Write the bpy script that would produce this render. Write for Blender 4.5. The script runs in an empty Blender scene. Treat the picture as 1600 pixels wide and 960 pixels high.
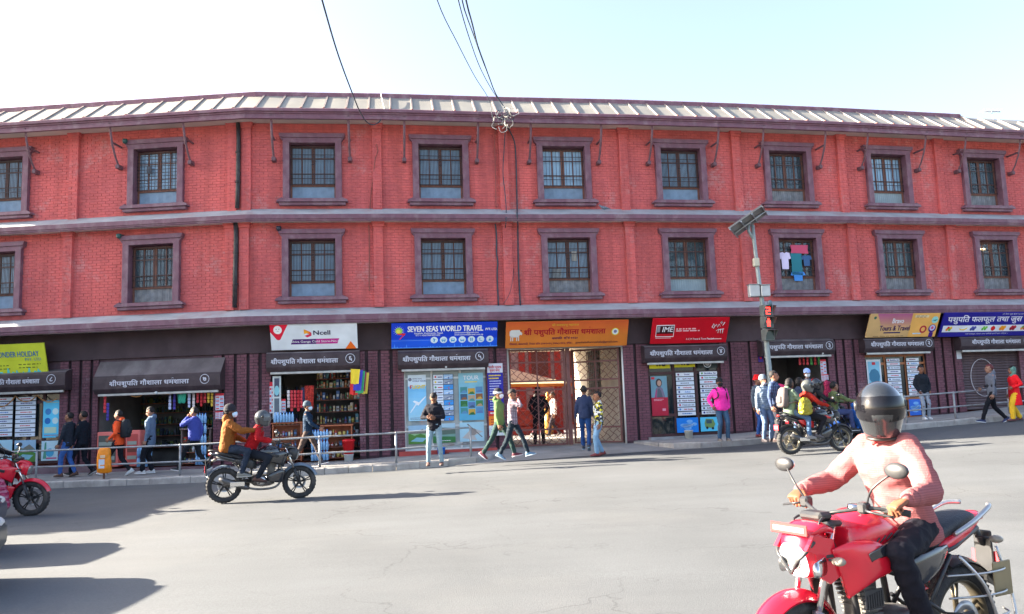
import bpy, math, random
import numpy as np
from mathutils import Vector, Matrix
random.seed(7)
C = bpy.context.scene.collection
scn = bpy.context.scene
R = math.radians
# ---------------------------------------------------------------- camera
EYE = 1.62
FPX, PITCH, ROLL = 1278.05, 0.120296, -0.035948
cd = bpy.data.cameras.new('camera'); cam = bpy.data.objects.new('camera', cd); C.objects.link(cam)
cd.sensor_width = 36; cd.lens = FPX/1600*36; cd.clip_end = 3000; cd.clip_start = 0.05
_cp, _sp = math.cos(PITCH), math.sin(PITCH); _cr, _sr = math.cos(ROLL), math.sin(ROLL)
_R0 = Vector((1,0,0)); _U0 = Vector((0,-_sp,_cp)); _F = Vector((0,_cp,_sp))
_R = _cr*_R0+_sr*_U0; _U = -_sr*_R0+_cr*_U0
cam.matrix_world = Matrix(((_R.x,_U.x,-_F.x,0),(_R.y,_U.y,-_F.y,0),(_R.z,_U.z,-_F.z,EYE),(0,0,0,1)))
scn.camera = cam
# ---------------------------------------------------------------- sky, sun, exposure
SUN_EL, SUN_TRAVEL = R(22), R(-6)          # light travels along this ground direction
w = bpy.data.worlds.new('World'); scn.world = w; w.use_nodes = True
nt = w.node_tree; nt.nodes.clear()
sky = nt.nodes.new('ShaderNodeTexSky'); sky.sky_type = 'NISHITA'; sky.sun_disc = False
sky.sun_elevation = SUN_EL
sdx, sdy = -math.cos(SUN_TRAVEL), -math.sin(SUN_TRAVEL)
sky.sun_rotation = math.atan2(sdx, sdy) % (2*math.pi)
sky.air_density = 1.0; sky.dust_density = 9.0; sky.ozone_density = 1.5; sky.altitude = 1300
bg = nt.nodes.new('ShaderNodeBackground'); bg.inputs[1].default_value = 0.07
ow = nt.nodes.new('ShaderNodeOutputWorld')
hs_sky = nt.nodes.new('ShaderNodeHueSaturation'); hs_sky.inputs['Saturation'].default_value = .84
nt.links.new(sky.outputs[0], hs_sky.inputs['Color']); nt.links.new(hs_sky.outputs[0], bg.inputs[0]); nt.links.new(bg.outputs[0], ow.inputs[0])
sl = bpy.data.lights.new('sun', 'SUN'); sl.energy = 5.0; sl.angle = R(0.5); sl.color = (1, 0.88, 0.70)
so = bpy.data.objects.new('sun', sl); C.objects.link(so)
ldir = Vector((math.cos(SUN_TRAVEL)*math.cos(SUN_EL), math.sin(SUN_TRAVEL)*math.cos(SUN_EL), -math.sin(SUN_EL)))
so.rotation_euler = ldir.to_track_quat('-Z', 'Y').to_euler(); so.location = (-30, 5, 40)
scn.view_settings.view_transform = 'Standard'; scn.view_settings.look = 'None'
scn.view_settings.exposure = 3.1; scn.view_settings.gamma = 1
scn.cycles.max_bounces = 6; scn.cycles.transparent_max_bounces = 12

# ---------------------------------------------------------------- small maths
def ray(px, py):
    d = _F + _R*((px-800)/FPX) - _U*((py-480)/FPX)
    return d
W = [(-36,25.2),(-12.66,23.536),(-7.44,23.162),(-3.726,23.652),(0.02,24.3),(3.762,24.868),(7.461,25.559),(11.134,26.319),(14.773,27.154),(18.43,27.99),(24.5,29.4)]
WS = [0.0]
for i in range(1, len(W)): WS.append(WS[-1]+math.dist(W[i], W[i-1]))
S0 = WS[2]; WS = [a-S0 for a in WS]       # s = 0 at the joint
_ns = []
for i in range(len(W)-1):
    dx, dy = W[i+1][0]-W[i][0], W[i+1][1]-W[i][1]; l = math.hypot(dx, dy); _ns.append((dy/l, -dx/l))
_vn = [_ns[0]]
for i in range(1, len(W)-1):
    ax, ay = _ns[i-1][0]+_ns[i][0], _ns[i-1][1]+_ns[i][1]; l = math.hypot(ax, ay); _vn.append((ax/l, ay/l))
_vn.append(_ns[-1])
def seg(s):
    for i in range(len(W)-2):
        if s < WS[i+1]: return i
    return len(W)-2
def fm(s, o, z):
    i = seg(s); t = (s-WS[i])/(WS[i+1]-WS[i])
    a, b = W[i], W[i+1]; n0, n1 = _vn[i], _vn[i+1]
    nx, ny = n0[0]+(n1[0]-n0[0])*t, n0[1]+(n1[1]-n0[1])*t
    return (a[0]+(b[0]-a[0])*t+nx*o, a[1]+(b[1]-a[1])*t+ny*o, z)
def ang(s):
    i = seg(s); return math.atan2(W[i+1][1]-W[i][1], W[i+1][0]-W[i][0])
def fs(px, py, o=0.0):
    """facade coordinate and height of the point seen at px,py on the sheet o metres in front of the wall"""
    d = ray(px, py)
    for i in range(len(W)-1):
        n = _ns[i]; a = (W[i][0]+n[0]*o, W[i][1]+n[1]*o)
        t = (a[0]*n[0]+a[1]*n[1])/(d.x*n[0]+d.y*n[1])
        if t <= 0: continue
        q = (d.x*t, d.y*t); L = WS[i+1]-WS[i]
        s = (q[0]-a[0])*(-n[1])+(q[1]-a[1])*n[0]
        if -0.15 <= s <= L+0.15: return WS[i]+s, EYE+d.z*t
    return None
def interp(x, xs, ys):
    return float(np.interp(x, xs, ys))
KW = 2.5                                   # pavement width
def zr(x): return interp(x, [-36,-12,-8,-5,-3.2,-.5,3.1,6,7,12,15.2,25,60], [-.1,-.03,0,.07,.09,.18,.27,.31,.35,.57,.69,1.05,1.6])
def zp(x): return interp(x, [-36,-13.6,-8.6,-4.4,-3.8,-.9,3.3,6.7,14.6,16.8,25], [.2,.2,.22,.27,.31,.36,.40,.54,.88,1.03,1.35])
def wall_y(x):
    return interp(x, [p[0] for p in W], [p[1] for p in W])
def ground(x, y):
    yk = wall_y(x)-KW
    if y <= yk:
        t = max(0.0, min(1.0, (y-5)/(yk-5))); t = t*t*(3-2*t)*0.5+t*0.5
        return zr(x)*t
    return zr(x)+(zp(x)-zr(x))*min(1, (y-yk)/KW)
def gpx(px, py, lift=0.0):
    d = ray(px, py); x = y = 0; z = lift
    t = 15.0
    for _ in range(60):
        x, y = d.x*t, d.y*t
        z = ground(x, y)+lift
        t2 = (z-EYE)/d.z
        t = t*0.4+t2*0.6
    return Vector((d.x*t, d.y*t, ground(d.x*t, d.y*t)+lift))
# ---------------------------------------------------------------- materials
MATS = {}
def mat(name, col, rough=0.7, var=0.12, vs=3.0, metal=0.0, spec=0.4, bump=0.0, bs=40.0, emit=0.0, stain=None, ss=0.8, coat=0.0, alpha=1.0):
    if name in MATS: return MATS[name]
    m = bpy.data.materials.new(name); m.use_nodes = True; MATS[name] = m
    n = m.node_tree; b = n.nodes['Principled BSDF']
    b.inputs['Roughness'].default_value = rough; b.inputs['Metallic'].default_value = metal
    b.inputs['Specular IOR Level'].default_value = spec
    if coat: b.inputs['Coat Weight'].default_value = coat; b.inputs['Coat Roughness'].default_value = 0.05
    c4 = (*col[:3], 1)
    b.inputs['Base Color'].default_value = c4
    if var or stain:
        tc = n.nodes.new('ShaderNodeTexCoord')
        last = None
        if var:
            no = n.nodes.new('ShaderNodeTexNoise'); no.inputs['Scale'].default_value = vs; no.inputs['Detail'].default_value = 5
            n.links.new(tc.outputs['Object'], no.inputs['Vector'])
            rp = n.nodes.new('ShaderNodeMapRange'); rp.inputs[1].default_value = .3; rp.inputs[2].default_value = .7
            rp.inputs[3].default_value = 1-var; rp.inputs[4].default_value = 1+var
            n.links.new(no.outputs['Fac'], rp.inputs[0])
            mx = n.nodes.new('ShaderNodeVectorMath'); mx.operation = 'SCALE'; mx.inputs[0].default_value = col[:3]
            n.links.new(rp.outputs[0], mx.inputs['Scale']); last = mx.outputs[0]
        if stain:
            n2 = n.nodes.new('ShaderNodeTexNoise'); n2.inputs['Scale'].default_value = ss; n2.inputs['Detail'].default_value = 8; n2.inputs['Roughness'].default_value = .65
            mp = n.nodes.new('ShaderNodeMapping'); mp.inputs['Scale'].default_value = (1, 1, .6)
            n.links.new(tc.outputs['Object'], mp.inputs[0]); n.links.new(mp.outputs[0], n2.inputs['Vector'])
            r2 = n.nodes.new('ShaderNodeMapRange'); r2.inputs[1].default_value = .5; r2.inputs[2].default_value = .72; r2.inputs[4].default_value = .75
            n.links.new(n2.outputs['Fac'], r2.inputs[0])
            m2 = n.nodes.new('ShaderNodeMix'); m2.data_type = 'RGBA'
            n.links.new(r2.outputs[0], m2.inputs[0])
            if last: n.links.new(last, m2.inputs[6])
            else: m2.inputs[6].default_value = c4
            m2.inputs[7].default_value = (*stain, 1); last = m2.outputs[2]
        n.links.new(last, b.inputs['Base Color'])
    if bump:
        tc2 = n.nodes.new('ShaderNodeTexCoord'); nb = n.nodes.new('ShaderNodeTexNoise'); nb.inputs['Scale'].default_value = bs; nb.inputs['Detail'].default_value = 6
        n.links.new(tc2.outputs['Object'], nb.inputs['Vector'])
        bp = n.nodes.new('ShaderNodeBump'); bp.inputs['Strength'].default_value = bump; bp.inputs['Distance'].default_value = 0.02
        n.links.new(nb.outputs['Fac'], bp.inputs['Height']); n.links.new(bp.outputs[0], b.inputs['Normal'])
    if emit:
        b.inputs['Emission Color'].default_value = c4; b.inputs['Emission Strength'].default_value = emit
    if alpha < 1: b.inputs['Alpha'].default_value = alpha
    return m
def brick_mat(name, a, bcol, fleck):
    m = bpy.data.materials.new(name); m.use_nodes = True; n = m.node_tree; b = n.nodes['Principled BSDF']
    b.inputs['Roughness'].default_value = .8; b.inputs['Specular IOR Level'].default_value = .25
    g = n.nodes.new('ShaderNodeNewGeometry')
    mp = n.nodes.new('ShaderNodeMapping'); mp.inputs['Scale'].default_value = (4.2, 4.2, 12.6)
    n.links.new(g.outputs['Position'], mp.inputs[0])
    sn = n.nodes.new('ShaderNodeTexNoise'); sn.inputs['Scale'].default_value = 1; sn.inputs['Detail'].default_value = 3
    n.links.new(mp.outputs[0], sn.inputs['Vector'])
    big = n.nodes.new('ShaderNodeTexNoise'); big.inputs['Scale'].default_value = .55; big.inputs['Detail'].default_value = 6
    n.links.new(g.outputs['Position'], big.inputs['Vector'])
    ad = n.nodes.new('ShaderNodeMath'); ad.operation = 'ADD'; n.links.new(sn.outputs['Fac'], ad.inputs[0]); n.links.new(big.outputs['Fac'], ad.inputs[1])
    mr = n.nodes.new('ShaderNodeMapRange'); mr.inputs[1].default_value = .8; mr.inputs[2].default_value = 1.2
    n.links.new(ad.outputs[0], mr.inputs[0])
    mx = n.nodes.new('ShaderNodeMix'); mx.data_type = 'RGBA'; mx.inputs[6].default_value = (*a, 1); mx.inputs[7].default_value = (*bcol, 1)
    n.links.new(mr.outputs[0], mx.inputs[0])
    # worn flecks where the paint has come off
    fl = n.nodes.new('ShaderNodeTexNoise'); fl.inputs['Scale'].default_value = 5.5; fl.inputs['Detail'].default_value = 9; fl.inputs['Roughness'].default_value = .75
    n.links.new(g.outputs['Position'], fl.inputs['Vector'])
    b2 = n.nodes.new('ShaderNodeTexNoise'); b2.inputs['Scale'].default_value = .8; n.links.new(g.outputs['Position'], b2.inputs['Vector'])
    ml = n.nodes.new('ShaderNodeMath'); ml.operation = 'MULTIPLY'; n.links.new(fl.outputs['Fac'], ml.inputs[0]); n.links.new(b2.outputs['Fac'], ml.inputs[1])
    m3 = n.nodes.new('ShaderNodeMapRange'); m3.inputs[1].default_value = .30; m3.inputs[2].default_value = .40; m3.inputs[4].default_value = .5
    n.links.new(ml.outputs[0], m3.inputs[0])
    mf = n.nodes.new('ShaderNodeMix'); mf.data_type = 'RGBA'; n.links.new(m3.outputs[0], mf.inputs[0]); n.links.new(mx.outputs[2], mf.inputs[6]); mf.inputs[7].default_value = (*fleck, 1)
    ms = n.nodes.new('ShaderNodeMapping'); ms.inputs['Scale'].default_value = (2.6, 2.6, .28); n.links.new(g.outputs['Position'], ms.inputs[0])
    ns_ = n.nodes.new('ShaderNodeTexNoise'); ns_.inputs['Scale'].default_value = 1.4; ns_.inputs['Detail'].default_value = 7; ns_.inputs['Roughness'].default_value = .6; n.links.new(ms.outputs[0], ns_.inputs['Vector'])
    rs_ = n.nodes.new('ShaderNodeMapRange'); rs_.inputs[1].default_value = .36; rs_.inputs[2].default_value = .60; rs_.inputs[3].default_value = .80; rs_.inputs[4].default_value = 1.06; n.links.new(ns_.outputs['Fac'], rs_.inputs[0])
    vs_ = n.nodes.new('ShaderNodeVectorMath'); vs_.operation = 'SCALE'; n.links.new(mf.outputs[2], vs_.inputs[0]); n.links.new(rs_.outputs[0], vs_.inputs['Scale']); n.links.new(vs_.outputs[0], b.inputs['Base Color'])
    nb = n.nodes.new('ShaderNodeTexNoise'); nb.inputs['Scale'].default_value = 30; nb.inputs['Detail'].default_value = 5
    n.links.new(g.outputs['Position'], nb.inputs['Vector'])
    bp = n.nodes.new('ShaderNodeBump'); bp.inputs['Strength'].default_value = .5; bp.inputs['Distance'].default_value = .01
    n.links.new(nb.outputs['Fac'], bp.inputs['Height']); n.links.new(bp.outputs[0], b.inputs['Normal'])
    MATS[name] = m; return m
RED = brick_mat('red_brick', (.60,.132,.125), (.47,.108,.112), (.46,.27,.27))
PUR = brick_mat('purple_brick', (.200,.082,.105), (.140,.062,.080), (.30,.20,.23))
MORT = mat('red_mortar', (.42,.10,.10), .9, .2, 8)
MORTP = mat('purple_mortar', (.07,.035,.045), .9, .2, 8)
TRIM = mat('purple_paint', (.155,.072,.105), .6, .18, 5, bump=.3, stain=(.26,.19,.22), ss=3)
TRIMD = mat('dark_purple_paint', (.085,.05,.065), .65, .2, 3, bump=.2, stain=(.13,.09,.10), ss=1.5)
CEM = mat('cement_render', (.33,.345,.37), .85, .15, 2, bump=.4, stain=(.30,.19,.19), ss=1.2)
SOFF = mat('pale_soffit', (.55,.50,.46), .8, .1, 2)
DARK = mat('dark_band', (.050,.030,.036), .7, .3, 1.5, stain=(.09,.06,.07), ss=.8)
ROOFM = mat('roof_sheet', (.235,.225,.20), .55, .12, 1.5, stain=(.22,.21,.20), ss=2)
SEAMM = mat('roof_seam', (.22,.185,.175), .6, .15, 4)
WOOD = mat('brown_wood', (.17,.075,.055), .6, .2, 12)
IRON = mat('black_iron', (.035,.022,.024), .5, .2, 20)
STEEL = mat('galvanised_steel', (.33,.35,.36), .45, .15, 6, metal=.6, stain=(.2,.14,.1), ss=4)
# ---------------------------------------------------------------- mesh builder
LSUB = [1]
class MB:
    def __init__(s): s.v = []; s.f = []; s.m = []; s.sm = []
    def add(s, vs, fs_, mi=0, sm=False):
        k = len(s.v); s.v.extend([tuple(p) for p in vs])
        for f in fs_: s.f.append(tuple(i+k for i in f)); s.m.append(mi); s.sm.append(sm)
    def box(s, x0, x1, y0, y1, z0, z1, mi=0, T=None):
        vs = [(x0,y0,z0),(x1,y0,z0),(x1,y1,z0),(x0,y1,z0),(x0,y0,z1),(x1,y0,z1),(x1,y1,z1),(x0,y1,z1)]
        if T: vs = [T @ Vector(p) for p in vs]
        s.add(vs, [(0,3,2,1),(4,5,6,7),(0,1,5,4),(1,2,6,5),(2,3,7,6),(3,0,4,7)], mi)
    def bbox(s, x0, x1, y0, y1, z0, z1, b=.01, mi=0, T=None):
        """box with chamfered edges"""
        b = min(b, abs(x1-x0)*.45, abs(y1-y0)*.45, abs(z1-z0)*.45)
        vs = []; idx = {}
        for ix, (xa, xb) in enumerate(((x0, x0+b), (x1, x1-b))):
            for iy, (ya, yb) in enumerate(((y0, y0+b), (y1, y1-b))):
                for iz, (za, zb) in enumerate(((z0, z0+b), (z1, z1-b))):
                    idx[(ix,iy,iz,0)] = len(vs); vs.append((xa, yb, zb))
                    idx[(ix,iy,iz,1)] = len(vs); vs.append((xb, ya, zb))
                    idx[(ix,iy,iz,2)] = len(vs); vs.append((xb, yb, za))
        F = []
        q = lambda a,b_,c,d,k: F.append((idx[a+(k,)], idx[b_+(k,)], idx[c+(k,)], idx[d+(k,)]))
        q((0,0,0),(0,0,1),(0,1,1),(0,1,0),0); q((1,0,0),(1,1,0),(1,1,1),(1,0,1),0)
        q((0,0,0),(1,0,0),(1,0,1),(0,0,1),1); q((0,1,0),(0,1,1),(1,1,1),(1,1,0),1)
        q((0,0,0),(0,1,0),(1,1,0),(1,0,0),2); q((0,0,1),(1,0,1),(1,1,1),(0,1,1),2)
        e = lambda a,b_,k,l: F.append((idx[a+(k,)], idx[a+(l,)], idx[b_+(l,)], idx[b_+(k,)]))
        for i in (0,1):
            for j in (0,1):
                e((0,i,j),(1,i,j),1,2); e((i,0,j),(i,1,j),0,2); e((i,j,0),(i,j,1),0,1)
                for k in (0,1): F.append((idx[(i,j,k,0)], idx[(i,j,k,1)], idx[(i,j,k,2)]))
        if T: vs = [T @ Vector(p) for p in vs]
        s.add(vs, F, mi)
    def tube(s, pts, r, n=8, mi=0, caps=True, sm=True):
        pts = [Vector(p) for p in pts]; rs = r if isinstance(r, (list, tuple)) else [r]*len(pts)
        vs = []; up = None
        for i, p in enumerate(pts):
            d = (pts[min(i+1, len(pts)-1)]-pts[max(i-1, 0)])
            if d.length < 1e-9: d = Vector((0,0,1))
            d.normalize()
            if up is None:
                up = Vector((0,0,1)) if abs(d.z) < .9 else Vector((1,0,0))
            a = d.cross(up)
            if a.length < 1e-6: a = d.orthogonal()
            a.normalize(); b = a.cross(d); up = b
            for k in range(n):
                t = 2*math.pi*k/n; vs.append(p+(a*math.cos(t)+b*math.sin(t))*rs[i])
        F = []
        for i in range(len(pts)-1):
            for k in range(n):
                F.append((i*n+k, i*n+(k+1) % n, (i+1)*n+(k+1) % n, (i+1)*n+k))
        s.add(vs, F, mi, sm)
        if caps:
            k0 = len(s.v)-len(vs)
            s.f.append(tuple(k0+k for k in range(n))[::-1]); s.m.append(mi); s.sm.append(False)
            s.f.append(tuple(k0+(len(pts)-1)*n+k for k in range(n))); s.m.append(mi); s.sm.append(False)
    def cone(s, a, b, ra, rb, n=8, mi=0, sm=True): s.tube([a, b], [ra, rb], n, mi, True, sm)
    def sphere(s, c, r, n=12, m=8, mi=0, T=None, sm=True):
        rx, ry, rz = r if isinstance(r, (tuple, list)) else (r, r, r)
        vs = [(0,0,1)]
        for i in range(1, m):
            ph = math.pi*i/m
            for k in range(n):
                t = 2*math.pi*k/n; vs.append((math.sin(ph)*math.cos(t), math.sin(ph)*math.sin(t), math.cos(ph)))
        vs.append((0,0,-1))
        F = [(0, 1+k, 1+(k+1) % n) for k in range(n)]
        for i in range(m-2):
            for k in range(n):
                F.append((1+i*n+k, 1+(i+1)*n+k, 1+(i+1)*n+(k+1) % n, 1+i*n+(k+1) % n))
        L = len(vs)-1; F += [(L, 1+(m-2)*n+(k+1) % n, 1+(m-2)*n+k) for k in range(n)]
        c = Vector(c)
        vs = [Vector((p[0]*rx, p[1]*ry, p[2]*rz)) for p in vs]
        if T: vs = [T @ p for p in vs]
        s.add([c+p for p in vs], F, mi, sm)
    def loft(s, secs, n=16, mi=0, caps=True, sm=True, T=None):
        """secs: (centre, a-vector, b-vector, exponent) superellipse rings"""
        vs = []
        if LSUB[0] > 1 and len(secs) >= 4:
            q = [tuple(Vector(x) if i < 3 else x for i, x in enumerate(sc_)) for sc_ in secs]; out = []
            for i in range(len(q)-1):
                p0, p1, p2, p3 = q[max(i-1, 0)], q[i], q[i+1], q[min(i+2, len(q)-1)]
                for k in range(LSUB[0]):
                    t = k/LSUB[0]; out.append(tuple(.5*((2*p1[j])+(-1*p0[j]+p2[j])*t+(2*p0[j]-5*p1[j]+4*p2[j]-p3[j])*t*t+(-1*p0[j]+3*p1[j]-3*p2[j]+p3[j])*t*t*t) for j in range(4)))
            out.append(q[-1]); secs = out
        for (c, a, b, e) in secs:
            c, a, b = Vector(c), Vector(a), Vector(b)
            for k in range(n):
                t = 2*math.pi*k/n; ct, st = math.cos(t), math.sin(t)
                x = math.copysign(abs(ct)**(2/e), ct); y = math.copysign(abs(st)**(2/e), st)
                vs.append(c+a*x+b*y)
        if T: vs = [T @ p for p in vs]
        F = []
        for i in range(len(secs)-1):
            for k in range(n):
                F.append((i*n+k, i*n+(k+1) % n, (i+1)*n+(k+1) % n, (i+1)*n+k))
        k0 = len(s.v); s.add(vs, F, mi, sm)
        if caps:
            s.f.append(tuple(k0+k for k in range(n))[::-1]); s.m.append(mi); s.sm.append(sm)
            s.f.append(tuple(k0+(len(secs)-1)*n+k for k in range(n))); s.m.append(mi); s.sm.append(sm)
    def lathe(s, prof, c=(0,0,0), axis='z', n=16, mi=0, sm=True):
        """prof: (radius, height)"""
        vs = []
        for r, h in prof:
            for k in range(n):
                t = 2*math.pi*k/n; x, y = r*math.cos(t), r*math.sin(t)
                p = {'z': (x, y, h), 'y': (x, h, y), 'x': (h, x, y)}[axis]
                vs.append((c[0]+p[0], c[1]+p[1], c[2]+p[2]))
        F = []
        for i in range(len(prof)-1):
            for k in range(n): F.append((i*n+k, i*n+(k+1) % n, (i+1)*n+(k+1) % n, (i+1)*n+k))
        s.add(vs, F, mi, sm)
    def quad(s, a, b, c, d, mi=0): s.add([a, b, c, d], [(0,1,2,3)], mi)
    def mesh(s, name, mats):
        me = bpy.data.meshes.new(name); me.from_pydata([tuple(p) for p in s.v], [], s.f)
        for m in (mats if isinstance(mats, (list, tuple)) else [mats]): me.materials.append(m)
        me.polygons.foreach_set('material_index', s.m); me.polygons.foreach_set('use_smooth', s.sm); me.update()
        return me
    def build(s, name, mats, parent=None, loc=(0,0,0), rz=0.0, kind=None):
        return obj(name, s.mesh(name, mats), parent, loc, rz, kind)
def obj(name, me, parent=None, loc=(0,0,0), rz=0.0, kind=None):
    o = bpy.data.objects.new(name, me); C.objects.link(o); o.location = loc
    if rz: o.rotation_euler = (0, 0, rz)
    if parent: o.parent = parent
    if kind: o['kind'] = kind
    return o
def tag(o, label=None, cat=None, group=None, kind=None):
    if label: o['label'] = label
    if cat: o['category'] = cat
    if group: o['group'] = group
    if kind: o['kind'] = kind
    return o
def thing(name, label, cat, loc=(0,0,0), rz=0.0, group=None):
    o = bpy.data.objects.new(name, None); C.objects.link(o); o.location = loc; o.rotation_euler = (0,0,rz)
    o.empty_display_size = .2
    return tag(o, label, cat, group)
def strip(mb, s0, s1, prof, mi=0, step=1.0, closed=False):
    """sweep a profile of (out, z) along the facade"""
    ss = sorted(set([s0, s1]+[x for x in WS if s0 < x < s1])); P = []
    for a, b in zip(ss, ss[1:]):
        k = max(1, int((b-a)/step)); P += [a+(b-a)*i/k for i in range(k)]
    P.append(ss[-1]); n = len(prof)
    vs = [fm(s, o, z) for s in P for (o, z) in prof]; F = []
    for i in range(len(P)-1):
        for k in range(n if closed else n-1):
            k2 = (k+1) % n; F.append((i*n+k, (i+1)*n+k, (i+1)*n+k2, i*n+k2))
    if closed: F.append(tuple(range(n))); F.append(tuple((len(P)-1)*n+k for k in range(n))[::-1])
    mb.add(vs, F, mi)
def fbox(mb, s0, s1, o0, o1, z0, z1, mi=0):
    """box in facade coordinates, o0 < o1 outwards"""
    strip(mb, s0, s1, [(o0,z0),(o0,z1),(o1,z1),(o1,z0)], mi, 3.0, True)
def text(body, h, mt, parent, x, y, z, name='lettering', sx=1.0, bold=0.0, align='LEFT', shear=0.0, ext=.002, label=None):
    """upright lettering in the parent's local x/z plane, facing -y"""
    c = bpy.data.curves.new('t', 'FONT'); c.body = body; c.size = h/.7; c.extrude = 0 if bold else ext; c.align_x = align; c.shear = shear
    c.resolution_u = 2
    t = bpy.data.objects.new('t', c); C.objects.link(t)
    me = bpy.data.meshes.new_from_object(t.evaluated_get(bpy.context.evaluated_depsgraph_get()))
    bpy.data.objects.remove(t); bpy.data.curves.remove(c)
    me.transform(Matrix(((sx,0,0,0),(0,0,-1,0),(0,1,0,0),(0,0,0,1))))
    if bold:                                # heavier strokes: a few copies side by side
        V = [tuple(v.co) for v in me.vertices]; F = [tuple(q.vertices) for q in me.polygons]; bpy.data.meshes.remove(me)
        nv = len(V); VV = []; FF = []
        for k, (dx, dz) in enumerate(((0,0),(bold,bold*.5),(-bold,-bold*.5),(bold*.5,-bold*.6),(-bold*.5,bold*.6))):
            VV += [(x+dx, y-.0002*k, z+dz) for x, y, z in V]; FF += [tuple(i+nv*k for i in f) for f in F]
        me = bpy.data.meshes.new('lettering'); me.from_pydata(VV, [], FF)
    me.materials.clear(); me.materials.append(mt)
    o = obj(name, me, parent, (x, y, z))
    if label: o['label'] = label
    return o
# ================================================================ the brick building
ZU0, ZU1, ZL0, ZL1 = 7.53, 10.12, 4.62, 7.12
SL, SR = -13.2, 30.2
BD = thing('brick_building', 'long red painted brick building with purple trim and shops along its ground floor', 'building', fm(0,0,0.3))
BD_O = Vector(BD.location)
def bpart(mb, name, mats, kind=None, parent=None):
    """a facade part whose vertices are in world space"""
    me = mb.mesh(name, mats); me.transform(Matrix.Translation(-BD_O))
    o = obj(name, me, parent or BD)
    if kind: o['kind'] = kind
    return o
WIN_U = [-15.9+3.9, -7.6, -2.86, 1.74, 5.5, 9.29, 13.07, 16.76, 20.46, 24.2, 27.9]
OW, O0, O1 = .66, .29, 1.98               # window opening half width, bottom, top above the wall foot
for fl, (z0, z1, o) in enumerate(((ZU0, ZU1, 0.0), (ZL0, ZL1, .18))):
    mb = MB(); holes = [(c-OW, c+OW) for c in WIN_U]
    hz = (z0+O0-.02, z0+O1+.02)
    edges = [SL]+[e for h in holes for e in h]+[SR]
    strip(mb, SL, SR, [(o, z0-.03), (o, hz[0])]); strip(mb, SL, SR, [(o, hz[1]), (o, z1+.05)])
    for i in range(0, len(edges), 2): strip(mb, edges[i], edges[i+1], [(o, hz[0]), (o, hz[1])])
    bpart(mb, 'wall', [MORT])
# painted brickwork: real bricks, joints recessed
def bricks(mb, s0, s1, z0, z1, o, holes=(), h=.0665, j=.0125, L=.228, ragged=.5, collect=None):
    n = int((z1-z0)/(h+j)); pit = (z1-z0)/n; rnd = random.Random(int(s0*97+z0*13))
    for r in range(n):
        za, zb = z0+r*pit+j/2, z0+(r+1)*pit-j/2
        s = s0-(r % 2)*(L+j)/2-rnd.random()*.02
        while s < s1:
            a, b = max(s, s0), min(s+L, s1); s += L+j
            if b-a < .03: continue
            segs = [(a, b)]
            for (ha, hb, hza, hzb) in holes:
                if zb > hza and za < hzb:
                    ns = []
                    for (p, q) in segs:
                        if q <= ha or p >= hb: ns.append((p, q))
                        else:
                            if p < ha-.03: ns.append((p, ha))
                            if q > hb+.03: ns.append((hb, q))
                    segs = ns
            for (p, q) in segs:
                d = .007+rnd.random()*.007
                if rnd.random() < .04: d = .002
                if collect is not None and collect(p, q, za, zb, o, d): continue
                t = rnd.uniform(-.0018, .0018); t2 = rnd.uniform(-.0018, .0018)
                A = fm(p, o, 0); B = fm(q, o, 0); A1 = fm(p+.003, o+d, 0); B1 = fm(q-.003, o+d+t, 0)
                k = len(mb.v)
                mb.v += [(A[0],A[1],za+t2), (B[0],B[1],za), (B[0],B[1],zb+t), (A[0],A[1],zb),
                         (A1[0],A1[1],za+.003+t2), (B1[0],B1[1],za+.003), (B1[0],B1[1],zb-.003+t), (A1[0],A1[1],zb-.003)]
                mb.f += [(k+4,k+5,k+6,k+7), (k,k+1,k+5,k+4), (k+1,k+2,k+6,k+5), (k+2,k+3,k+7,k+6), (k+3,k,k+4,k+7)]
                mb.m += [0]*5; mb.sm += [False]*5
# single bricks that can be picked apart: the patch of wall above the shop with the red pin sign
unit = MB(); unit.add([(-.5,0,-.5),(.5,0,-.5),(.5,0,.5),(-.5,0,.5),(-.487,-1,-.46),(.487,-1,-.46),(.487,-1,.46),(-.487,-1,.46)],
    [(4,5,6,7),(0,1,5,4),(1,2,6,5),(2,3,7,6),(3,0,4,7)])
BRK = unit.mesh('brick', [RED]); nbrk = [0]
def pick(p, q, za, zb, o, d):
    if not (2.72 < p and q < 4.62 and za > ZL0+.05 and zb < ZL0+2.35) or nbrk[0] >= 290: return False
    nbrk[0] += 1
    m = (p+q)/2; L = fm(m, o, (za+zb)/2)
    b = obj('brick', BRK, BD, Vector(L)-BD_O, ang(m)); b.scale = (q-p, d, zb-za)
    return True
for fl, (z0, z1, o) in enumerate(((ZU0, ZU1, 0.0), (ZL0, ZL1, .18))):
    hs = []
    for c in WIN_U:
        hs.append((c-.84, c+.84, z0+.05, z0+2.16)); hs.append((c-.94, c+.94, z0+2.10, z0+2.27)); hs.append((c-1.0, c+1.0, z0+.04, z0+.27))
    for i in range(len(WS)-1):
        a, b = max(WS[i], SL), min(WS[i+1], SR)
        if b <= a: continue
        mb = MB(); bricks(mb, a+.0, b-.27, z0+.01, z1-.01, o, hs, collect=pick if fl == 1 else None)
        bpart(mb, 'brickwork', [RED], kind='stuff')
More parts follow.
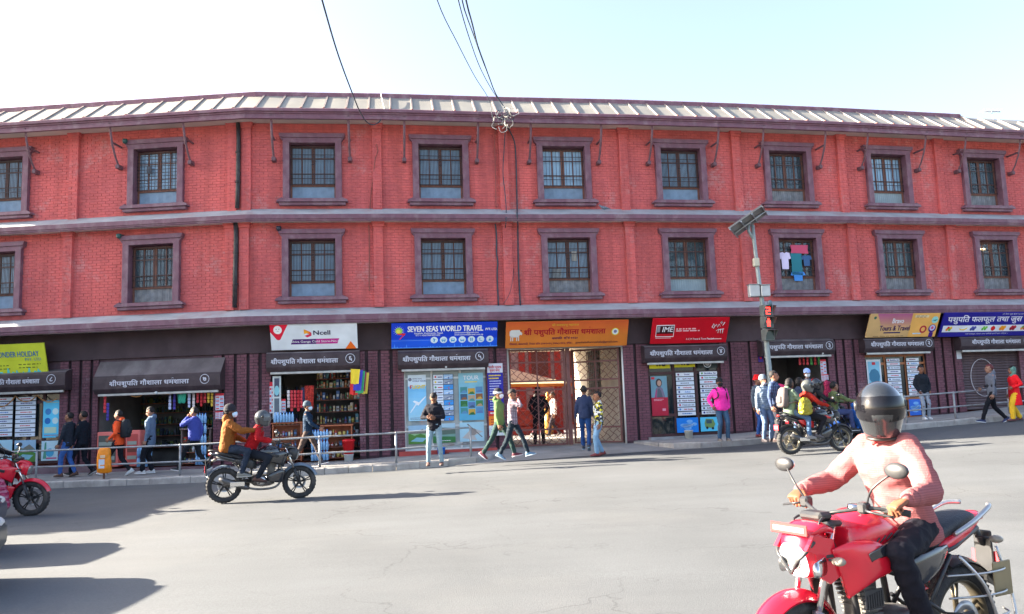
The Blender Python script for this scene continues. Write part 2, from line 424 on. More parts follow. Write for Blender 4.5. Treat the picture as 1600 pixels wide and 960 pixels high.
# pilasters
def pilaster(s0, s1, z0, z1, o):
    mb = MB(); strip(mb, s0, s1, [(o,z0-.03),(o+.10,z0-.03),(o+.10,z1-.17),(o+.13,z1-.16),(o+.13,z1-.10),(o+.16,z1-.09),(o+.16,z1-.02),(o,z1-.02)], 0, 9, True)
    p = bpart(mb, 'pilaster', [MORT])
    m2 = MB(); bricks(m2, s0, s1, z0+.01, z1-.18, o+.10)
    for k in range(2):    # side bricks
        pass
    bpart(m2, 'brickwork', [RED], kind='stuff', parent=None)
PIL = [(-12.8,-12.53), (-9.27,-9.0), (-5.5,-5.23), (-.69,-.43), (-.28,0)]+[(x-.27, x) for x in WS[3:10]]
MSIDE = RED
for (a, b) in PIL:
    for (z0, z1, o) in ((ZU0, ZU1, 0.0), (ZL0, ZL1, .18)):
        mb = MB()
        strip(mb, a, b, [(o,z0-.03),(o+.10,z0-.03),(o+.10,z1-.17),(o+.135,z1-.16),(o+.135,z1-.095),(o+.165,z1-.085),(o+.165,z1-.02),(o,z1-.02)], 0, 9, True)
        strip(mb, a-.025, b+.025, [(o,z1-.17),(o+.14,z1-.17),(o+.14,z1-.09),(o,z1-.09)], 0, 9, True)
        strip(mb, a-.05, b+.05, [(o,z1-.088),(o+.17,z1-.088),(o+.17,z1-.0),(o,z1-.0)], 0, 9, True)
        p = bpart(mb, 'pilaster', [RED])
        m2 = MB(); bricks(m2, a, b, z0, z1-.18, o+.10)
        q = bpart(m2, 'brickwork', [RED], kind='stuff'); q.parent = p
# cornices: cement skirt, purple fascia, pale soffit
def cornice(zt, o1, skz, fz, zb, ow, ztop):
    mb = MB(); st = 1.0
    strip(mb, SL, SR, [(0, ztop), (ow*.3, ztop-.015), (o1-.03, skz+.015), (o1, skz)], 0, st)
    mid = skz-(skz-zb)*.62
    strip(mb, SL, SR, [(o1, skz), (o1, mid), (o1-.025, mid-.006), (o1-.025, zb+.03), (o1-.045, zb+.028), (o1-.045, zb)], 1, st)
    strip(mb, SL, SR, [(o1-.045, zb), (o1-.10, zb+.03), (0, zb+.05)], 2, st)
    return bpart(mb, 'cornice', [CEM, TRIM, SOFF])
cornice(0, .60, 7.25, 0, 7.05, .1, 7.55)
mbx = MB()
cornice(0, .82, 4.33, 0, 4.09, .1, 4.67)
# black rainwater pipe in the joint
mb = MB()
pts = [fm(-.36, .17, ZU1-.02), fm(-.345, .16, ZU1-.5), fm(-.36, .16, ZU0+.6), fm(-.365, .2, ZU0+.02)]
mb.tube(pts, .062, 10, 0); mb.tube([fm(-.36, .34, ZL1), fm(-.35,.33,ZL1-.5), fm(-.37, .33, ZL0+1.), fm(-.37, .36, ZL0+.03)], .066, 10, 0)
for (o, z) in ((.16, ZU1-.9), (.16, ZU0+.8), (.33, ZL1-.9), (.33, ZL0+.7)):
    x, y, _ = fm(-.36, o, 0); mb.lathe([(.0,z-.03),(.075,z-.03),(.075,z+.03),(0,z+.03)], (x, y, 0), n=12)
bpart(mb, 'drainpipe', [mat('black_pipe', (.022,.02,.025), .55, .4, 9, stain=(.10,.10,.09), ss=5)])
# ---------------------------------------------------------------- windows (built once, shared)
def prism(mb, poly, y0, y1, mi=0):
    n = len(poly); mb.add([(x, y0, z) for x, z in poly]+[(x, y1, z) for x, z in poly],
        [tuple(range(n)), tuple(range(n, 2*n))[::-1]]+[(i, i+n, (i+1) % n+n, (i+1) % n) for i in range(n)], mi)
def win_surround():
    mb = MB(); w, b, t = OW, O0, O1
    for s in (-1, 1):
        a, c = (s*w, s*(w+.185)); x0, x1 = min(a, c), max(a, c)
        mb.bbox(x0, x1, -.13, .30, b-.02, t+.02, .008)
    mb.bbox(-w-.188, w+.188, -.133, .30, t+.0, t+.155, .008)
    prism(mb, [(-w-.29, t+.277), (-w-.27, t+.17), (-w-.14, t+.152), (w+.14, t+.152), (w+.27, t+.17), (w+.29, t+.277)], -.17, .1)
    prism(mb, [(-w-.27, t+.17), (-w-.189, t+.17), (-w-.189, t+.06)], -.13, .1)
    prism(mb, [(w+.27, t+.17), (w+.189, t+.06), (w+.189, t+.17)], -.13, .1)
    # sill: flared slab on a small corbel
    prism(mb, [(-w-.36, b-.10), (-w-.34, b-.045), (-w-.19, b+.03), (-w-.185, b-.003), (w+.185, b-.003), (w+.19, b+.03), (w+.34, b-.045), (w+.36, b-.10)], -.22, .28)
    mb.bbox(-w-.29, w+.29, -.16, .1, b-.19, b-.103, .01)
    mb.box(-w, w, .21, .36, b-.0, b+.035)
    mb.box(-w, w, .21, .36, t-.035, t+.0)
    return mb.mesh('window', [TRIM])
def win_frame(openr=False):
    mb = MB(); w, b, t = OW, O0+.03, O1-.03; y0, y1 = .14, .20
    m = b+.40
    for s in (-1, 1):
        mb.bbox(min(s*w, s*(w-.055)), max(s*w, s*(w-.055)), y0, y1, b, t, .004)
    mb.bbox(-w+.055, w-.055, y0, y1, t-.06, t, .004); mb.bbox(-w+.055, w-.055, y0, y1, b, b+.03, .004)
    mb.bbox(-w+.055, w-.055, y0-.01, y1, m, m+.075, .004)
    mb.bbox(-.055, -.004, y0-.004, y1, m+.075, t-.06, .004); mb.bbox(.004, .055, y0-.004, y1, m+.075, t-.06, .004)
    for s in (-1, 1):
        x = s*.33; mb.box(x-.016, x+.016, y0+.01, y1-.01, m+.075, t-.06)
        for z in (t-.37, m+.39):
            for (a, c) in ((.055, .314), (.346, w-.055)):
                xa, xb = (a, c) if s > 0 else (-c, -a)
                mb.box(xa, xb, y0+.012, y1-.012, z-.014, z+.014)
    return mb.mesh('casement', [WOOD])
def win_grille(kind):
    mb = MB(); w, b, t = OW-.03, O0+.46, O1-.05; y = .085
    n = 30
    if kind == 0:
        for i in range(n+1):
            x = -w+2*w*i/n
            mb.box(x-.007, x+.007, y-.005, y+.005, b, t)
        hz = [b+.03, b+.20, b+.33, t-.40, t-.26, t-.02]
    else:
        for i in range(13):
            x = -w+2*w*i/12
            mb.box(x-.006, x+.006, y-.005, y+.005, b, t)
        hz = [b+.03+(t-b-.06)*i/11 for i in range(12)] if kind == 2 else [b+.03, b+.22, b+.35, t-.38, t-.24, t-.02]
    for z in hz: mb.box(-w-.02, w+.02, y-.016, y-.006, z-.009, z+.009)
    if kind == 0:
        for z in (b+.62, b+.8): mb.box(-.05, .05, y-.018, y-.008, z, z+.018)
    return mb.mesh('grille', [IRON])
def glass_mat(name, col, rough=.06, alpha=.55):
    m = mat(name, col, rough, .15, 2, spec=.9); m.node_tree.nodes['Principled BSDF'].inputs['Alpha'].default_value = alpha; return m
GLASS = glass_mat('window_glass', (.36,.58,.78), .06, .62)
GLASSD = glass_mat('dark_window_glass', (.07,.13,.17), .06, .45)
CURT = [mat('blue_curtain', (.50,.72,.95), .9, .25, 5), mat('grey_curtain', (.66,.82,.85), .9, .25, 5), mat('dark_room', (.07,.08,.10), .95, .3, 3), mat('green_curtain', (.25,.36,.34), .9, .3, 4)]
LOWP = [mat('blue_grey_sheet', (.17,.26,.37), .55, .2, 4, stain=(.18,.22,.27), ss=2), mat('dark_plank_sheet', (.15,.165,.185), .6, .35, 6, stain=(.3,.3,.28), ss=5), mat('pale_grey_sheet', (.25,.33,.37), .6, .12, 3)]
WSUR = win_surround(); WFR = win_frame(); WGR = [win_grille(k) for k in range(3)]
def pane_mesh(x0, x1, z0, z1, m):
    mb = MB(); mb.box(x0, x1, -.002, .002, z0, z1); return mb.mesh('pane', [m])
PW = (.243, .235)
PROWS = [(O0+.505, O0+.03+.376+.03), (0, 0), (0, 0)]
_b, _t = O0+.03, O1-.03; _m = _b+.40
ROWZ = [(_m+.075, _m+.376), (_m+.404, _t-.384), (_t-.356, _t-.06)]
COLX = [(-OW+.055, -.346), (-.314, -.055), (.055, .314), (.346, OW-.055)]
PANES = {}
def curtain_mesh(mi, x0=-OW, x1=OW):
    mb = MB(); n = 40; P = []
    for i in range(n+1):
        x = x0+(x1-x0)*i/n; y = .27+.018*math.sin(i*1.9)+.01*math.sin(i*.7)
        P += [(x, y, _m), (x, y, _t)]
    mb.add(P, [(2*i, 2*i+2, 2*i+3, 2*i+1) for i in range(n)], 0, True); return mb.mesh('curtain', [CURT[mi]])
CME = {}
def lower_mesh(k):
    mb = MB(); n = 33 if k else 12; P = []
    for i in range(n+1):
        x = -OW+.05+(2*OW-.1)*i/n; y = .165+(.006 if i % 2 else 0)
        P += [(x, y, _b+.03), (x, y, _m)]
    mb.add(P, [(2*i, 2*i+2, 2*i+3, 2*i+1) for i in range(n)]); return mb.mesh('lower_panel', [LOWP[k]])
LME = [lower_mesh(k) for k in range(3)]
#            curtain, glass, lower sheet, grille
SPEC_U = {1:(1,0,0,0), 2:(0,0,0,2), 3:(0,0,0,0), 4:(0,0,0,0), 5:(0,0,0,1), 6:(0,0,0,0), 7:(2,1,1,1), 8:(0,0,2,1), 9:(2,1,1,1)}
SPEC_L = {1:(1,0,0,0), 2:(2,1,1,1), 3:(1,0,0,0), 4:(1,0,0,0), 5:(2,0,1,0), 6:(3,1,2,1), 7:(2,1,1,1), 8:(3,1,1,1), 9:(2,1,1,1)}
WINLOC = {}
for fl, (z0, o, spec) in enumerate(((ZU0, 0.0, SPEC_U), (ZL0, .18, SPEC_L))):
    for i, c in enumerate(WIN_U):
        cu, gl, lo, gr = spec.get(i, (0,0,0,0))
        L = Vector(fm(c, o, z0)); wn = obj('window', WSUR, BD, L-BD_O, ang(c)); WINLOC[(fl, i)] = wn
        obj('casement', WFR, wn); obj('grille', WGR[gr], wn)
        for ci, (x0, x1) in enumerate(COLX):
            for ri, (za, zb) in enumerate(ROWZ):
                k = (ci, ri, gl)
                if k not in PANES: PANES[k] = pane_mesh(0, x1-x0, 0, zb-za, (GLASS, GLASSD)[gl])
                p = obj('pane', PANES[k], wn, (x0, .17+.001*ri, za))
                p.rotation_euler = (random.uniform(-.012,.012), 0, random.uniform(-.015,.015))
        vr = (i*5+fl*3) % 4; rg = ((-OW,OW), (-OW,OW), (-OW,.25), (-.1,OW))[vr] if cu != 2 else (-OW,OW)
        if (cu, vr) not in CME: CME[(cu, vr)] = curtain_mesh(cu, *rg)
        obj('curtain', CME[(cu, vr)], wn); obj('lower_panel', LME[lo], wn)
        if 'WROOM' not in globals():
            r_ = MB(); r_.box(-OW-.05, OW+.05, .37, 1.2, O0-.05, O1+.05); WROOM = r_.mesh('room', [CURT[2]])
# small lit lamp and notice in two windows
mb = MB(); mb.box(-.42,-.14,.24,.25,O1-.27,O1-.22); o = mb.build('lamp_strip', [mat('lit_strip', (1,.7,.35), .5, 0, emit=6)], WINLOC[(1,9)])
mb = MB(); mb.box(.12,.28,.135,.139,O0+1.02,O0+1.32); mb.build('notice', [mat('paper', (.7,.72,.66), .8, .05)], WINLOC[(1,5)])
mb = MB(); mb.box(-.5,-.22,.135,.139,O0+.5,O0+.78); mb.build('notice', [mat('paper2', (.42,.5,.52), .8, .2, 8)], WINLOC[(1,5)])
mb = MB(); mb.box(-.36,-.22,.07,.073,O0+.98,O0+1.22); mb.build('broken_pane_board', [CURT[2]], WINLOC[(0,2)])
# ---------------------------------------------------------------- roof
ZE, ZRIDGE, OE, ORG = 10.34, 11.17, .60, -.45
mb = MB()
strip(mb, SL, SR, [(OE+.08,10.02),(OE+.14,10.02),(OE+.14,10.09),(OE+.10,10.10),(OE+.10,10.17),(OE+.13,10.18),(OE+.13,10.22),(OE+.18,10.23),(OE+.18,10.31),(OE+.15,10.33),(OE+.05,10.33)], 0, 1.0)
strip(mb, SL, SR, [(OE+.05,10.33),(OE+.05,10.02),(OE+.08,10.02)], 0, 1.0)
bpart(mb, 'gutter', [TRIM])
mb = MB(); strip(mb, SL, SR, [(OE+.06, 10.08), (0, 10.13)], 0, 1.0); bpart(mb, 'soffit', [SOFF])
mb = MB(); rr = MB()
strip(rr, SL, SR, [(OE, ZE-.02), (ORG, ZRIDGE-.02), (-6.2, ZRIDGE+.3)], 0, 2.0)
roof = bpart(rr, 'roof', [mat('roof_deck', (.2,.2,.2), .8)])
PITCH_S = .628; sK = 24.13 % PITCH_S
k0 = math.ceil((SL-sK)/PITCH_S); k1 = int((23.75-sK)/PITCH_S)
def rpt(s, t, up=0.0):
    """point on the roof slope, t = 0 eave .. 1 ridge"""
    o = OE+.04+(ORG-OE-.04)*t; z = ZE+(ZRIDGE-ZE)*t
    nx = (ZRIDGE-ZE); nz = (OE-ORG); l = math.hypot(nx, nz)
    return fm(s, o+nx/l*up, z+nz/l*up)
for k in range(k0, k1+1):
    s0 = sK+k*PITCH_S; s1 = s0+PITCH_S
    wv = random.uniform(-.012, .012)
    mb = MB(); vs = []
    for t in (-.02, .33, .66, 1.0):
        for q in (0, .5, 1): vs.append(rpt(s0+.004+(PITCH_S-.008)*q, t, .004+(wv if q == .5 else 0)*(1 if t > 0 else .3)))
    mb.add(vs, [(3*i+j, 3*i+j+1, 3*i+j+4, 3*i+j+3) for i in range(3) for j in range(2)], 0, True)
    bpart(mb, 'roof_panel', [ROOFM], parent=roof).location = (0,0,0)
    mb = MB(); a = [rpt(s0-.028, 0, .0), rpt(s0+.028, 0, 0), rpt(s0+.022, 0, .038), rpt(s0-.022, 0, .038)]; b = [rpt(s0-.028, 1, 0), rpt(s0+.028, 1, 0), rpt(s0+.022, 1, .036), rpt(s0-.022, 1, .036)]
    mb.add(a+b, [(0,1,2,3),(7,6,5,4),(0,4,5,1),(1,5,6,2),(2,6,7,3),(3,7,4,0)])
    mb.tube([rpt(s0, -.03, .02), rpt(s0, .02, .02)], .04, 8, 1)
    bpart(mb, 'roof_seam', [SEAMM, WOOD], parent=roof)
mb = MB()
strip(mb, SL, 23.9, [(ORG+.10, ZRIDGE-.10), (ORG+.115, ZRIDGE-.09), (ORG+.115, ZRIDGE+.05), (ORG+.05, ZRIDGE+.09), (ORG-.25, ZRIDGE+.10)], 0, 2.0)
bpart(mb, 'ridge_cap', [TRIM])
# hipped end at the right
mb = MB(); hs = 23.9; n = 9
for i in range(n):
    s0 = hs+i*.7; s1 = s0+.7
    h0 = max(0, 1-i/n); h1 = max(0, 1-(i+1)/n)
    mb.add([rpt(s0, 0, .004), rpt(s1, 0, .004), rpt(s1, h1, .004), rpt(s0, h0, .004)], [(0,1,2,3)])
    mb.add([rpt(s0-.03, 0, 0), rpt(s0+.03, 0, 0), rpt(s0+.03, 0, .07), rpt(s0-.03, 0, .07), rpt(s0-.03, h0, 0), rpt(s0+.03, h0, 0), rpt(s0+.03, h0, .07), rpt(s0-.03, h0, .07)],
        [(0,1,2,3),(7,6,5,4),(0,4,5,1),(1,5,6,2),(2,6,7,3),(3,7,4,0)], 1)
bpart(mb, 'hipped_roof_end', [ROOFM, SEAMM])
# eave brackets either side of each upper window
BR = MB()
BR.tube([(0,-.66,2.60),(0,-.60,2.30),(0,-.50,2.0),(0,-.33,1.70),(0,-.17,1.50)], [.034,.036,.036,.034,.034], 4, 0, True, False)
BR.bbox(-.055,.055,-.24,.0,1.40,1.52,.01); BR.bbox(-.04,.04,-.72,-.6,2.5,2.62,.01)
BR.box(-.02,.02,-.5,.0,2.06,2.11)
BRM = BR.mesh('eave_bracket', [mat('bracket_paint', (.13,.07,.09), .6, .3, 6)])
for i, c in enumerate(WIN_U):
    for s in (-1, 1):
        q = c+s*1.09
        obj('eave_bracket', BRM, BD, Vector(fm(q, 0, ZU0))-BD_O, ang(q))
# end walls and the back of the block, with the gateway passage left open
DK = mat('plain_brick_back', (.30,.10,.08), .9, .2, 2)
mb = MB()
for s in (SL, SR):
    a = fm(s, 0, .0); b = fm(s, -6.2, 0); mb.add([(a[0],a[1],-.3),(b[0],b[1],-.3),(b[0],b[1],11.2),(a[0],a[1],11.2)], [(0,1,2,3)])
    a = fm(s, .82, .0); mb.add([fm(s,0,10.1), fm(s,OE,10.1), fm(s,OE,10.33), fm(s,ORG,11.2)], [(0,1,2,3)])
bpart(mb, 'end_wall', [DK])
mb = MB()
strip(mb, SL, 7.3, [(-6.18,-.3),(-6.18,11.4)], 0, 2); strip(mb, 10.84, SR, [(-6.18,-.3),(-6.18,11.4)], 0, 2); strip(mb, 7.3, 10.84, [(-6.18,3.6),(-6.18,11.4)], 0, 2)
strip(mb, SL, SR, [(-.42,4.62),(-6.1,4.62)], 0, 2); strip(mb, SL, SR, [(-.42,7.5),(-6.1,7.5)], 0, 2); strip(mb, SL, SR, [(-1.5,4.7),(-1.5,7.4)], 0, 2); strip(mb, SL, SR, [(-1.5,7.6),(-1.5,10.1)], 0, 2)
bpart(mb, 'back_wall', [DK])

# ---------------------------------------------------------------- ground floor
ZB = 3.36                                  # underside of the dark band
OPEN = [(-8.2,-5.58,2.45), (-4.44,-1.06,2.5), (.57,3.01,2.93), (4.28,6.66,2.87), (7.3,10.84,3.3), (11.6,13.95,2.88), (15.41,17.61,2.9), (18.92,21.19,2.84), (22.54,24.8,3.08)]
mb = MB(); fbox(mb, SL, SR, -.3, .14, ZB, 4.13); bpart(mb, 'fascia_beam', [DARK])
GRP = [(109,600),(126,600),(143,600),(348,600),(367,600),(387,600),(407,600),(573,600),(593,600),(612,600),(774,580),(994,600),(1143,600),(1174,600),(1307,580),(1321,580),(1337,590),(1461,570),(1475,570),(1491,570)]
GRV = sorted(fs(x, y, .1)[0] for x, y in GRP)+[-8.6,-9.0,-9.4,-10.3,-10.7,-11.4,25.2,25.6,26,27,27.4,28.4]
solid = []; e = SL
for (a, b, t) in OPEN: solid.append((e, a)); e = b
solid.append((e, SR))
brk = MB()
GVM = mat('groove_dark', (.062,.040,.050), .8, .2)
def wx(s): return fm(s, 0, 0)[0]
for (a, b) in solid:
    zb = zp(wx((a+b)/2))-.25
    back = MB(); fbox(back, a, b, -.3, .02, zb, ZB-.002, 0); bpart(back, 'groove_wall', [GVM])
    cuts = [a]+[g for g in sorted(GRV) if a+.05 < g < b-.05]+[b]
    for i, (p, q) in enumerate(zip(cuts, cuts[1:])):
        p2 = p+(.045 if i else 0); q2 = q-(.045 if i < len(cuts)-2 else 0)
        if q2-p2 < .05: continue
        base = MB(); fbox(base, p2, q2, .02, .10, zb, ZB-.004, 0); bpart(base, 'rib', [MORTP])
        bricks(brk, p2, q2, zb+.3, ZB-.03, .10)
bpart(brk, 'brickwork', [PUR], kind='stuff')
for (a, b, t) in OPEN:
    top = MB(); fbox(top, a, b, -.3, .05, t, ZB-.003); bpart(top, 'door_head', [TRIMD])
# plinth in front of the shops
PL = MB()
for (a, b, h) in ((-8.2,-4.5,.0),(-4.5,-.9,.0)):
    z = .44 if a < -8 else .34
    fbox(PL, a, b, .08, .42 if a > -5 else .30, .0, z-.07 if a > -5 else z-.02)
bpart(PL, 'plinth', [mat('plinth_paint', (.16,.10,.12), .8, .25, 3, stain=(.25,.2,.2))])
PL = MB(); fbox(PL, 4.1, 6.9, .08, .30, .1, .44); bpart(PL, 'red_plinth', [mat('red_plinth_paint', (.42,.07,.06), .8, .25, 3)])
PL = MB(); fbox(PL, 11.5, 14.1, .08, .34, .1, .54); bpart(PL, 'door_step', [mat('cement_step', (.30,.30,.31), .9, .2, 3)])
# ================================================================ ground, road, pavement, kerb
ASPH = mat('asphalt', (.086,.092,.100), .92, .10, .35, spec=.25, bump=.25, bs=90, stain=(.108,.111,.115), ss=.25)
n = ASPH.node_tree; bs_ = n.nodes['Principled BSDF']
src = bs_.inputs['Base Color'].links[0].from_socket
tc = n.nodes.new('ShaderNodeTexCoord'); sp = n.nodes.new('ShaderNodeTexNoise'); sp.inputs['Scale'].default_value = 55; sp.inputs['Detail'].default_value = 3
n.links.new(tc.outputs['Object'], sp.inputs['Vector'])
mr = n.nodes.new('ShaderNodeMapRange'); mr.inputs[1].default_value = .35; mr.inputs[2].default_value = .65; mr.inputs[3].default_value = .91; mr.inputs[4].default_value = 1.09
n.links.new(sp.outputs['Fac'], mr.inputs[0])
mp = n.nodes.new('ShaderNodeMapping'); mp.inputs['Scale'].default_value = (.12, 1.4, 1); mp.inputs['Rotation'].default_value = (0,0,R(-6)); n.links.new(tc.outputs['Object'], mp.inputs[0])
st = n.nodes.new('ShaderNodeTexNoise'); st.inputs['Scale'].default_value = 1.2; st.inputs['Detail'].default_value = 6; n.links.new(mp.outputs[0], st.inputs['Vector'])
mr2 = n.nodes.new('ShaderNodeMapRange'); mr2.inputs[1].default_value = .3; mr2.inputs[2].default_value = .7; mr2.inputs[3].default_value = .95; mr2.inputs[4].default_value = 1.05; n.links.new(st.outputs['Fac'], mr2.inputs[0])
mm = n.nodes.new('ShaderNodeMath'); mm.operation = 'MULTIPLY'; n.links.new(mr.outputs[0], mm.inputs[0]); n.links.new(mr2.outputs[0], mm.inputs[1])
sc = n.nodes.new('ShaderNodeVectorMath'); sc.operation = 'SCALE'; n.links.new(src, sc.inputs[0]); n.links.new(mm.outputs[0], sc.inputs['Scale']); n.links.new(sc.outputs[0], bs_.inputs['Base Color'])
# hairline cracks and worn darker patches
vo = n.nodes.new('ShaderNodeTexVoronoi'); vo.feature = 'DISTANCE_TO_EDGE'; vo.inputs['Scale'].default_value = .42
nz = n.nodes.new('ShaderNodeTexNoise'); nz.inputs['Scale'].default_value = 1.3; nz.inputs['Detail'].default_value = 7; n.links.new(tc.outputs['Object'], nz.inputs['Vector'])
va = n.nodes.new('ShaderNodeVectorMath'); va.operation = 'MULTIPLY_ADD'; n.links.new(nz.outputs['Color'], va.inputs[0]); va.inputs[1].default_value = (1.6,1.6,1.6); n.links.new(tc.outputs['Object'], va.inputs[2]); n.links.new(va.outputs[0], vo.inputs['Vector'])
c1 = n.nodes.new('ShaderNodeMapRange'); c1.inputs[1].default_value = 0; c1.inputs[2].default_value = .010; c1.inputs[3].default_value = .72; c1.inputs[4].default_value = 1; n.links.new(vo.outputs['Distance'], c1.inputs[0])
pt = n.nodes.new('ShaderNodeTexNoise'); pt.inputs['Scale'].default_value = .33; pt.inputs['Detail'].default_value = 9; pt.inputs['Roughness'].default_value = .6; n.links.new(tc.outputs['Object'], pt.inputs['Vector'])
c2 = n.nodes.new('ShaderNodeMapRange'); c2.inputs[1].default_value = .35; c2.inputs[2].default_value = .62; c2.inputs[3].default_value = .94; c2.inputs[4].default_value = 1.07; n.links.new(pt.outputs['Fac'], c2.inputs[0])
c3 = n.nodes.new('ShaderNodeMapRange'); c3.inputs[1].default_value = .45; c3.inputs[2].default_value = .55; n.links.new(pt.outputs['Fac'], c3.inputs[0])
c4 = n.nodes.new('ShaderNodeMix'); c4.data_type = 'FLOAT'; n.links.new(c3.outputs[0], c4.inputs[0]); n.links.new(c1.outputs[0], c4.inputs[2]); c4.inputs[3].default_value = 1
c5 = n.nodes.new('ShaderNodeMath'); c5.operation = 'MULTIPLY'; n.links.new(c4.outputs[0], c5.inputs[0]); n.links.new(c2.outputs[0], c5.inputs[1])
c6 = n.nodes.new('ShaderNodeVectorMath'); c6.operation = 'SCALE'; n.links.new(sc.outputs[0], c6.inputs[0]); n.links.new(c5.outputs[0], c6.inputs['Scale']); n.links.new(c6.outputs[0], bs_.inputs['Base Color'])
# wide ground sheet
mb = MB(); mb.add([(-600,-600,-.62),(600,-600,-.62),(600,900,-.62),(-600,900,-.62)], [(0,1,2,3)])
mb.build('ground', [mat('earth', (.22,.19,.15), .95, .2, .3)], kind='structure')
xs = [-36+.75*i for i in range(97)]
mb = MB(); rows = [-9,-3,2,5,8,10,12,14,16,18]
vs = []
for x in xs:
    yk = wall_y(x)-KW
    for r in rows+[None]:
        y = r if r is not None else yk+.03
        if r is not None and r > yk: y = yk
        vs.append((x, y, ground(x, min(y, yk))))
nr = len(rows)+1
mb.add(vs, [(i*nr+j, (i+1)*nr+j, (i+1)*nr+j+1, i*nr+j+1) for i in range(len(xs)-1) for j in range(nr-1)], 0, True)
mb.build('road', [ASPH], kind='structure')
# pavements with a kerb; a gap with a dropped apron at the gateway
PAV = mat('pavement', (.30,.29,.28), .92, .18, 1.5, bump=.5, bs=25, stain=(.2,.19,.19), ss=1.2)
KERBM = mat('kerb_stone', (.36,.34,.32), .9, .2, 4, bump=.5, bs=20, stain=(.22,.2,.19), ss=3)
def pavement(s0, s1, cap0=None, cap1=None):
    """cap: end rounds back to the wall"""
    mb = MB(); vs = []; S = []; s = s0
    while s < s1-.01: S.append(s); s += .5
    S.append(s1)
    outer = []
    for s in S:
        k = KW
        if cap1 is not None and s > s1-1.5: u = (s-(s1-1.5))/1.5; k = .15+(KW-.15)*math.sqrt(max(0, 1-u**2.6))
        if cap0 is not None and s < s0+1.1: u = 1-(s-s0)/1.1; k = .15+(KW-.15)*math.sqrt(max(0, 1-u**2.4))
        outer.append((s, k))
    for s, k in outer:
        x, y, _ = fm(s, k-.14, 0); zk = zr(x)+.17
        x2, y2, _ = fm(s, .02, 0); z2 = max(zp(x2), zk+.01)
        for t in (0, .33, .66, 1): a = fm(s, (k-.14)*(1-t)+.02*t, 0); vs.append((a[0], a[1], zk+(z2-zk)*t))
    mb.add(vs, [(i*4+j, (i+1)*4+j, (i+1)*4+j+1, i*4+j+1) for i in range(len(S)-1) for j in range(3)], 0, True)
    pv = mb.build('pavement', [PAV], kind='structure')
    # kerb stones, one by one
    L = 0; rnd = random.Random(3)
    path = [fm(s, k, 0) for s, k in outer]
    pos = 0; stones = []
    cum = [0]
    for a, b in zip(path, path[1:]): cum.append(cum[-1]+math.dist(a[:2], b[:2]))
    def at(d):
        d = max(0, min(d, cum[-1]-1e-6)); i = max(j for j in range(len(cum)) if cum[j] <= d); i = min(i, len(cum)-2)
        t = (d-cum[i])/(cum[i+1]-cum[i]); a, b = path[i], path[i+1]
        return Vector((a[0]+(b[0]-a[0])*t, a[1]+(b[1]-a[1])*t)), (Vector(b[:2])-Vector(a[:2])).normalized()
    d = 0
    while d < cum[-1]-.2:
        l = min(rnd.choice((.45, .6, .6, .75)), cum[-1]-d)
        p, t1 = at(d+.006); q, t2 = at(d+l-.006); n1 = Vector((-t1.y, t1.x)); n2 = Vector((-t2.y, t2.x))
        zz = zr(p.x)+.17+rnd.uniform(-.012, .012); zq = zr(q.x)+.17+rnd.uniform(-.012, .012); j = rnd.uniform(-.012, .012)
        prof = [(0+j, -.3), (0+j, -.03), (.03+j, 0), (.15, 0), (.15, -.3)]
        vs = [(p.x+n1.x*a, p.y+n1.y*a, zz+c) for a, c in prof]+[(q.x+n2.x*a, q.y+n2.y*a, zq+c) for a, c in prof]
        m = MB(); m.add(vs, [(0,5,6,1),(1,6,7,2),(2,7,8,3),(3,8,9,4),(0,1,2,3,4),(9,8,7,6,5)])
        m.build('kerb_stone', [KERBM], pv)
        d += l
    return pv
pavement(SL-10, 7.05, cap1=1)
pavement(11.0, SR+2, cap0=1)
# apron of the gateway
mb = MB(); vs = []; S = [5.5+.4*i for i in range(19)]
for s in S:
    for k, t in ((KW+.12, 0), (KW*.5, .5), (.0, 1), (-.3, 1)):
        a = fm(s, k, 0); zk = zr(a[0])+.006; vs.append((a[0], a[1], zk+(.395-zk)*t))
mb.add(vs, [(i*4+j, (i+1)*4+j, (i+1)*4+j+1, i*4+j+1) for i in range(len(S)-1) for j in range(3)], 0, True)
mb.build('gateway_apron', [mat('apron_cement', (.26,.255,.25), .9, .2, 1.5, bump=.4)], kind='structure')
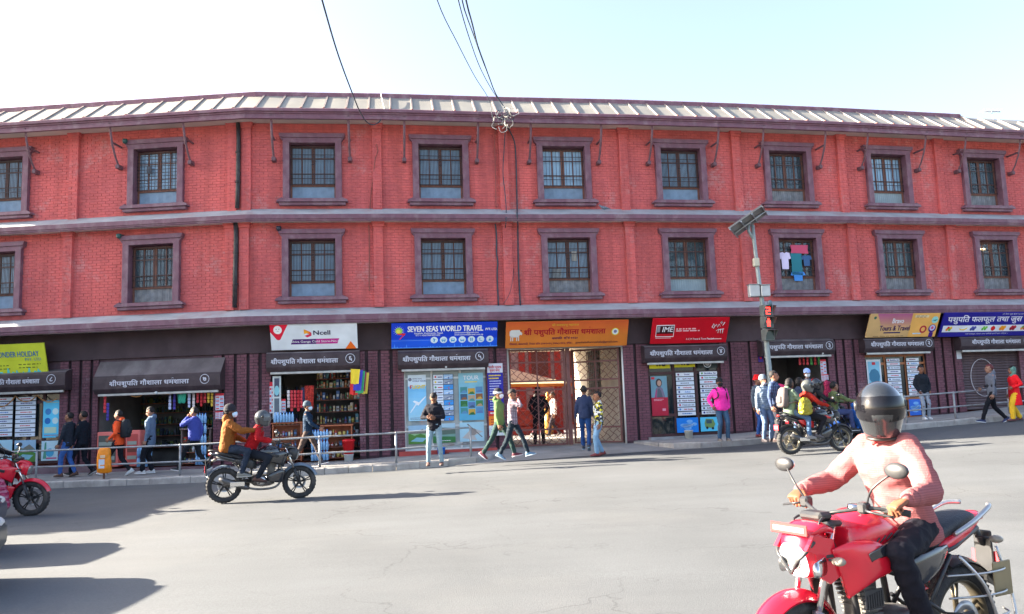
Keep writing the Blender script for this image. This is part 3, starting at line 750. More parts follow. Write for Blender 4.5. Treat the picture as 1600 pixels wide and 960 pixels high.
# ================================================================ signs, shutter boxes, posters
def srgb(r, g, b):
    f = lambda c: (c/255/12.92) if c/255 <= .04045 else ((c/255+.055)/1.055)**2.4
    return (f(r), f(g), f(b))
def pc(r, g, b, rough=.45):
    return mat('print_%02x%02x%02x' % (r, g, b), srgb(r, g, b), rough, .11, 1.7, spec=.3)
class Pan:
    """flat print in the parent's local x/z plane, facing -y; u, v are fractions of the sheet, v up"""
    def __init__(s, Wd, Hg, y=0.0): s.W, s.H, s.y, s.mb, s.ms = Wd, Hg, y, MB(), []
    def mi(s, m):
        if m not in s.ms: s.ms.append(m)
        return s.ms.index(m)
    def poly(s, pts, m, layer=1):
        y = s.y-.0015-.0012*layer
        s.mb.add([(u*s.W, y, v*s.H) for u, v in pts], [tuple(range(len(pts)))], s.mi(m))
    def rect(s, u0, v0, u1, v1, m, layer=1): s.poly([(u0,v0),(u1,v0),(u1,v1),(u0,v1)], m, layer)
    def disc(s, u, v, r, m, layer=1, n=18, ry=None):
        """r in metres"""
        ry = ry or r
        s.poly([(u+r/s.W*math.cos(2*math.pi*k/n), v+ry/s.H*math.sin(2*math.pi*k/n)) for k in range(n)], m, layer)
    def ring(s, u, v, r, t, m, layer=1, n=24):
        y = s.y-.0015-.0012*layer; vs = []
        for k in range(n):
            c, q = math.cos(2*math.pi*k/n), math.sin(2*math.pi*k/n)
            vs += [(u*s.W+r*c, y, v*s.H+r*q), (u*s.W+(r-t)*c, y, v*s.H+(r-t)*q)]
        s.mb.add(vs, [(2*k, (2*k+2) % (2*n), (2*k+3) % (2*n), 2*k+1) for k in range(n)], s.mi(m))
    def lines(s, u0, v0, u1, n, pitch, m, layer=1, h=.35, seed=1):
        """unreadable small print: broken bars"""
        rnd = random.Random(seed)
        for i in range(n):
            v = v0-i*pitch; u = u0; e = u1-(rnd.random()*.25*(u1-u0))
            while u < e:
                l = rnd.uniform(.03, .09)*(1 if u1-u0 > .3 else .6); s.rect(u, v-pitch*h, min(u+l, e), v, m, layer); u += l+.015
    def done(s, parent, name='print'): return s.mb.build(name, s.ms, parent)
def measure(body, h):
    c = bpy.data.curves.new('t', 'FONT'); c.body = body+'|'; c.size = h/.7
    t = bpy.data.objects.new('t', c); C.objects.link(t); bpy.context.view_layer.update(); d = t.dimensions.x
    bpy.data.objects.remove(t); bpy.data.curves.remove(c)
    return d
def deva(parent, body, h, m, x, y, z, wid=None, bold=.0, name='lettering'):
    """Devanagari in visual order.  S marks the slanted foot stroke of the first letter, R the hook above the letter before it"""
    plain = body.replace('S', '').replace('R', '')
    full = measure(plain, h)-measure('', h)
    sx = (wid/full) if wid else 1
    marks = MB(); pre = ''
    for ch in body:
        if ch in 'SR':
            xx = (measure(pre, h)-measure('', h))*sx
            if ch == 'S':
                a = xx-.62*h*sx; marks.add([(a, -.0025, .18*h), (a+.42*h*sx, -.0025, .36*h), (a+.42*h*sx, -.0025, .46*h), (a, -.0025, .28*h)], [(0,1,2,3)])
            else:
                a = xx-.12*h*sx; t = .09*h
                P = [(a-.30*h*sx, 1.18*h), (a-.26*h*sx, 1.34*h), (a-.10*h*sx, 1.38*h), (a+.04*h*sx, 1.25*h), (a+.08*h*sx, 1.0*h)]
                vs = [(p[0], -.0025, p[1]) for p in P]+[(p[0]*.0+p[0]+.02*h, -.0025, p[1]-t) for p in P]
                marks.add(vs, [(i, i+1, i+6, i+5) for i in range(4)])
        else: pre += ch
    o = text(plain, h, m, parent, x, y, z, name, sx=sx, bold=bold)
    if marks.v:
        mk_ = marks.build('letter_stroke', [m], parent, (x, y, z))
    return o
WHITE = pc(235,236,240); BLACK = pc(28,26,34)
def sign_thing(name, label, cat, p0, p1, obot, otop, depth=.05, face=None, edge=None, group=None):
    """p0 = pixel of the lower left corner, p1 = pixel of the upper right corner"""
    s0, z0 = fs(*p0, obot); s1, z1 = fs(*p1, otop)
    z1 = min(z1, 4.085)
    Wd = s1-s0; H = math.hypot(z1-z0, otop-obot); a = ang((s0+s1)/2)
    t = thing(name, label, cat, fm(s0, obot, z0), a, group)
    t.rotation_euler = (math.atan2(otop-obot, z1-z0), 0, a)
    mb = MB(); mb.bbox(0, Wd, 0, depth, 0, H, .006)
    mb.build('panel', [face or WHITE], t)
    return t, Wd, H
# --- yellow travel sign, cut by the left edge of the view
t, w_, h_ = sign_thing('shop_sign', 'yellow green travel sign tilted above the leftmost shop with blue lettering', 'sign', (-60,592), (68,536), .3, .55, face=pc(205,214,60))
p = Pan(w_, h_); random.seed(5)
pts = [(0,0)]; u = 0
while u < 1:
    hh = random.uniform(.05, .16)+(.12 if random.random() < .15 else 0); pts += [(u, hh), (min(1, u+.012), hh)]; u += random.uniform(.012, .03)
pts.append((1, 0)); p.poly(pts, pc(90,205,205), 1); p.rect(.05,.50,.97,.505,pc(190,195,40),1)
p.lines(.40,.36,.62,2,.10,pc(110,120,40),1,.3,2); p.lines(.68,.38,.95,2,.10,pc(110,120,40),1,.3,3); p.done(t)
text('WORLD WONDER HOLIDAY', h_*.17, pc(70,120,160), t, w_*.93, -.006, h_*.60, sx=.66, bold=.004, align='RIGHT')
text('PVT. LTD', h_*.09, pc(90,140,160), t, w_*.95, -.006, h_*.47, align='RIGHT')
# --- white sign with the red pin
t, w_, h_ = sign_thing('shop_sign', 'white shop sign with red smiling pin and orange corner triangle', 'sign', (426,548), (559,505), .35, .72, face=pc(222,230,236))
p = Pan(w_, h_); CR = pc(225,28,60)
p.poly([(0,1),(.0,.72),(.07,.42),(.09,.40),(.11,.42),(.205,1)], CR, 1)
p.disc(.087,.80,.115,pc(240,240,240),2,24,.125); p.disc(.072,.83,.012,BLACK,3,8); p.disc(.103,.83,.012,BLACK,3,8); p.rect(.075,.745,.10,.755,BLACK,3)
p.poly([(.855,.0),(.92,.30),(.985,.0)], pc(240,110,30), 1)
p.poly([(.385,.80),(.445,.68),(.385,.62)], pc(245,170,40), 2); p.poly([(.39,.80),(.455,.70),(.455,.60),(.42,.64)], pc(240,110,40), 1); p.poly([(.39,.55),(.455,.62),(.455,.70),(.47,.66),(.47,.55),(.42,.48)], pc(215,40,90), 1)
p.poly([(.225,.22),(.25,.42),(.52,.42),(.52,.22)], pc(80,30,110), 1); p.poly([(.52,.22),(.52,.42),(.79,.42),(.765,.22)], pc(190,40,140), 1); p.done(t)
text('Ncell', h_*.17, pc(40,25,70), t, w_*.487, -.006, h_*.58, sx=1.22, bold=.005)
text('Shiva Ganga Cold Store-No.6', h_*.085, WHITE, t, w_*.51, -.006, h_*.285, sx=1.18, align='CENTER', bold=.001)
# --- blue travel sign
t, w_, h_ = sign_thing('shop_sign', 'bright blue world travel sign with white lettering and seven round icons', 'sign', (612,545), (778,503), .38, .72, face=pc(8,60,200))
p = Pan(w_, h_); random.seed(8)
p.rect(0,0,1,.36,pc(20,90,225),1)
pts = [(0,0)]; u = 0
while u < 1:
    hh = .03+random.uniform(0,.05)+(.12 if random.random() < .12 else 0); pts += [(u,.03),(u+.008,hh),(u+.016,.03)]; u += random.uniform(.018,.045)
pts.append((1,0)); p.poly(pts, pc(80,150,245), 2); p.rect(0,.30,.37,.31,pc(120,170,240),2)
for k in range(14):
    a = math.pi*2*k/14; p.poly([(.07+.025*math.cos(a+.1),.70+.10*math.sin(a+.1)),(.07+.055*math.cos(a),.70+.20*math.sin(a)),(.07+.025*math.cos(a-.1),.70+.10*math.sin(a-.1))], WHITE, 1)
p.disc(.07,.70,.10,pc(150,205,80),2); p.disc(.065,.68,.06,pc(230,220,90),3)
p.poly([(.055,.60),(.13,.60),(.125,.52),(.06,.56)], pc(220,40,50), 4); p.poly([(.125,.6),(.07,.36),(.08,.36),(.135,.6)], pc(230,60,60), 3)
for k in range(7):
    u = .40+.0885*k; p.disc(u,.31,.105,pc(215,232,240),3,20,.10)
    kk = pc(40,150,215)
    if k == 0: p.poly([(u-.02,.30),(u+.02,.34),(u+.022,.36),(u-.005,.33)], kk, 4); p.poly([(u-.008,.24),(u+.004,.24),(u+.008,.33),(u-.002,.32)], kk, 4); p.poly([(u-.012,.38),(u+.0,.38),(u+.008,.33),(u-.002,.31)], kk, 4)
    elif k in (1,2,3): p.rect(u-.018,.26,u+.018,.35-.02*(k==3),kk,4); p.rect(u-.013,.30,u+.013,.33,pc(215,232,240),5); p.disc(u-.01,.25,.014,kk,4,8); p.disc(u+.01,.25,.014,kk,4,8)
    elif k == 4: p.rect(u-.012,.24,u+.012,.37,kk,4); p.rect(u-.003,.24,u+.003,.37,pc(215,232,240),5)
    elif k == 5: p.disc(u-.008,.34,.02,kk,4,8); p.poly([(u-.014,.30),(u+.02,.25),(u+.014,.24),(u-.016,.26)],kk,4)
    else: p.disc(u,.36,.016,kk,4,8); p.poly([(u-.014,.24),(u+.014,.24),(u+.006,.33),(u-.006,.33)],kk,4)
p.done(t)
text('SEVEN SEAS WORLD TRAVEL', h_*.22, WHITE, t, w_*.15, -.006, h_*.66, sx=.70, bold=.007)
text('PVT. LTD.', h_*.09, WHITE, t, w_*.885, -.006, h_*.67, sx=.83, bold=.004)
text('Gaushala, Kathmandu, Nepal', h_*.065, WHITE, t, w_*.21, -.006, h_*.565, bold=.001)
text('977-1-4561984/4591425', h_*.065, WHITE, t, w_*.225, -.006, h_*.48, bold=.001)
text('sevenseastvl@gmail.com', h_*.065, WHITE, t, w_*.59, -.006, h_*.565, bold=.001)
text('www.sevenseastravel.com.np', h_*.065, WHITE, t, w_*.59, -.006, h_*.48, bold=.001)
# --- orange sign above the gateway
t, w_, h_ = sign_thing('gateway_sign', 'orange sign with red Devanagari lettering and white cow above the gateway', 'sign', (790,545), (982,500), .38, .72, face=pc(205,118,44))
p = Pan(w_, h_)
for k in range(8): p.rect(0, .44+.07*k, 1, min(1, .44+.07*k+.071), pc(205-k//2, 116-4*k, 44-k//2), 1)
CW = pc(205,205,200)
p.poly([(.03,.50),(.03,.64),(.045,.70),(.11,.70),(.115,.62),(.125,.56),(.11,.50),(.10,.42),(.04,.42)], CW, 2)
for u in (.037,.052,.085,.10): p.rect(u,.28,u+.007,.46,CW,2)
p.poly([(.108,.66),(.132,.58),(.128,.50),(.115,.52)], CW, 3); p.rect(.116,.66,.128,.69,BLACK,3)
p.disc(.895,.56,.115,pc(215,205,70),2); p.disc(.895,.56,.09,pc(225,225,225),3); p.disc(.895,.57,.05,pc(120,120,150),4)
p.done(t)
RDT = pc(160,14,34)
deva(t, 'शSी पशुप\u093fत गौशाला धमRशाला', h_*.20, RDT, w_*.145, -.008, h_*.50, wid=w_*.67, bold=.007)
deva(t, 'शSी सवयमभू महाराज', h_*.075, pc(205,165,50), w_*.37, -.007, h_*.82, wid=w_*.22, bold=.001)
deva(t, 'सथाप\u093fत  व\u093f सं १९६०', h_*.075, pc(90,20,70), w_*.375, -.007, h_*.32, wid=w_*.215, bold=.003)
deva(t, 'गौशाला, काठमाडौं, नेपाल फोन ४४७१०१९, ४४७८०१४३, इमेल :', h_*.07, pc(110,20,60), w_*.03, -.007, h_*.13, wid=w_*.52, bold=.0015)
text('goushaladharmashala@gmail.com', h_*.075, pc(70,20,50), t, w_*.57, -.006, h_*.14, sx=1.1, bold=.0)
# --- red sign
t, w_, h_ = sign_thing('shop_sign', 'deep red shop sign with white lettering in a black and white frame', 'sign', (1016,538), (1141,496), .38, .78, face=pc(196,12,34))
p = Pan(w_, h_); p.rect(.055,.27,.29,.74,WHITE,1); p.rect(.062,.30,.283,.71,pc(60,15,22),2); p.rect(.062,.30,.283,.40,pc(190,20,35),3); p.rect(.068,.46,.105,.69,pc(150,150,158),3)
p.lines(.315,.60,.60,1,.07,pc(235,190,195),1,.7,4); p.lines(.315,.52,.68,1,.06,pc(235,190,195),1,.7,5); p.rect(.06,.22,.26,.235,WHITE,1); p.rect(.75,.14,.93,.175,pc(235,200,200),1); p.done(t)
text('IME', h_*.20, WHITE, t, w_*.128, -.0095, h_*.475, sx=.95, bold=.004, shear=.15)
text('A C M Travel & Tours Pvt. Ltd.', h_*.07, WHITE, t, w_*.46, -.006, h_*.14, sx=.85, bold=.001)
mb = MB()
for st_ in ([(0,.05),(.04,.16),(.08,.1),(.05,.02),(.01,.06)], [(.08,.08),(.12,.14),(.16,.05),(.2,.14),(.24,.08)], [(.22,.18),(.27,.24),(.26,.14),(.3,.2)], [(.14,-.06),(.2,.0),(.2,-.12)], [(.2,-.02),(.36,-.0)], [(.26,0),(.27,-.13)], [(.33,0),(.33,-.13)], [(.3,.1),(.36,.2)]):
    mb.tube([(x*1.1, 0, z*1.1) for x, z in st_], .011, 5)
mb.build('lettering', [WHITE], t, (w_*.78, -.008, h_*.55))
# --- tours sign
t, w_, h_ = sign_thing('shop_sign', 'beige and magenta tours sign with a purple watch drawing', 'sign', (1352,528), (1470,486), .4, .78, face=pc(214,176,120))
p = Pan(w_, h_)
for k in range(9): p.rect(.20-.012*k, .35+.072*k, .60, min(1, .35+.072*k+.073), pc(212-4*k,172-9*k,122+2*k), 1)
p.rect(.60,0,1,1,pc(236,180,96),1); p.rect(.64,.82,.84,.93,pc(225,205,160),2); p.lines(.66,.90,.82,2,.05,pc(120,90,90),3,.4)
p.ring(.80,.32,.13,.055,pc(175,30,60),2); p.disc(.93,.35,.14,pc(70,30,130),2); p.rect(.90,.0,.96,.18,pc(70,30,130),2); p.disc(.93,.38,.10,pc(200,200,235),3); p.disc(.93,.38,.05,pc(210,80,130),4)
p.disc(.94,.72,.12,pc(150,215,210),2); p.poly([(.90,.70),(.98,.74),(.95,.66)], pc(40,130,140), 3)
p.rect(.24,.17,.48,.22,pc(40,20,90),2); p.disc(.075,.83,.05,pc(60,110,90),2); p.rect(.66,.12,.78,.17,pc(190,215,235),2); p.lines(.1,.06,.55,1,.05,pc(90,70,60),2,.4); p.done(t)
text('Bravo', h_*.20, WHITE, t, w_*.41, -.008, h_*.60, sx=.78, bold=.005, align='CENTER')
text('Tours & Travel', h_*.21, pc(50,22,90), t, w_*.385, -.008, h_*.29, sx=.74, bold=.005, align='CENTER')
# --- fruit sign
t, w_, h_ = sign_thing('shop_sign', 'navy fruit shop sign with a white band of painted fruit', 'sign', (1466,527), (1625,481), .4, .80, face=pc(38,32,140))
p = Pan(w_, h_); p.rect(.02,.20,1,.47,pc(225,228,235),1)
def fruit(u, cols, r=.05, n=4, rx=.06):
    for k in range(n): p.disc(u+(k-(n-1)/2)*rx/ w_*.8, .335+(.04 if k % 2 else -.03), r, cols[k % len(cols)], 2+k % 3, 10)
fruit(.085, [pc(240,150,40), pc(220,50,40), pc(110,180,60), pc(240,200,60)])
p.poly([(.19,.36),(.20,.28),(.24,.26),(.27,.32),(.275,.39),(.25,.33),(.215,.31)], pc(240,205,60), 2)
fruit(.335, [pc(60,70,140), pc(90,90,170)], .05, 4); fruit(.455, [pc(90,180,60), pc(120,200,70)], .045, 4)
p.disc(.545,.33,.085,pc(205,30,35),2); p.rect(.542,.41,.548,.45,pc(60,110,40),3)
fruit(.645, [pc(240,140,30), pc(245,170,50)], .06, 4); fruit(.755, [pc(150,30,50), pc(190,40,60)], .06, 4); fruit(.87, [pc(230,160,60), pc(120,150,60), pc(200,60,40)], .05, 4); p.rect(.93,.25,.97,.45,pc(40,90,70),2)
p.done(t)
deva(t, 'पशुप\u093fत फलफूल तथा जुस', h_*.22, pc(225,225,240), w_*.05, -.008, h_*.62, wid=w_*.78, bold=.006)
deva(t, 'शSी भैरव जुस कनर ९८०१५५४४३३', h_*.05, pc(200,200,225), w_*.60, -.007, h_*.90, wid=w_*.3)
deva(t, 'यहाँ फलफूल, सामान तथा पाटीको लाग\u093f अडर ल\u093fइनछ ।', h_*.05, pc(190,190,225), w_*.27, -.007, h_*.09, wid=w_*.45, bold=.001)
# --------------------------------------------------------------- roller shutter boxes with the lodging house name
BOXM = mat('shutter_box', (.045,.030,.036), .6, .2, 4, stain=(.08,.06,.065), ss=2)
BOXT = mat('shutter_box_top', (.13,.11,.115), .75, .25, 2, stain=(.22,.20,.20), ss=2)
TXT = mat('faded_white_letters', (.52,.53,.60), .6, .2, 20)
NUM = {8:'८',7:'७',6:'६',5:'५',4:'४',3:'३',2:'२',1:'१'}
#  number, left/right/top/bottom pixel of the front, top strip height, letter left & right fractions, how to single it out
BX = [(8,-75,102,585,607,.06,.30,.78,.88,'leftmost brown shutter box, under the yellow travel sign'),
      (7,146,344,585,607,.34,.13,.76,.88,'widest brown shutter box with a sloping canvas top and no sign above it'),
      (6,418,564,551,574,.02,.05,.77,.90,'brown shutter box under the white sign with the red pin'),
      (5,622,764,548,570,.02,.05,.80,.90,'brown shutter box under the bright blue travel sign'),
      (4,1006,1137,541,560,.03,.06,.82,.92,'brown shutter box under the deep red sign'),
      (3,1190,1305,533,550,.05,.02,.83,.92,'brown shutter box behind the traffic light pole'),
      (2,1350,1460,530,545,.0,.08,.85,.92,'brown shutter box under the beige and magenta tours sign'),
      (1,1500,1612,527,541,.0,.15,.84,.93,'brown shutter box under the navy fruit sign')]
for (num, x0, x1, y0, y1, toph, l0, l1, nu, lab) in BX:
    s0, z1 = fs(x0, y0, .42); s1, z0 = fs(x1, y1, .42); _, z1 = fs((x0+x1)/2, y0, .42); _, z0 = fs((x0+x1)/2, y1, .42)
    Wd, H = s1-s0, z1-z0; a = ang((s0+s1)/2)
    t = thing('shutter_box', lab, 'shutter box', fm(s0, .42, z0), a)
    mb = MB(); r = .05
    prof = [(.0,-.02),(-.025,.03),(-.028,H*.5),(-.02,H*.85),(.02,H+toph*.0)]
    prof2 = [(.31,H+.08+toph), (.02,H)] if toph > .1 else [(.31,H+.04+toph),(.06,H+.03),(.02,H)]
    P = prof+prof2[::-1][1:]
    full = [(y, z) for y, z in P]+[(.31,-.10),(.06,-.10)]
    n = len(full); vs = [(0, y, z) for y, z in full]+[(Wd, y, z) for y, z in full]
    F = []; M_ = []
    for i in range(n): F.append((i, (i+1) % n, (i+1) % n+n, i+n))
    mb.add(vs, F[:4], 0); k = len(mb.v)-2*n
    for i, f in enumerate(F[4:]): mb.f.append(tuple(q+k for q in f)); mb.m.append(1 if i < len(P)-5 else 0); mb.sm.append(False)
    for cap in (tuple(range(n))[::-1], tuple(range(n, 2*n))): mb.f.append(cap); mb.m.append(0); mb.sm.append(False)
    mb.build('box', [BOXM, BOXT], t)
    mb = MB(); mb.bbox(.10, Wd-.10, .05, .12, -.17, -.105, .01); mb.build('end_rail', [mat('worn_aluminium', (.42,.42,.40), .5, .2, 6, metal=.3)], t)
    hh = .125
    deva(t, 'शSीपशुप\u093fत गौशाला धमRशाला', hh, TXT, Wd*l0, -.034, H*.28, wid=Wd*(l1-l0), bold=.0048)
    p = Pan(Wd, H, -.030); rr = .135 if num > 5 else .125; p.ring(nu, .53, rr, .016, TXT, 1, 28); p.done(t, 'number_ring')
    text(NUM[num], .13, TXT, t, Wd*nu, -.034, H*.53-.06, align='CENTER', bold=.006)
# --------------------------------------------------------------- shopfronts
ALU = mat('white_aluminium', (.62,.64,.64), .4, .08, 4)
BRW = mat('dark_brown_frame', (.075,.030,.032), .55, .2, 6)
TAN = mat('orange_brown_frame', (.40,.15,.06), .5, .15, 6)
DGL = glass_mat('shop_glass', (.02,.03,.035), .05, .8)
def frame_front(s0, s1, z0, z1, cols, rows, m, back=.0, glass=DGL, fw=.06):
    """cols, rows: fractions of the bars.  Returns the parent object with local origin at lower left"""
    o = obj('shopfront', None, BD, Vector(fm(s0, back, z0))-BD_O, ang((s0+s1)/2)); Wd, H = s1-s0, z1-z0
    mb = MB()
    for u in cols: mb.bbox(u*Wd-fw/2, u*Wd+fw/2, -.03, .03, 0, H, .006)
    for v in rows: mb.bbox(0, Wd, -.026, .026, v*H-fw/2, v*H+fw/2, .006)
    mb.build('frame', [m], o)
    for a, b in zip(cols, cols[1:]):
        for c, d in zip(rows, rows[1:]):
            g = MB(); g.box(a*Wd+fw/2-.004, b*Wd-fw/2+.004, .008, .014, c*H+fw/2-.004, d*H-fw/2+.004); g.build('pane', [glass], o)
    return o, Wd, H
def poster(label, px, o, face, name='poster', cat='poster', group=None, draw=None, thick=.006):
    """px = (x0,y0,x1,y1) top-left & bottom-right pixels"""
    s0, z1 = fs(px[0], px[1], o); s1, z0 = fs(px[2], px[3], o); _, z1 = fs((px[0]+px[2])/2, px[1], o); _, z0 = fs((px[0]+px[2])/2, px[3], o)
    t = thing(name, label, cat, fm(s0, o, z0), ang((s0+s1)/2), group); Wd, H = s1-s0, z1-z0
    mb = MB(); mb.box(0, Wd, 0, thick, 0, H); mb.build('sheet', [face], t)
    if draw:
        p = Pan(Wd, H); draw(p, t, Wd, H)
        if p.mb.v: p.done(t)
    return t
NAVY, GRY, REDP, YEL, SKYB, GRN = pc(35,50,130), pc(120,125,140), pc(200,40,55), pc(230,200,50), pc(90,185,230), pc(80,150,70)
def name_board(label, px, o, n, names, cols):
    """a column of separate name strips"""
    s0, z1 = fs(px[0], px[1], o); s1, z0 = fs(px[2], px[3], o); _, z1 = fs((px[0]+px[2])/2, px[1], o); _, z0 = fs((px[0]+px[2])/2, px[3], o)
    t = thing('name_board', label, 'sign board', fm(s0, o, z0), ang((s0+s1)/2)); Wd, H = s1-s0, z1-z0
    mb = MB(); mb.box(0, Wd, .004, .02, 0, H); mb.build('backing', [BLACK], t)
    ph = H/n
    for i in range(n):
        b = MB(); b.bbox(.01, Wd-.01, -.008, .004, ph*(n-1-i)+.012, ph*(n-i)-.012, .003); st_ = b.build('name_strip', [pc(214,224,236) if i % 3 else pc(224,228,234)], t)
        nm = names[i % len(names)]; c = cols[i % len(cols)]
        p = Pan(Wd, H); v = (n-1-i+.5)/n
        if nm: 
            tw = Wd*.66; hh = ph*.36
            to = text(nm, hh, c, st_, Wd*.60, -.0095, ph*(n-1-i)+ph*.32, bold=.002, align='CENTER')
            dx = to.dimensions.x if to.dimensions.x > 0 else tw
            sc_ = min(1.25, tw/max(dx, .05)); to.scale = (sc_, 1, 1); to.location.x = Wd*.60
            p.disc(.15, v, ph*.24, cols[(i+1) % len(cols)], 6, 10); p.y = -.004
        else: p.lines(.25, v+.012, .85, 1, .03, c, 6, .8, i); p.y = -.004
        m_ = p.mb.build('logo', p.ms, st_)
    return t
# shop 5: white aluminium front with travel posters
s0, z0 = fs(632, 702, .0); s1, z1 = fs(762, 573, .0)
o5, w5, h5 = frame_front(s0, s1, .42, 2.84, [.012,.33,.665,.988], [.012,.285,.86,.985], ALU, .0, glass_mat('pale_glass', (.35,.42,.45), .08, .9))
def d_flight(p, t, W_, H_):
    for k in range(6): p.rect(0,.0+.125*k,1,.125*(k+1),pc(120+8*(5-k),190+4*(5-k),232),1)
    p.disc(.12,.90,.05,GRY,2); p.poly([(.25,.42),(.55,.33),(.95,.50),(.97,.54),(.60,.40),(.35,.44)], WHITE, 3); p.poly([(.5,.37),(.12,.17),(.10,.19),(.42,.38)], pc(225,235,245), 4)
    p.lines(.1,.07,.9,2,.03,GRY,2,.4)
    text('SEVEN SEAS', H_*.028, GRY, t, W_*.25, -.006, H_*.90, bold=.001); text('WORLD TRAVEL', H_*.028, NAVY, t, W_*.25, -.006, H_*.85, bold=.001)
    text('F', H_*.075, REDP, t, W_*.1, -.007, H_*.70, bold=.006); text('LIGHT', H_*.075, YEL, t, W_*.24, -.007, H_*.70, bold=.006, sx=.95)
poster('blue flight poster with a white aeroplane in the left window', (637,586,667,658), .06, pc(210,225,235), draw=d_flight)
def d_air(p, t, W_, H_):
    for k in range(9):
        v0, v1 = 1-(k+1)/9+.006, 1-k/9-.006
        p.rect(.02,v0,.5,v1,pc(218,226,236),1); p.rect(.52,v0,.98,v1,(pc(160,195,230),pc(150,160,175),pc(60,150,225))[k % 3],1)
        p.poly([(.58,v0+.02),(.92,v1-.03),(.95,v1-.015),(.60,v0+.035)], (WHITE,NAVY,GRY)[k % 3], 2); p.poly([(.74,v0+.01),(.80,v0+.01),(.78,v1-.04)], (NAVY,WHITE,REDP)[k % 3], 2)
        p.rect(.24,v0+.035,.46,v0+.055,(NAVY,GRY,REDP,pc(90,30,70))[k % 4],2); p.disc(.13,(v0+v1)/2,.03,(REDP,YEL,GRN,GRY)[k % 4],2,8)
    text('QATAR', H_*.03, pc(90,50,90), t, W_*.05, -.007, H_*.59)
poster('dark board of nine airline cards in the middle window', (676,585,710,658), .06, pc(30,35,45), draw=d_air)
def d_tour(p, t, W_, H_):
    for k in range(5): p.rect(0,.2*k,1,.2*(k+1),pc(90+12*k,170+5*k,205),1)
    cc = [pc(70,140,140),pc(70,130,80),pc(200,160,70),pc(60,90,120),pc(90,140,180),pc(180,150,120),pc(50,110,60),pc(140,90,60),pc(90,120,170)]
    for r in range(4):
        for c in range(3):
            k = (r*3+c*2) % 9; u = .06+.31*c; v = .58-.145*r-(.03 if c == 1 else 0); p.rect(u,v,u+.28,v+.125,cc[k],2); p.poly([(u,v),(u+.28,v),(u+.2,v+.06),(u+.1,v+.05)], cc[(k+4) % 9], 3)
    text('TOUR', H_*.085, WHITE, t, W_*.5, -.007, H_*.86, align='CENTER', bold=.003); p.rect(.25,.80,.75,.82,YEL,2)
poster('turquoise tour poster with a grid of small landscape pictures', (716,583,757,657), .06, pc(110,195,215), draw=d_tour)
def d_land(p, t, W_, H_):
    p.rect(0,.55,1,1,pc(150,185,210),1); p.poly([(0,.55),(.2,.72),(.4,.62),(.7,.8),(1,.55)], pc(120,120,110), 2); p.poly([(0,0),(1,0),(1,.4),(.6,.55),(.3,.45),(0,.6)], pc(80,130,60), 2); p.poly([(.1,.15),(.7,.1),(.9,.3),(.4,.35)], pc(130,185,200), 3)
poster('green landscape poster low in the left window of the white shopfront', (638,665,670,694), .06, pc(150,190,140), draw=d_land)
def d_land2(p, t, W_, H_):
    p.rect(0,.5,1,1,pc(170,200,215),1); p.poly([(0,.4),(1,.45),(1,.75),(.3,.8)], pc(90,110,100), 2); p.poly([(0,0),(1,0),(1,.3),(0,.35)], pc(60,120,70), 2); p.lines(.2,.12,.8,1,.08,WHITE,3)
poster('lakeside poster low in the middle window behind the standing man', (676,662,712,692), .06, pc(120,160,150), draw=d_land2)
def d_bird(p, t, W_, H_):
    p.poly([(.1,.2),(.5,.7),(.95,.5),(.6,.3),(.7,.05)], pc(190,185,180), 1); p.poly([(.3,.9),(.9,.2),(.93,.22),(.34,.93)], pc(120,110,105), 2); p.disc(.55,.5,.1,pc(150,140,135),2)
poster('pale blue poster of branches low in the right window', (718,660,757,690), .06, pc(165,205,220), draw=d_bird)
# blue standing notice by the gateway
def d_info(p, t, W_, H_):
    p.rect(0,.87,1,1,pc(215,215,225),1); p.rect(0,.34,1,.87,pc(38,38,150),1); p.rect(0,.27,1,.34,pc(205,50,50),1); p.rect(0,.14,1,.27,pc(240,130,40),1); p.rect(0,0,1,.14,pc(215,220,220),1)
    p.lines(.08,.84,.9,2,.04,YEL,2,.45,3); p.lines(.12,.76,.9,7,.035,pc(190,195,230),2,.4,4); p.lines(.08,.55,.9,2,.04,YEL,2,.45,5); p.lines(.12,.48,.9,4,.035,pc(190,195,230),2,.4,6)
    p.lines(.1,.32,.9,1,.035,WHITE,2,.5,7); p.lines(.15,.23,.85,3,.035,pc(170,50,50),2,.45,8)
    p.poly([(.2,.04),(.45,.04),(.5,.09),(.42,.11),(.15,.09)], pc(60,110,110), 2); p.rect(.62,.04,.85,.10,pc(70,110,80),2)
    deva(t, 'भारतीय पर्यटक', H_*.035, REDP, W_*.08, -.006, H_*.93, wid=W_*.84, bold=.002); deva(t, 'सूचना केनदR', H_*.035, REDP, W_*.16, -.006, H_*.885, wid=W_*.66, bold=.002)
poster('tall dark blue notice with white head panel left of the gateway', (761,568,789,681), .16, pc(40,40,150), draw=d_info, name='notice_board', cat='notice', thick=.03)
# shop 4: dark brown front
o4, w4, h4 = frame_front(fs(1013,620)[0], fs(1127,620)[0], .55, 2.86, [.014,.36,.66,.986], [.012,.27,.82,.985], BRW, -.02, fw=.085)
def d_wu(p, t, W_, H_): text('WU', H_*.5, BLACK, t, W_*.30, -.006, H_*.25, bold=.012, sx=.95); p.lines(.62,.6,.9,2,.2,pc(120,110,30),1,.3)
poster('yellow money transfer sign above the dark shop door', (1014,562,1047,576), .05, pc(235,228,40), draw=d_wu, name='small_sign', cat='sign')
poster('yellow money transfer sign above the middle window of name strips', (1053,561,1086,574), .05, pc(235,228,40), draw=d_wu, name='small_sign', cat='sign')
p_ = poster('dark transom sign with a pale round head emblem', (1089,561,1121,575), .05, pc(40,50,48), draw=lambda p,t,W_,H_: (p.ring(.5,.5,.13,.02,WHITE,1), p.disc(.5,.52,.08,pc(190,190,190),2)), name='small_sign', cat='sign')
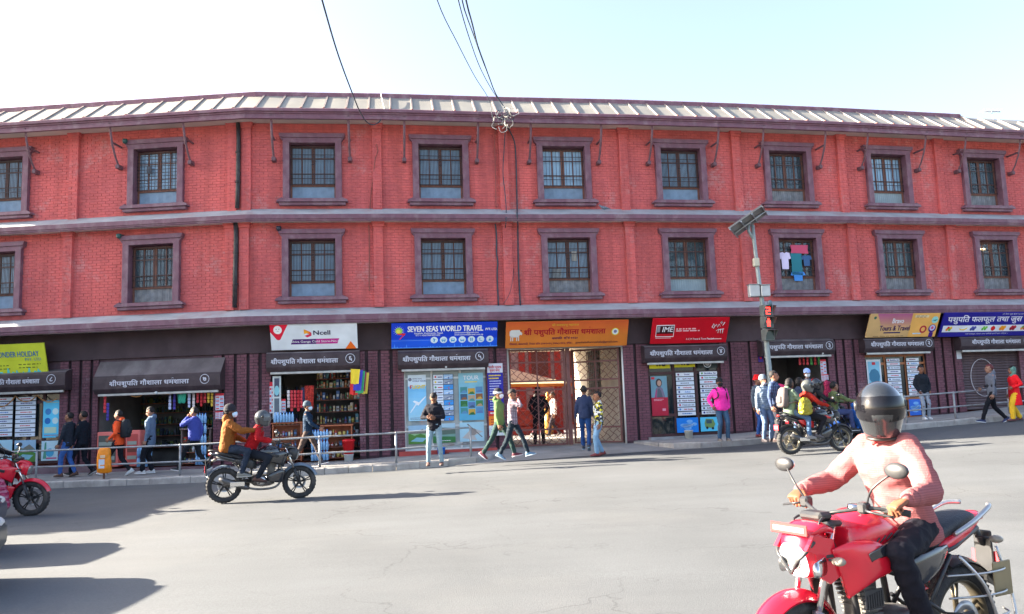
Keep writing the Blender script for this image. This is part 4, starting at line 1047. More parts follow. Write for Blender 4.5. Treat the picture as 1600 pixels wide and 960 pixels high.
def d_lady(p, t, W_, H_):
    p.rect(0,.46,1,1,pc(110,150,165),1); p.rect(0,0,1,.46,pc(180,35,60),1); p.disc(.5,.83,.10,pc(60,50,50),2,16,.13); p.disc(.52,.82,.065,pc(190,150,130),3,16,.09)
    p.poly([(.2,.46),(.3,.68),(.5,.76),(.72,.68),(.86,.46)], pc(120,110,130), 2); p.poly([(.35,.46),(.4,.66),(.5,.7),(.62,.62),(.7,.46)], pc(85,90,100), 3); p.poly([(.2,.46),(.3,.66),(.36,.64),(.30,.46)], pc(170,60,110), 4)
    p.rect(.04,.92,.25,.98,REDP,2); p.lines(.15,.42,.8,2,.03,pc(230,180,190),2,.4,3); p.rect(.64,.12,.84,.18,pc(225,150,170),2)
poster('tall poster of a woman in a shawl with a red foot on the dark door', (1016,588,1045,650), .05, pc(180,35,60), draw=d_lady)
name_board('ten airline name strips left of the man in pink', (1055,582,1088,650), .05, 10, ['THAI','QATAR','','malaysia','dubai','Air Arabia','Nepal Airlines','Malindo air','Air India',''], [NAVY,pc(110,30,80),GRY,REDP,pc(60,130,200)])
name_board('ten name strips with hotel and mountain flight lines behind the man in pink', (1092,580,1125,648), .05, 10, ['Buddha Air','Yeti Airlines','','HOTEL BOOKING','MOUNTAIN FLIGHT','','KTM TO POK','TOUR PACKAGE','RAFTING','KTM SIGHT'], [NAVY,GRN,REDP,pc(130,40,60),BLACK])
def d_cloud(p, t, W_, H_):
    for u, v, r in ((.3,.5,.1),(.45,.45,.14),(.6,.75,.1),(.62,.5,.12),(.8,.55,.1),(.5,.3,.12)): p.disc(u,v,r,pc(120,180,238),2,14,r*.5)
    p.poly([(.15,.35),(.7,.5),(.85,.65),(.6,.45)], WHITE, 3)
poster('blue sky poster with clouds behind the white bucket', (1057,653,1092,676), .06, pc(30,130,225), draw=d_cloud)
def d_bus(p, t, W_, H_): p.poly([(.25,.3),(.7,.2),(.8,.5),(.7,.85),(.3,.9),(.22,.6)], pc(120,150,90), 1); p.rect(.32,.55,.62,.82,pc(60,90,100),2); p.disc(.35,.25,.04,BLACK,2,10); p.disc(.66,.2,.04,BLACK,2,10)
poster('light blue poster of a green bus beside the man in pink', (1094,652,1124,674), .06, pc(90,200,235), draw=d_bus)
# shop 2: orange brown front
o2, w2, h2 = frame_front(fs(1352,600)[0], fs(1450,600)[0], .78, 2.83, [.01,.34,.67,.985], [.012,.30,.86,.985], TAN, -.02, fw=.075)
poster('white framed blue picture poster behind the front rider', (1353,562,1380,615), .05, pc(215,220,225), draw=lambda p,t,W_,H_: (p.rect(.1,.06,.9,.94,pc(130,190,215),1), p.disc(.5,.5,.2,pc(60,120,150),2,9,.25), p.rect(.38,.84,.62,.92,REDP,2)))
name_board('ten airline name strips directly right of the white framed poster', (1384,560,1411,620), .05, 10, ['Buddha Air','','Air Arabia','','','Himalaya','','Dubai','',''], [NAVY,REDP,GRY])
name_board('ten airline name strips above the standing youth in the black jacket', (1415,559,1441,619), .05, 10, ['','IndiGo','','QATAR','','Korean Air','','Thai','',''], [pc(110,30,80),pc(60,130,200),REDP])
poster('blue and white poster low behind the standing youth', (1420,624,1440,649), .06, pc(50,110,215), draw=d_cloud)
# shop 8 at the left edge
o8, w8, h8 = frame_front(fs(-22,670)[0], fs(97,670)[0], .48, 2.50, [.01,.31,.56,.76,.99], [.012,.30,.86,.985], BRW, .0, fw=.085)
name_board('name strips at the left edge of the view behind the red motorcycle', (-16,621,19,683), .07, 9, ['','','AIR','','','','','',''], [REDP,NAVY,GRY,pc(60,130,200)])
t_ = name_board('name strips with violet ends right of the leftmost column of strips', (25,620,55,683), .07, 9, ['']*9, [REDP,NAVY,GRY])
poster('tall cyan poster with four round city pictures', (68,626,93,684), .07, pc(95,200,235), draw=lambda p,t,W_,H_: (p.disc(.3,.70,.09,pc(60,130,190),1), p.disc(.72,.70,.09,pc(200,225,225),1), p.disc(.28,.45,.09,pc(40,110,180),1), p.disc(.72,.45,.09,pc(200,225,225),1), p.rect(.1,.12,.8,.28,pc(190,215,190),1), p.lines(.15,.95,.9,1,.03,YEL,2), p.lines(.1,.07,.95,1,.04,REDP,2)))
poster('green garden picture poster low behind the railing at the left', (23,688,55,722), .07, pc(120,190,220), draw=d_land)
poster('white paradise trip poster low behind the railing at the left', (65,689,91,720), .07, pc(185,215,225), draw=lambda p,t,W_,H_: (p.poly([(.1,.1),(.2,.9),(.28,.95),(.3,.1)], pc(80,150,130), 1), p.disc(.5,.4,.12,pc(70,160,200),1), p.rect(.3,.08,.9,.16,pc(180,90,130),2)))
poster('pale blue poster at the left edge low behind the motorcycle', (-12,688,18,722), .07, pc(170,210,225), draw=d_bird)
# rolled-down slatted shutter at the right
s0, s1 = fs(1502,600)[0], fs(1594,600)[0]
sh = obj('roller_shutter', None, BD, Vector(fm(s0, -.02, .95))-BD_O, ang((s0+s1)/2))
SLM = MB(); SLM.add([(0,0,0),(s1-s0,0,0),(0,-.022,.012),(s1-s0,-.022,.012),(0,-.03,.045),(s1-s0,-.03,.045),(0,-.012,.082),(s1-s0,-.012,.082),(0,0,.086),(s1-s0,0,.086)], [(0,1,3,2),(2,3,5,4),(4,5,7,6),(6,7,9,8)])
SLME = SLM.mesh('slat', [mat('shutter_slat', (.085,.055,.060), .5, .25, 4, stain=(.14,.10,.10), ss=3)])
for k in range(25): obj('slat', SLME, sh, (0, 0, k*.088))
mb = MB(); mb.tube([(.85+.48*math.cos(a_*.2618), -.05, 1.05+.62*math.sin(a_*.2618)) for a_ in range(25)], .012, 6); mb.build('painted_ring', [pc(185,180,185)], sh)
for (x, y, x2, y2) in ((1493,547,1502,561),(1497,574,1506,580),(1598,562,1606,575)):
    pass
poster('small pale paper notice pasted beside the rolled down shutter', (1494,547,1503,561), .125, pc(190,195,200), name='paper_notice', cat='notice')
# things behind the open shop mouths: dark rooms with shelves and goods
ROOMM = mat('shop_room', (.14,.135,.13), .9, .25, 2); SHELF = mat('shelf_board', (.22,.08,.05), .6, .2, 6)
def room(s0, s1, z0, z1, dep=2.4):
    L = Vector(fm((s0+s1)/2, -.0, 0)); o = obj('shop_room', None, BD, L-BD_O, ang((s0+s1)/2)); w = (s1-s0)/2
    mb = MB(); mb.add([(-w,.0,z0),(w,.0,z0),(w,dep,z0),(-w,dep,z0),(-w,0,z1),(w,0,z1),(w,dep,z1),(-w,dep,z1)], [(0,1,2,3),(7,6,5,4),(3,2,6,7),(0,3,7,4),(1,5,6,2)])
    mb.build('room_wall', [ROOMM], o)
    return o, w
GOODS = [pc(*c) for c in ((176,70,60),(80,110,160),(200,180,100),(100,140,105),(205,208,212),(140,90,120),(200,130,90),(110,80,66),(110,160,175),(190,186,165),(60,66,80),(215,200,180))]
def shelf(parent, x0, x1, y, zs, depth=.3, gh=.2, fill=.9, seed=1, boards=True, gm=None):
    rnd = random.Random(seed); sh_ = MB(); g = MB(); gm = gm or GOODS
    for z in zs:
        sh_.box(x0, x1, y, y+depth, z-.025, z)
        x = x0+.02
        while x < x1-.08:
            w = rnd.uniform(.035, .10)
            if rnd.random() < fill:
                h = gh*rnd.uniform(.55, 1); d = rnd.uniform(.01, .06); m = rnd.randrange(len(gm)); n_ = rnd.choice((1,1,2,3))
                for q in range(n_):
                    if x+w > x1-.02: break
                    ty = rnd.random(); yy = y+d+.03
                if ty < .4:
                    T_ = Matrix.Translation((x+w*.45, yy+.04, z+.003)) @ Matrix.Rotation(rnd.uniform(-.25,.25), 4, 'Z') @ Matrix.Rotation(rnd.uniform(-.06,.06), 4, 'Y'); g.box(-w*.45, w*.45, -.05, .06, 0, h, m, T=T_)
                    g.box(-w*.32, w*.32, -.052, -.050, h*.3, h*.62, (m+3) % len(gm), T=T_)
                elif ty < .75: g.lathe([(w*.36,0),(w*.36,h*.7),(w*.16,h*.85),(w*.16,h*.95),(0,h*.95)], (x+w*.45, yy+.03, z+.003), n=7, mi=m); g.lathe([(w*.37,h*.2),(w*.37,h*.5)], (x+w*.45, yy+.03, z+.003), n=7, mi=(m+4) % len(gm))
                else: g.loft([((x+w*.45,yy+.03,z+.003),(w*.42,0,0),(0,.04,0),2.5),((x+w*.45,yy+.03,z+h*.5),(w*.48,0,0),(0,.05,0),2.5),((x+w*.45,yy+.03,z+h*.85),(w*.42,0,0),(0,.01,0),2.5)], 8, m)
                x += w
            x += w*.3
    sh_.build('shelf', [SHELF], parent); o = g.build('shelf_goods', gm, parent, kind='stuff'); return o
# shop 7
o7, w7 = room(-4.44, -1.06, .30, 2.46)
shelf(o7, -1.6, 1.65, 2.05, (.75,1.1,1.45,1.8,2.1), .3, .24, .85, 3, gm=[pc(50,60,62),pc(70,85,60),pc(110,125,60),pc(60,70,90),pc(90,90,80),pc(50,95,105)])
shelf(o7, .1, 1.0, 1.75, (.9,1.15,1.4), .25, .22, 1, 5, gm=[pc(150,160,60),pc(110,130,60)])
# shop 6
o6, w6 = room(.57, 3.01, .30, 2.9)
shelf(o6, -.1, 1.2, .9, (.6,.95,1.3,1.65,2.0,2.35,2.62), .3, .26, .95, 7)
shelf(o6, -1.2, -.1, 1.2, (.6,1.0,1.4,1.8,2.2), .3, .25, .8, 8, gm=[pc(60,70,75),pc(90,60,50),pc(50,60,90)])
# shop 3
o3, w3 = room(15.41, 17.61, .5, 2.87)
shelf(o3, -1.0, .2, 1.6, (.9,1.3,1.7,2.1), .3, .24, .7, 9, gm=[pc(60,30,35),pc(50,55,60),pc(80,40,40)])
# counters and cabinets standing in the shop mouths (things)
def cabinet(label, s, o, z, Wd, dep, rows, body, seed, name='display_cabinet', cat='cabinet', gh=.2, H=None):
    t = thing(name, label, cat, fm(s, o, z), ang(s)); H = H or rows[-1]+.02
    mb = MB(); mb.bbox(0,.03,0,dep,0,H,.005); mb.build('side_panel', [body], t); mb = MB(); mb.bbox(Wd-.03,Wd,0,dep,0,H,.005); mb.build('side_panel', [body], t)
    mb = MB(); mb.box(.03,Wd-.03,dep-.02,dep,0,H); mb.build('back_panel', [body], t); mb = MB(); mb.bbox(-.03,Wd+.03,-.03,dep,H,H+.04,.008); mb.build('top', [body], t)
    shelf(t, .03, Wd-.03, .02, rows, dep-.06, gh, .95, seed)
    return t
CABW = mat('orange_wood', (.42,.13,.06), .5, .2, 6)
cabinet('glass topped display counter with sweets in the shop with the sloping canvas top', -1.98, .12, .30, .85, .45, [.06,.36,.66], mat('grey_counter', (.18,.13,.12), .6, .2), 21, 'counter', 'counter', H=.98)
cabinet('orange wooden display counter beside the red bucket', 1.95, .15, .30, .85, .45, [.06,.36,.66], CABW, 22, 'counter', 'counter', H=.93)
cabinet('low drinks shelf at the left of the shop under the white sign', .62, .18, .30, .8, .4, [.06,.38,.70,1.02], CABW, 23, 'display_shelf', 'shelf', H=1.05)
def fridge(label, s, o, z, Wd, H, m, m2):
    t = thing('drinks_cooler', label, 'cooler', fm(s, o, z), ang(s))
    mb = MB(); mb.bbox(0,Wd,0,.45,0,H,.02); mb.build('body', [m], t)
    mb = MB(); mb.bbox(.05,Wd-.06,-.02,.0,.12,H-.10,.01); mb.build('door', [m2], t)
    mb = MB()
    for k in range(3): mb.box(.07,Wd-.08,-.026,-.02,.2+.2*k,.30+.2*k,k % 2)
    mb.build('print', [pc(150,160,150), pc(120,70,60)], t); return t
fridge('salmon pink drinks cooler on the left of the widest shop mouth', -4.38, .2, .32, .62, .98, mat('salmon_paint', srgb(226,120,112), .5, .1), pc(90,95,90))
fridge('narrow salmon pink cooler behind the walker with the backpack', -3.55, .2, .32, .42, 1.0, mat('salmon_paint', srgb(226,120,112), .5, .1), pc(190,85,80))
# cases of bottled water
WAT = mat('water_bottle', srgb(130,180,225), .15, .15, 8, spec=.8); CAPB = pc(60,110,200)
def bottles(label, s, o, z, nx, nz, dy=2, r=.038, h=.28, m=WAT):
    t = thing('bottle_stack', label, 'water bottles', fm(s, o, z), ang(s)); B = MB()
    B.lathe([(0,0),(r,.005),(r,h*.68),(r*.45,h*.86),(r*.4,h*.92)], n=8); B.lathe([(r*.42,h*.92),(r*.42,h),(0,h)], n=8, mi=1)
    me = B.mesh('bottle', [m, CAPB])
    for k in range(nz):
        for j in range(dy):
            for i in range(nx): obj('bottle', me, t, (i*r*2.1, j*r*2.1, k*(h+.005)))
    return t
bottles('blue water bottles stacked three high in front of the orange counter', 1.75, .46, .31, 6, 3)
bottles('blue water bottles stacked on the shelf left of the man in the navy jacket', .72, .30, 1.395, 7, 1, 1)
bottles('pale blue water bottles stacked at the right side of the widest shop', -1.45, .30, .31, 4, 5, 1)
bottles('blue water bottles stacked between the pink coolers and the man in grey', -3.08, .38, .31, 5, 2)
def bucket(label, s, o, r, h, m, lid=None, name='bucket', z=None):
    x, y, _ = fm(s, o, 0); t = thing(name, label, 'bucket', (x, y, ground(x, y) if z is None else z), ang(s))
    mb = MB(); mb.lathe([(0,.0),(r*.78,0),(r*.97,h*.93),(r*1.04,h*.94),(r*1.04,h),(r*.96,h),(r*.76,.02),(0,.02)], n=20); mb.build('pail', [m], t)
    if lid: mb = MB(); mb.lathe([(0,h+.04),(r*.9,h+.03),(r*1.06,h),(r*1.06,h-.02)], n=20); mb.build('lid', [lid], t)
    else: mb = MB(); mb.tube([(r*math.cos(a),-.02-r*.5*math.sin(a)*.3,h-r*.9*math.sin(a)*.7) for a in [math.pi*k/8 for k in range(9)]], .006, 5); mb.build('handle', [STEEL], t)
    return t
bucket('white bucket standing under the red tub by the orange counter', 2.72, .45, .14, .22, pc(205,212,215), None)
bucket('red lidded tub with a pale label standing on the white bucket', 2.72, .45, .17, .38, pc(205,30,38), pc(205,30,38), 'tub', ground(*fm(2.72,.45,0)[:2])+.222)
bucket('bright blue bucket on the red step beside the standing man', 5.28, .42, .12, .22, pc(30,120,225), None)
bucket('white paint bucket standing by the dark door step', 12.6, .55, .13, .28, pc(200,200,190), None)
# hanging strips of packets
def packet_strip(label, s, o, ztop, n, m, w=.075, ph=.10, group=None):
    t = thing('packet_strip', label, 'packets', fm(s, o, ztop), ang(s), group); B = MB(); B.bbox(-w/2, w/2, -.012, .012, -ph+.008, 0, .01); me = B.mesh('packet', m if isinstance(m, list) else [m])
    for k in range(n):
        q = obj('packet', me, t, (0, 0, -k*ph)); q.rotation_euler = (0, 0, random.uniform(-.35,.35))
    return t
def strips(px0, px1, ytop, ybot, n, cols, place, o=.05):
    for i in range(n):
        x = px0+(px1-px0)*(i+.5)/n; s, z1 = fs(x, ytop, o); _, z0 = fs(x, ybot+random.uniform(-4,2), o)
        packet_strip(('single strip of small packets ' if n == 1 else ('leftmost','second','third','fourth','rightmost')[min(i,3) if i < n-1 else 4]+' hanging strip of packets ' if i < 4 or i == n-1 else 'fifth hanging strip of packets ')+place, s, o, z1, max(2, int((z1-z0)/.10)), cols[i % len(cols)], group='packet strips '+place)
PK = [pc(205,60,70), pc(225,215,215), pc(225,190,70), pc(190,40,50), pc(70,60,150), pc(70,150,70), pc(190,200,230)]
strips(262,276,613,648,2,[PK[6],PK[4]],'by the green cloth in the widest shop')
strips(292,306,610,644,2,[PK[6],PK[1]],'right of the green cloth in the widest shop')
strips(306,334,608,636,5,[PK[0],PK[3],PK[0],PK[2],PK[2]],'at the right of the widest shop')
strips(448,474,610,643,5,[PK[1],PK[0],PK[0],PK[3],PK[0]],'left of the hanging shawls',.02)
strips(1246,1282,556,574,6,[PK[0],PK[3],PK[0],PK[5],PK[3],PK[5]],'in the shop mouth behind the traffic light pole',.0)
strips(160,168,618,648,1,[PK[0]],'at the left post of the widest shop',.2); strips(165,172,630,660,1,[PK[4]],'in violet wrappers at the left post of the widest shop',.2)
# small hanging cards and boards
def d_card(p, t, W_, H_):
    p.rect(0,.86,1,1,REDP,1)
    for k in range(7): p.rect(.06,.05+.115*k,.45,.05+.115*k+.07,(REDP,pc(150,170,200))[k % 2],1); p.rect(.55,.05+.115*k,.94,.05+.115*k+.07,(pc(150,170,200),REDP)[k % 2],1)
for lab, px in (('red topped price card on the rib right of the widest shop',(336,615,349,641)), ('second red and white card hanging below the red topped price card',(336,643,348,655)), ('red topped card of recharge sachets in front of the display frame',(434,624,447,645)), ('narrow striped card hung at the left edge of the shop under the white sign',(422,597,428,646)), ('tall red striped card at the right of the shop behind the pole',(1281,562,1292,585)), ('white card with red print under the tall red striped card',(1283,585,1295,596))):
    poster(lab, px, .16, pc(205,205,215), draw=d_card, name='price_card', cat='card')
poster('violet square card on the rib beside the traffic light pole', (1184,550,1193,566), .13, pc(60,35,130), draw=lambda p,t,W_,H_: p.rect(.3,.3,.7,.5,REDP,1), name='price_card', cat='card')
poster('tall white framed picture display standing in the left of the shop', (427,588,440,655), .22, pc(190,200,200), draw=lambda p,t,W_,H_: (p.rect(.2,.52,.8,.95,pc(70,75,95),1), p.disc(.5,.66,.07,pc(130,190,200),2,12,.14), p.rect(.2,.05,.8,.48,pc(90,100,110),1), p.rect(.25,.08,.75,.16,pc(190,210,220),2)), name='picture_display', cat='display', thick=.04)
# hanging cloths: green cloth, shawls, the bunch of coloured bags
def cloth(mb, x0, x1, z0, z1, y, amp=.02, f=6, mi=0, ph=0.0, n=14):
    P = []
    for i in range(n+1):
        u = i/n; x = x0+(x1-x0)*u
        for j in range(5):
            v = j/4; P.append((x+(.5-u)*.04*v, y+amp*math.sin(f*u*6.28/2+ph+v)*(.4+.6*v), z1+(z0-z1)*v+(.01*math.sin(f*u*3+ph) if j == 4 else 0)))
    mb.add(P, [(i*5+j, (i+1)*5+j, (i+1)*5+j+1, i*5+j+1) for i in range(n) for j in range(4)], mi, True)
def cloth_thing(label, cat, px, o, m, name='hanging_cloth', amp=.02, f=5):
    s0, z1 = fs(px[0], px[1], o); s1, z0 = fs(px[2], px[3], o); t = MB(); cloth(t, 0, s1-s0, 0, z1-z0, 0, amp, f)
    ob = t.build(name, [m], None, fm(s0, o, z0), ang(s0)); sm_ = ob.modifiers.new('t', 'SOLIDIFY'); sm_.thickness = .006; return tag(ob, label, cat)
cloth_thing('sea green cloth hanging in the widest shop mouth', 'cloth', (277,612,291,630), .05, mat('green_cloth', srgb(70,190,160), .8, .1))
cloth_thing('dark patterned shawl hanging behind the packets under the white sign', 'shawl', (471,606,480,640), .02, mat('shawl_blue', srgb(60,60,90), .85, .5, 30), amp=.03)
cloth_thing('red and black shawl hanging behind the man in the navy jacket', 'shawl', (476,603,491,640), .06, mat('shawl_red', srgb(170,50,40), .85, .8, 25), amp=.03)
s_, z_ = fs(545, 576, .35); bz = fs(545, 617, .35)[1]
bt = thing('hanging_bags', 'bunch of bright coloured shopping bags hung beside the red pin sign shop', 'bags', fm(s_, .35, bz), ang(s_))
for k, (c, dx, zl) in enumerate(((( 235,50,50),0,.0),((235,205,50),.02,.30),((60,60,180),.10,.12),((60,160,110),.16,.05),((150,60,90),.2,.10),((210,190,70),.27,.04),((230,60,90),.04,.2))):
    mb = MB(); cloth(mb, dx, dx+.26, zl, z_-bz-.02*k, -.03*(7-k) if k else -.0, .012, 3); q = mb.build('bag', [pc(*c)], bt); q.rotation_euler = (0, R(4), 0)
# lights and garlands
def garland(px, o, label, col=(170,120,70)):
    P = []
    for (a, b) in zip(px, px[1:]):
        for k in range(6):
            u = k/6; x = a[0]+(b[0]-a[0])*u; y = a[1]+(b[1]-a[1])*u+4*u*(1-u)*(abs(b[0]-a[0])*.28); s, z = fs(x, y, o); P.append(fm(s, o, z))
    L = Vector(P[0]); mb = MB(); mb.tube([Vector(q)-L for q in P], .016, 6); return tag(mb.build('garland', [mat('garland_rope', srgb(*col), .9, .3, 30)], None, L), label, 'garland')
garland([(195,611),(229,611),(251,610),(272,611),(291,609)], .3, 'dry rope garland looped across the widest shop mouth')
garland([(-10,632),(24,619),(58,618),(94,618)], .2, 'dry rope garland looped over the leftmost window strips')
for (x, y, lab) in ((243,614,'small white bulb hanging from the rail of the widest shop'),(509,572,'small round lamp under the box of the shop with the red pin'),(697,573,'small round lamp under the box of the blue travel shop'),(1285,552,'small round lamp by the right post of the shop behind the pole')):
    s, z = fs(x, y, .36); mb = MB(); mb.sphere((0,0,0), .045, 10, 8); mb.cone((0,0,.04), (0,0,.09), .02, .02, 8); tag(mb.build('small_lamp', [pc(200,205,205)], None, fm(s, .36, z)), lab, 'lamp')
# ================================================================ gateway passage and courtyard
CREAM = mat('cream_wall', srgb(205,195,180), .85, .08, 1.5, stain=srgb(170,155,140), ss=1)
mb = MB()
for s in (7.28, 10.86):
    a, b = fm(s, -.3, 0), fm(s, -6.19, 0); mb.add([(a[0],a[1],.2),(b[0],b[1],.2),(b[0],b[1],3.62),(a[0],a[1],3.62)], [(0,1,2,3)])
a, b, c, d = fm(7.28,-.3,3.61), fm(10.86,-.3,3.61), fm(10.86,-6.19,3.61), fm(7.28,-6.19,3.61); mb.add([a,b,c,d], [(0,1,2,3)])
bpart(mb, 'passage_wall', [CREAM])
mb = MB(); strip(mb, 7.2, 10.9, [(.0,.398),(-6.3,.40)], 0, 1.0); bpart(mb, 'passage_floor', [mat('passage_cement', (.30,.29,.28), .85, .15, 2)])
# lattice window and dark skirting on the right passage wall
mb = MB()
def rw(o, z, off=.02): x = fm(10.84-off, o, z); return x
mb.add([rw(-2.6,1.9,.03), rw(-4.0,1.9,.03), rw(-4.0,3.4,.03), rw(-2.6,3.4,.03)], [(0,1,2,3)])
bpart(mb, 'passage_window', [mat('dark_opening', (.03,.03,.035), .5)])
mb = MB()
for k in range(7): mb.tube([rw(-2.6-.233*k, 1.9, .06), rw(-2.6-.233*k, 3.4, .06)], .012, 5)
for k in range(8): mb.tube([rw(-2.6, 1.9+.2*k, .07), rw(-4.0, 1.9+.2*k, .07)], .012, 5)
bpart(mb, 'window_bars', [IRON])
# courtyard
mb = MB(); strip(mb, 1, 22, [(-6.3,.41),(-24,.41)], 0, 3.0); mb.build('courtyard_floor', [mat('white_marble_floor', srgb(125,125,126), .5, .06, 1, stain=srgb(110,110,108))], kind='structure')
HR = mat('vermilion_paint', srgb(118,28,22), .5, .15, 3); HW = mat('white_wash', srgb(118,115,118), .7, .05, 2)
hb = thing('courtyard_building', 'red and white painted building seen through the gateway across the courtyard', 'building', fm(11.2, -16, .41), ang(9))
mb = MB(); mb.box(-7, 9, 0, 4, 0, 7); mb.build('wall', [HW], hb)
for x in (-4.6,-2.7,-.6,1.2,3.2,5.2):
    mb = MB(); mb.bbox(x-.16, x+.16, -.12, 0, 0, 6, .01); mb.build('pilaster', [HR], hb)
for x in (-3.6,-1.7,.3,2.2,4.2):
    for z in (.2, 2.5):
        mb = MB(); mb.bbox(x-.55, x+.55, -.06, .02, z, z+1.5, .01); w_ = mb.build('window', [HR], hb)
        mb = MB(); mb.box(x-.42, x+.42, -.075, -.06, z+.12, z+1.38); mb.build('pane', [mat('dark_red_pane', (.05,.02,.02), .2, .1)], w_)
for z in (2.1, 4.3): mb = MB(); mb.bbox(-7, 9, -.2, 0, z, z+.16, .02); mb.build('cornice', [HR], hb)
hs_ = thing('shrine', 'vermilion painted shrine with pillars and a brass lamp inside the courtyard', 'shrine', fm(10.0, -9.5, .41), ang(8))
mb = MB(); mb.bbox(-1.6,1.1,0,1.6,0,.35,.03); mb.bbox(-1.5,1.0,.1,1.5,.35,1.0,.03); mb.build('base', [HR], hs_)
for x in (-1.45,-.75,-.05,.85):
    mb = MB(); mb.lathe([(.09,.9),(.07,1.05),(.07,1.75),(.11,1.85),(.11,1.95)], (x,.15,0), n=10); mb.build('pillar', [HR], hs_)
mb = MB(); mb.bbox(-1.6,1.1,0,1.6,1.95,2.1,.02); mb.build('lintel', [HR], hs_)
mb = MB(); mb.lathe([(.2,1.0),(.06,1.1),(.05,1.3),(.14,1.4),(.05,1.5),(.1,1.6),(.0,1.75)], (.4,-.35,0), n=12); mb.lathe([(.0,0),(.2,0),(.17,1.0),(0,1.0)], (.4,-.35,0), n=12); mb.build('lamp_stand', [mat('brass', (.55,.30,.08), .35, .1, 3, metal=.7)], hs_)
cn = thing('canopy', 'pale yellow cloth canopy sloping over the shrine in the courtyard', 'canopy', fm(9.5, -8.4, .41), ang(8))
mb = MB(); mb.add([(-2.4,-.6,2.1),(1.6,-.6,2.02),(1.3,1.2,2.25),(-2.4,1.2,3.2)], [(0,1,2,3)]); mb.add([(-2.4,-.6,1.98),(1.6,-.6,1.9),(1.6,-.6,2.02),(-2.4,-.6,2.1)], [(0,1,2,3)], 1); mb.build('cloth', [pc(165,155,124), pc(150,100,40)], cn)
for x in (-2.3, 1.5): mb = MB(); mb.tube([(x,-.55,0),(x,-.55,2.0)], .03, 8); mb.build('post', [HR], cn)
# ---------------------------------------------------------------- gates
GT = mat('gate_paint', (.16,.062,.055), .5, .2, 6)
def gate_leaf(parent, W_, H_, x0=0.0):
    mb = MB()
    for x in (x0, x0+W_-.06): mb.bbox(x, x+.06, -.02, .02, 0, H_, .005)
    mb.build('frame', [GT], parent)
    mb = MB()
    for z in (.0, .45, 1.62, 1.88, H_-.42, H_-.06): mb.bbox(x0+.06, x0+W_-.06, -.018, .018, z, z+.05, .005)
    mb.bbox(x0+W_*.5-.02, x0+W_*.5+.02, -.022, .022, .05, H_-.06, .004); mb.build('cross_bar', [GT], parent)
    mb = MB(); d = .235
    for z0, z1 in ((.05,.45),(.5,1.62),(1.93,H_-.42),(H_-.36,H_-.06)):
        for sg in (1, -1):
            n = int((W_+z1-z0)/d)+2
            for k in range(-n, n):
                P = []
                for q in range(25):
                    z = z0+(z1-z0)*q/24; x = x0+W_/2+k*d+sg*(z-z0)+.022*math.sin((z-z0)*27)
                    if x0+.06 <= x <= x0+W_-.06: P.append((x, .006*sg, z))
                if len(P) > 1: mb.tube(P, .0085, 4, 0, False)
    mb.build('lattice', [GT], parent)
    for k, (x, z) in enumerate(((.06,.5),(.06,2.0))): pass
GH = 2.86
g = thing('gate', 'closed brown iron lattice gate leaf on the left of the gateway', 'gate', fm(7.36, -.05, .42), ang(8.2)); gate_leaf(g, 1.72, GH)
mb = MB(); mb.bbox(1.74, 1.86, -.05, .05, 0, GH, .01); mb.build('centre_post', [GT], g)
g = thing('gate', 'brown iron lattice gate leaf swung open against the cream wall', 'gate', fm(10.76, -.05, .42), ang(10.5)+R(-208)); gate_leaf(g, 1.5, GH)
mb = MB(); a = fm(10.83, .06, 0); mb.tube([(a[0],a[1],.38),(a[0],a[1],3.3)], .035, 10); tag(mb.build('white_pipe', [pc(215,215,210)], None), 'white vertical pipe at the right edge of the gateway', 'pipe')
mb = MB(); a = fm(7.33, .06, 0); mb.tube([(a[0],a[1],.38),(a[0],a[1],3.3)], .03, 10); tag(mb.build('white_pipe', [pc(195,190,180)], None), 'cream vertical pipe at the left edge of the gateway', 'pipe')
mb = MB(); strip(mb, 7.3, 10.84, [(.06,3.27),(.10,3.27),(.10,3.37),(.06,3.37)], 0, 2, True); bpart(mb, 'gateway_lintel', [mat('pale_lintel', (.35,.33,.32), .8, .1)])
# ================================================================ railings
RAILM = mat('rail_pipe', (.30,.32,.34), .5, .2, 6, metal=.35, stain=(.20,.13,.10), ss=6)
def railing(label, sa, sb, posts, o=KW-.28, H=.77):
    L = Vector(fm(posts[0], o, 0)); t = thing('railing', label, 'railing', L, 0)
    zz = lambda s: zr(fm(s, o, 0)[0])+.17
    ss = [sa+(sb-sa)*i/24 for i in range(25)]
    for h in (H, H*.46):
        mb = MB(); mb.tube([Vector(fm(s, o, zz(s)+h))-L for s in ss], .024, 8); mb.build('rail', [RAILM], t)
    for s in posts:
        mb = MB(); p = Vector(fm(s, o, zz(s)))-L; mb.tube([p-Vector((0,0,.1)), p+Vector((random.uniform(-.01,.01),0,H))], .03, 8); mb.sphere(p+Vector((0,0,H)), .034, 8, 6); mb.build('post', [RAILM], t)
pp = [fs(x, y, KW-.28)[0] for x, y in ((55,744),(270,740),(504,731),(622,726),(738,717))]
railing('long two bar pipe railing along the left kerb', pp[0]-3, pp[-1], [pp[0]-3]+pp)
pp = [fs(x, y, KW-.28)[0] for x, y in ((1416,660),(1494,652),(1577,641))]
railing('two bar pipe railing along the right kerb in front of the rolled down shutter', pp[0]-.1, pp[-1]+3, pp+[pp[-1]+1.8])
for (x, y, lab) in ((1124,689,'short grey pipe post left of the man in pink'),(1073,688,'short dark stub post near the dark brown shopfront')):
    q = gpx(x, y); mb = MB(); mb.tube([(0,0,-.1),(0,0,.42 if x > 1100 else .2)], .03, 8); tag(mb.build('post', [RAILM], None, q), lab, 'post')
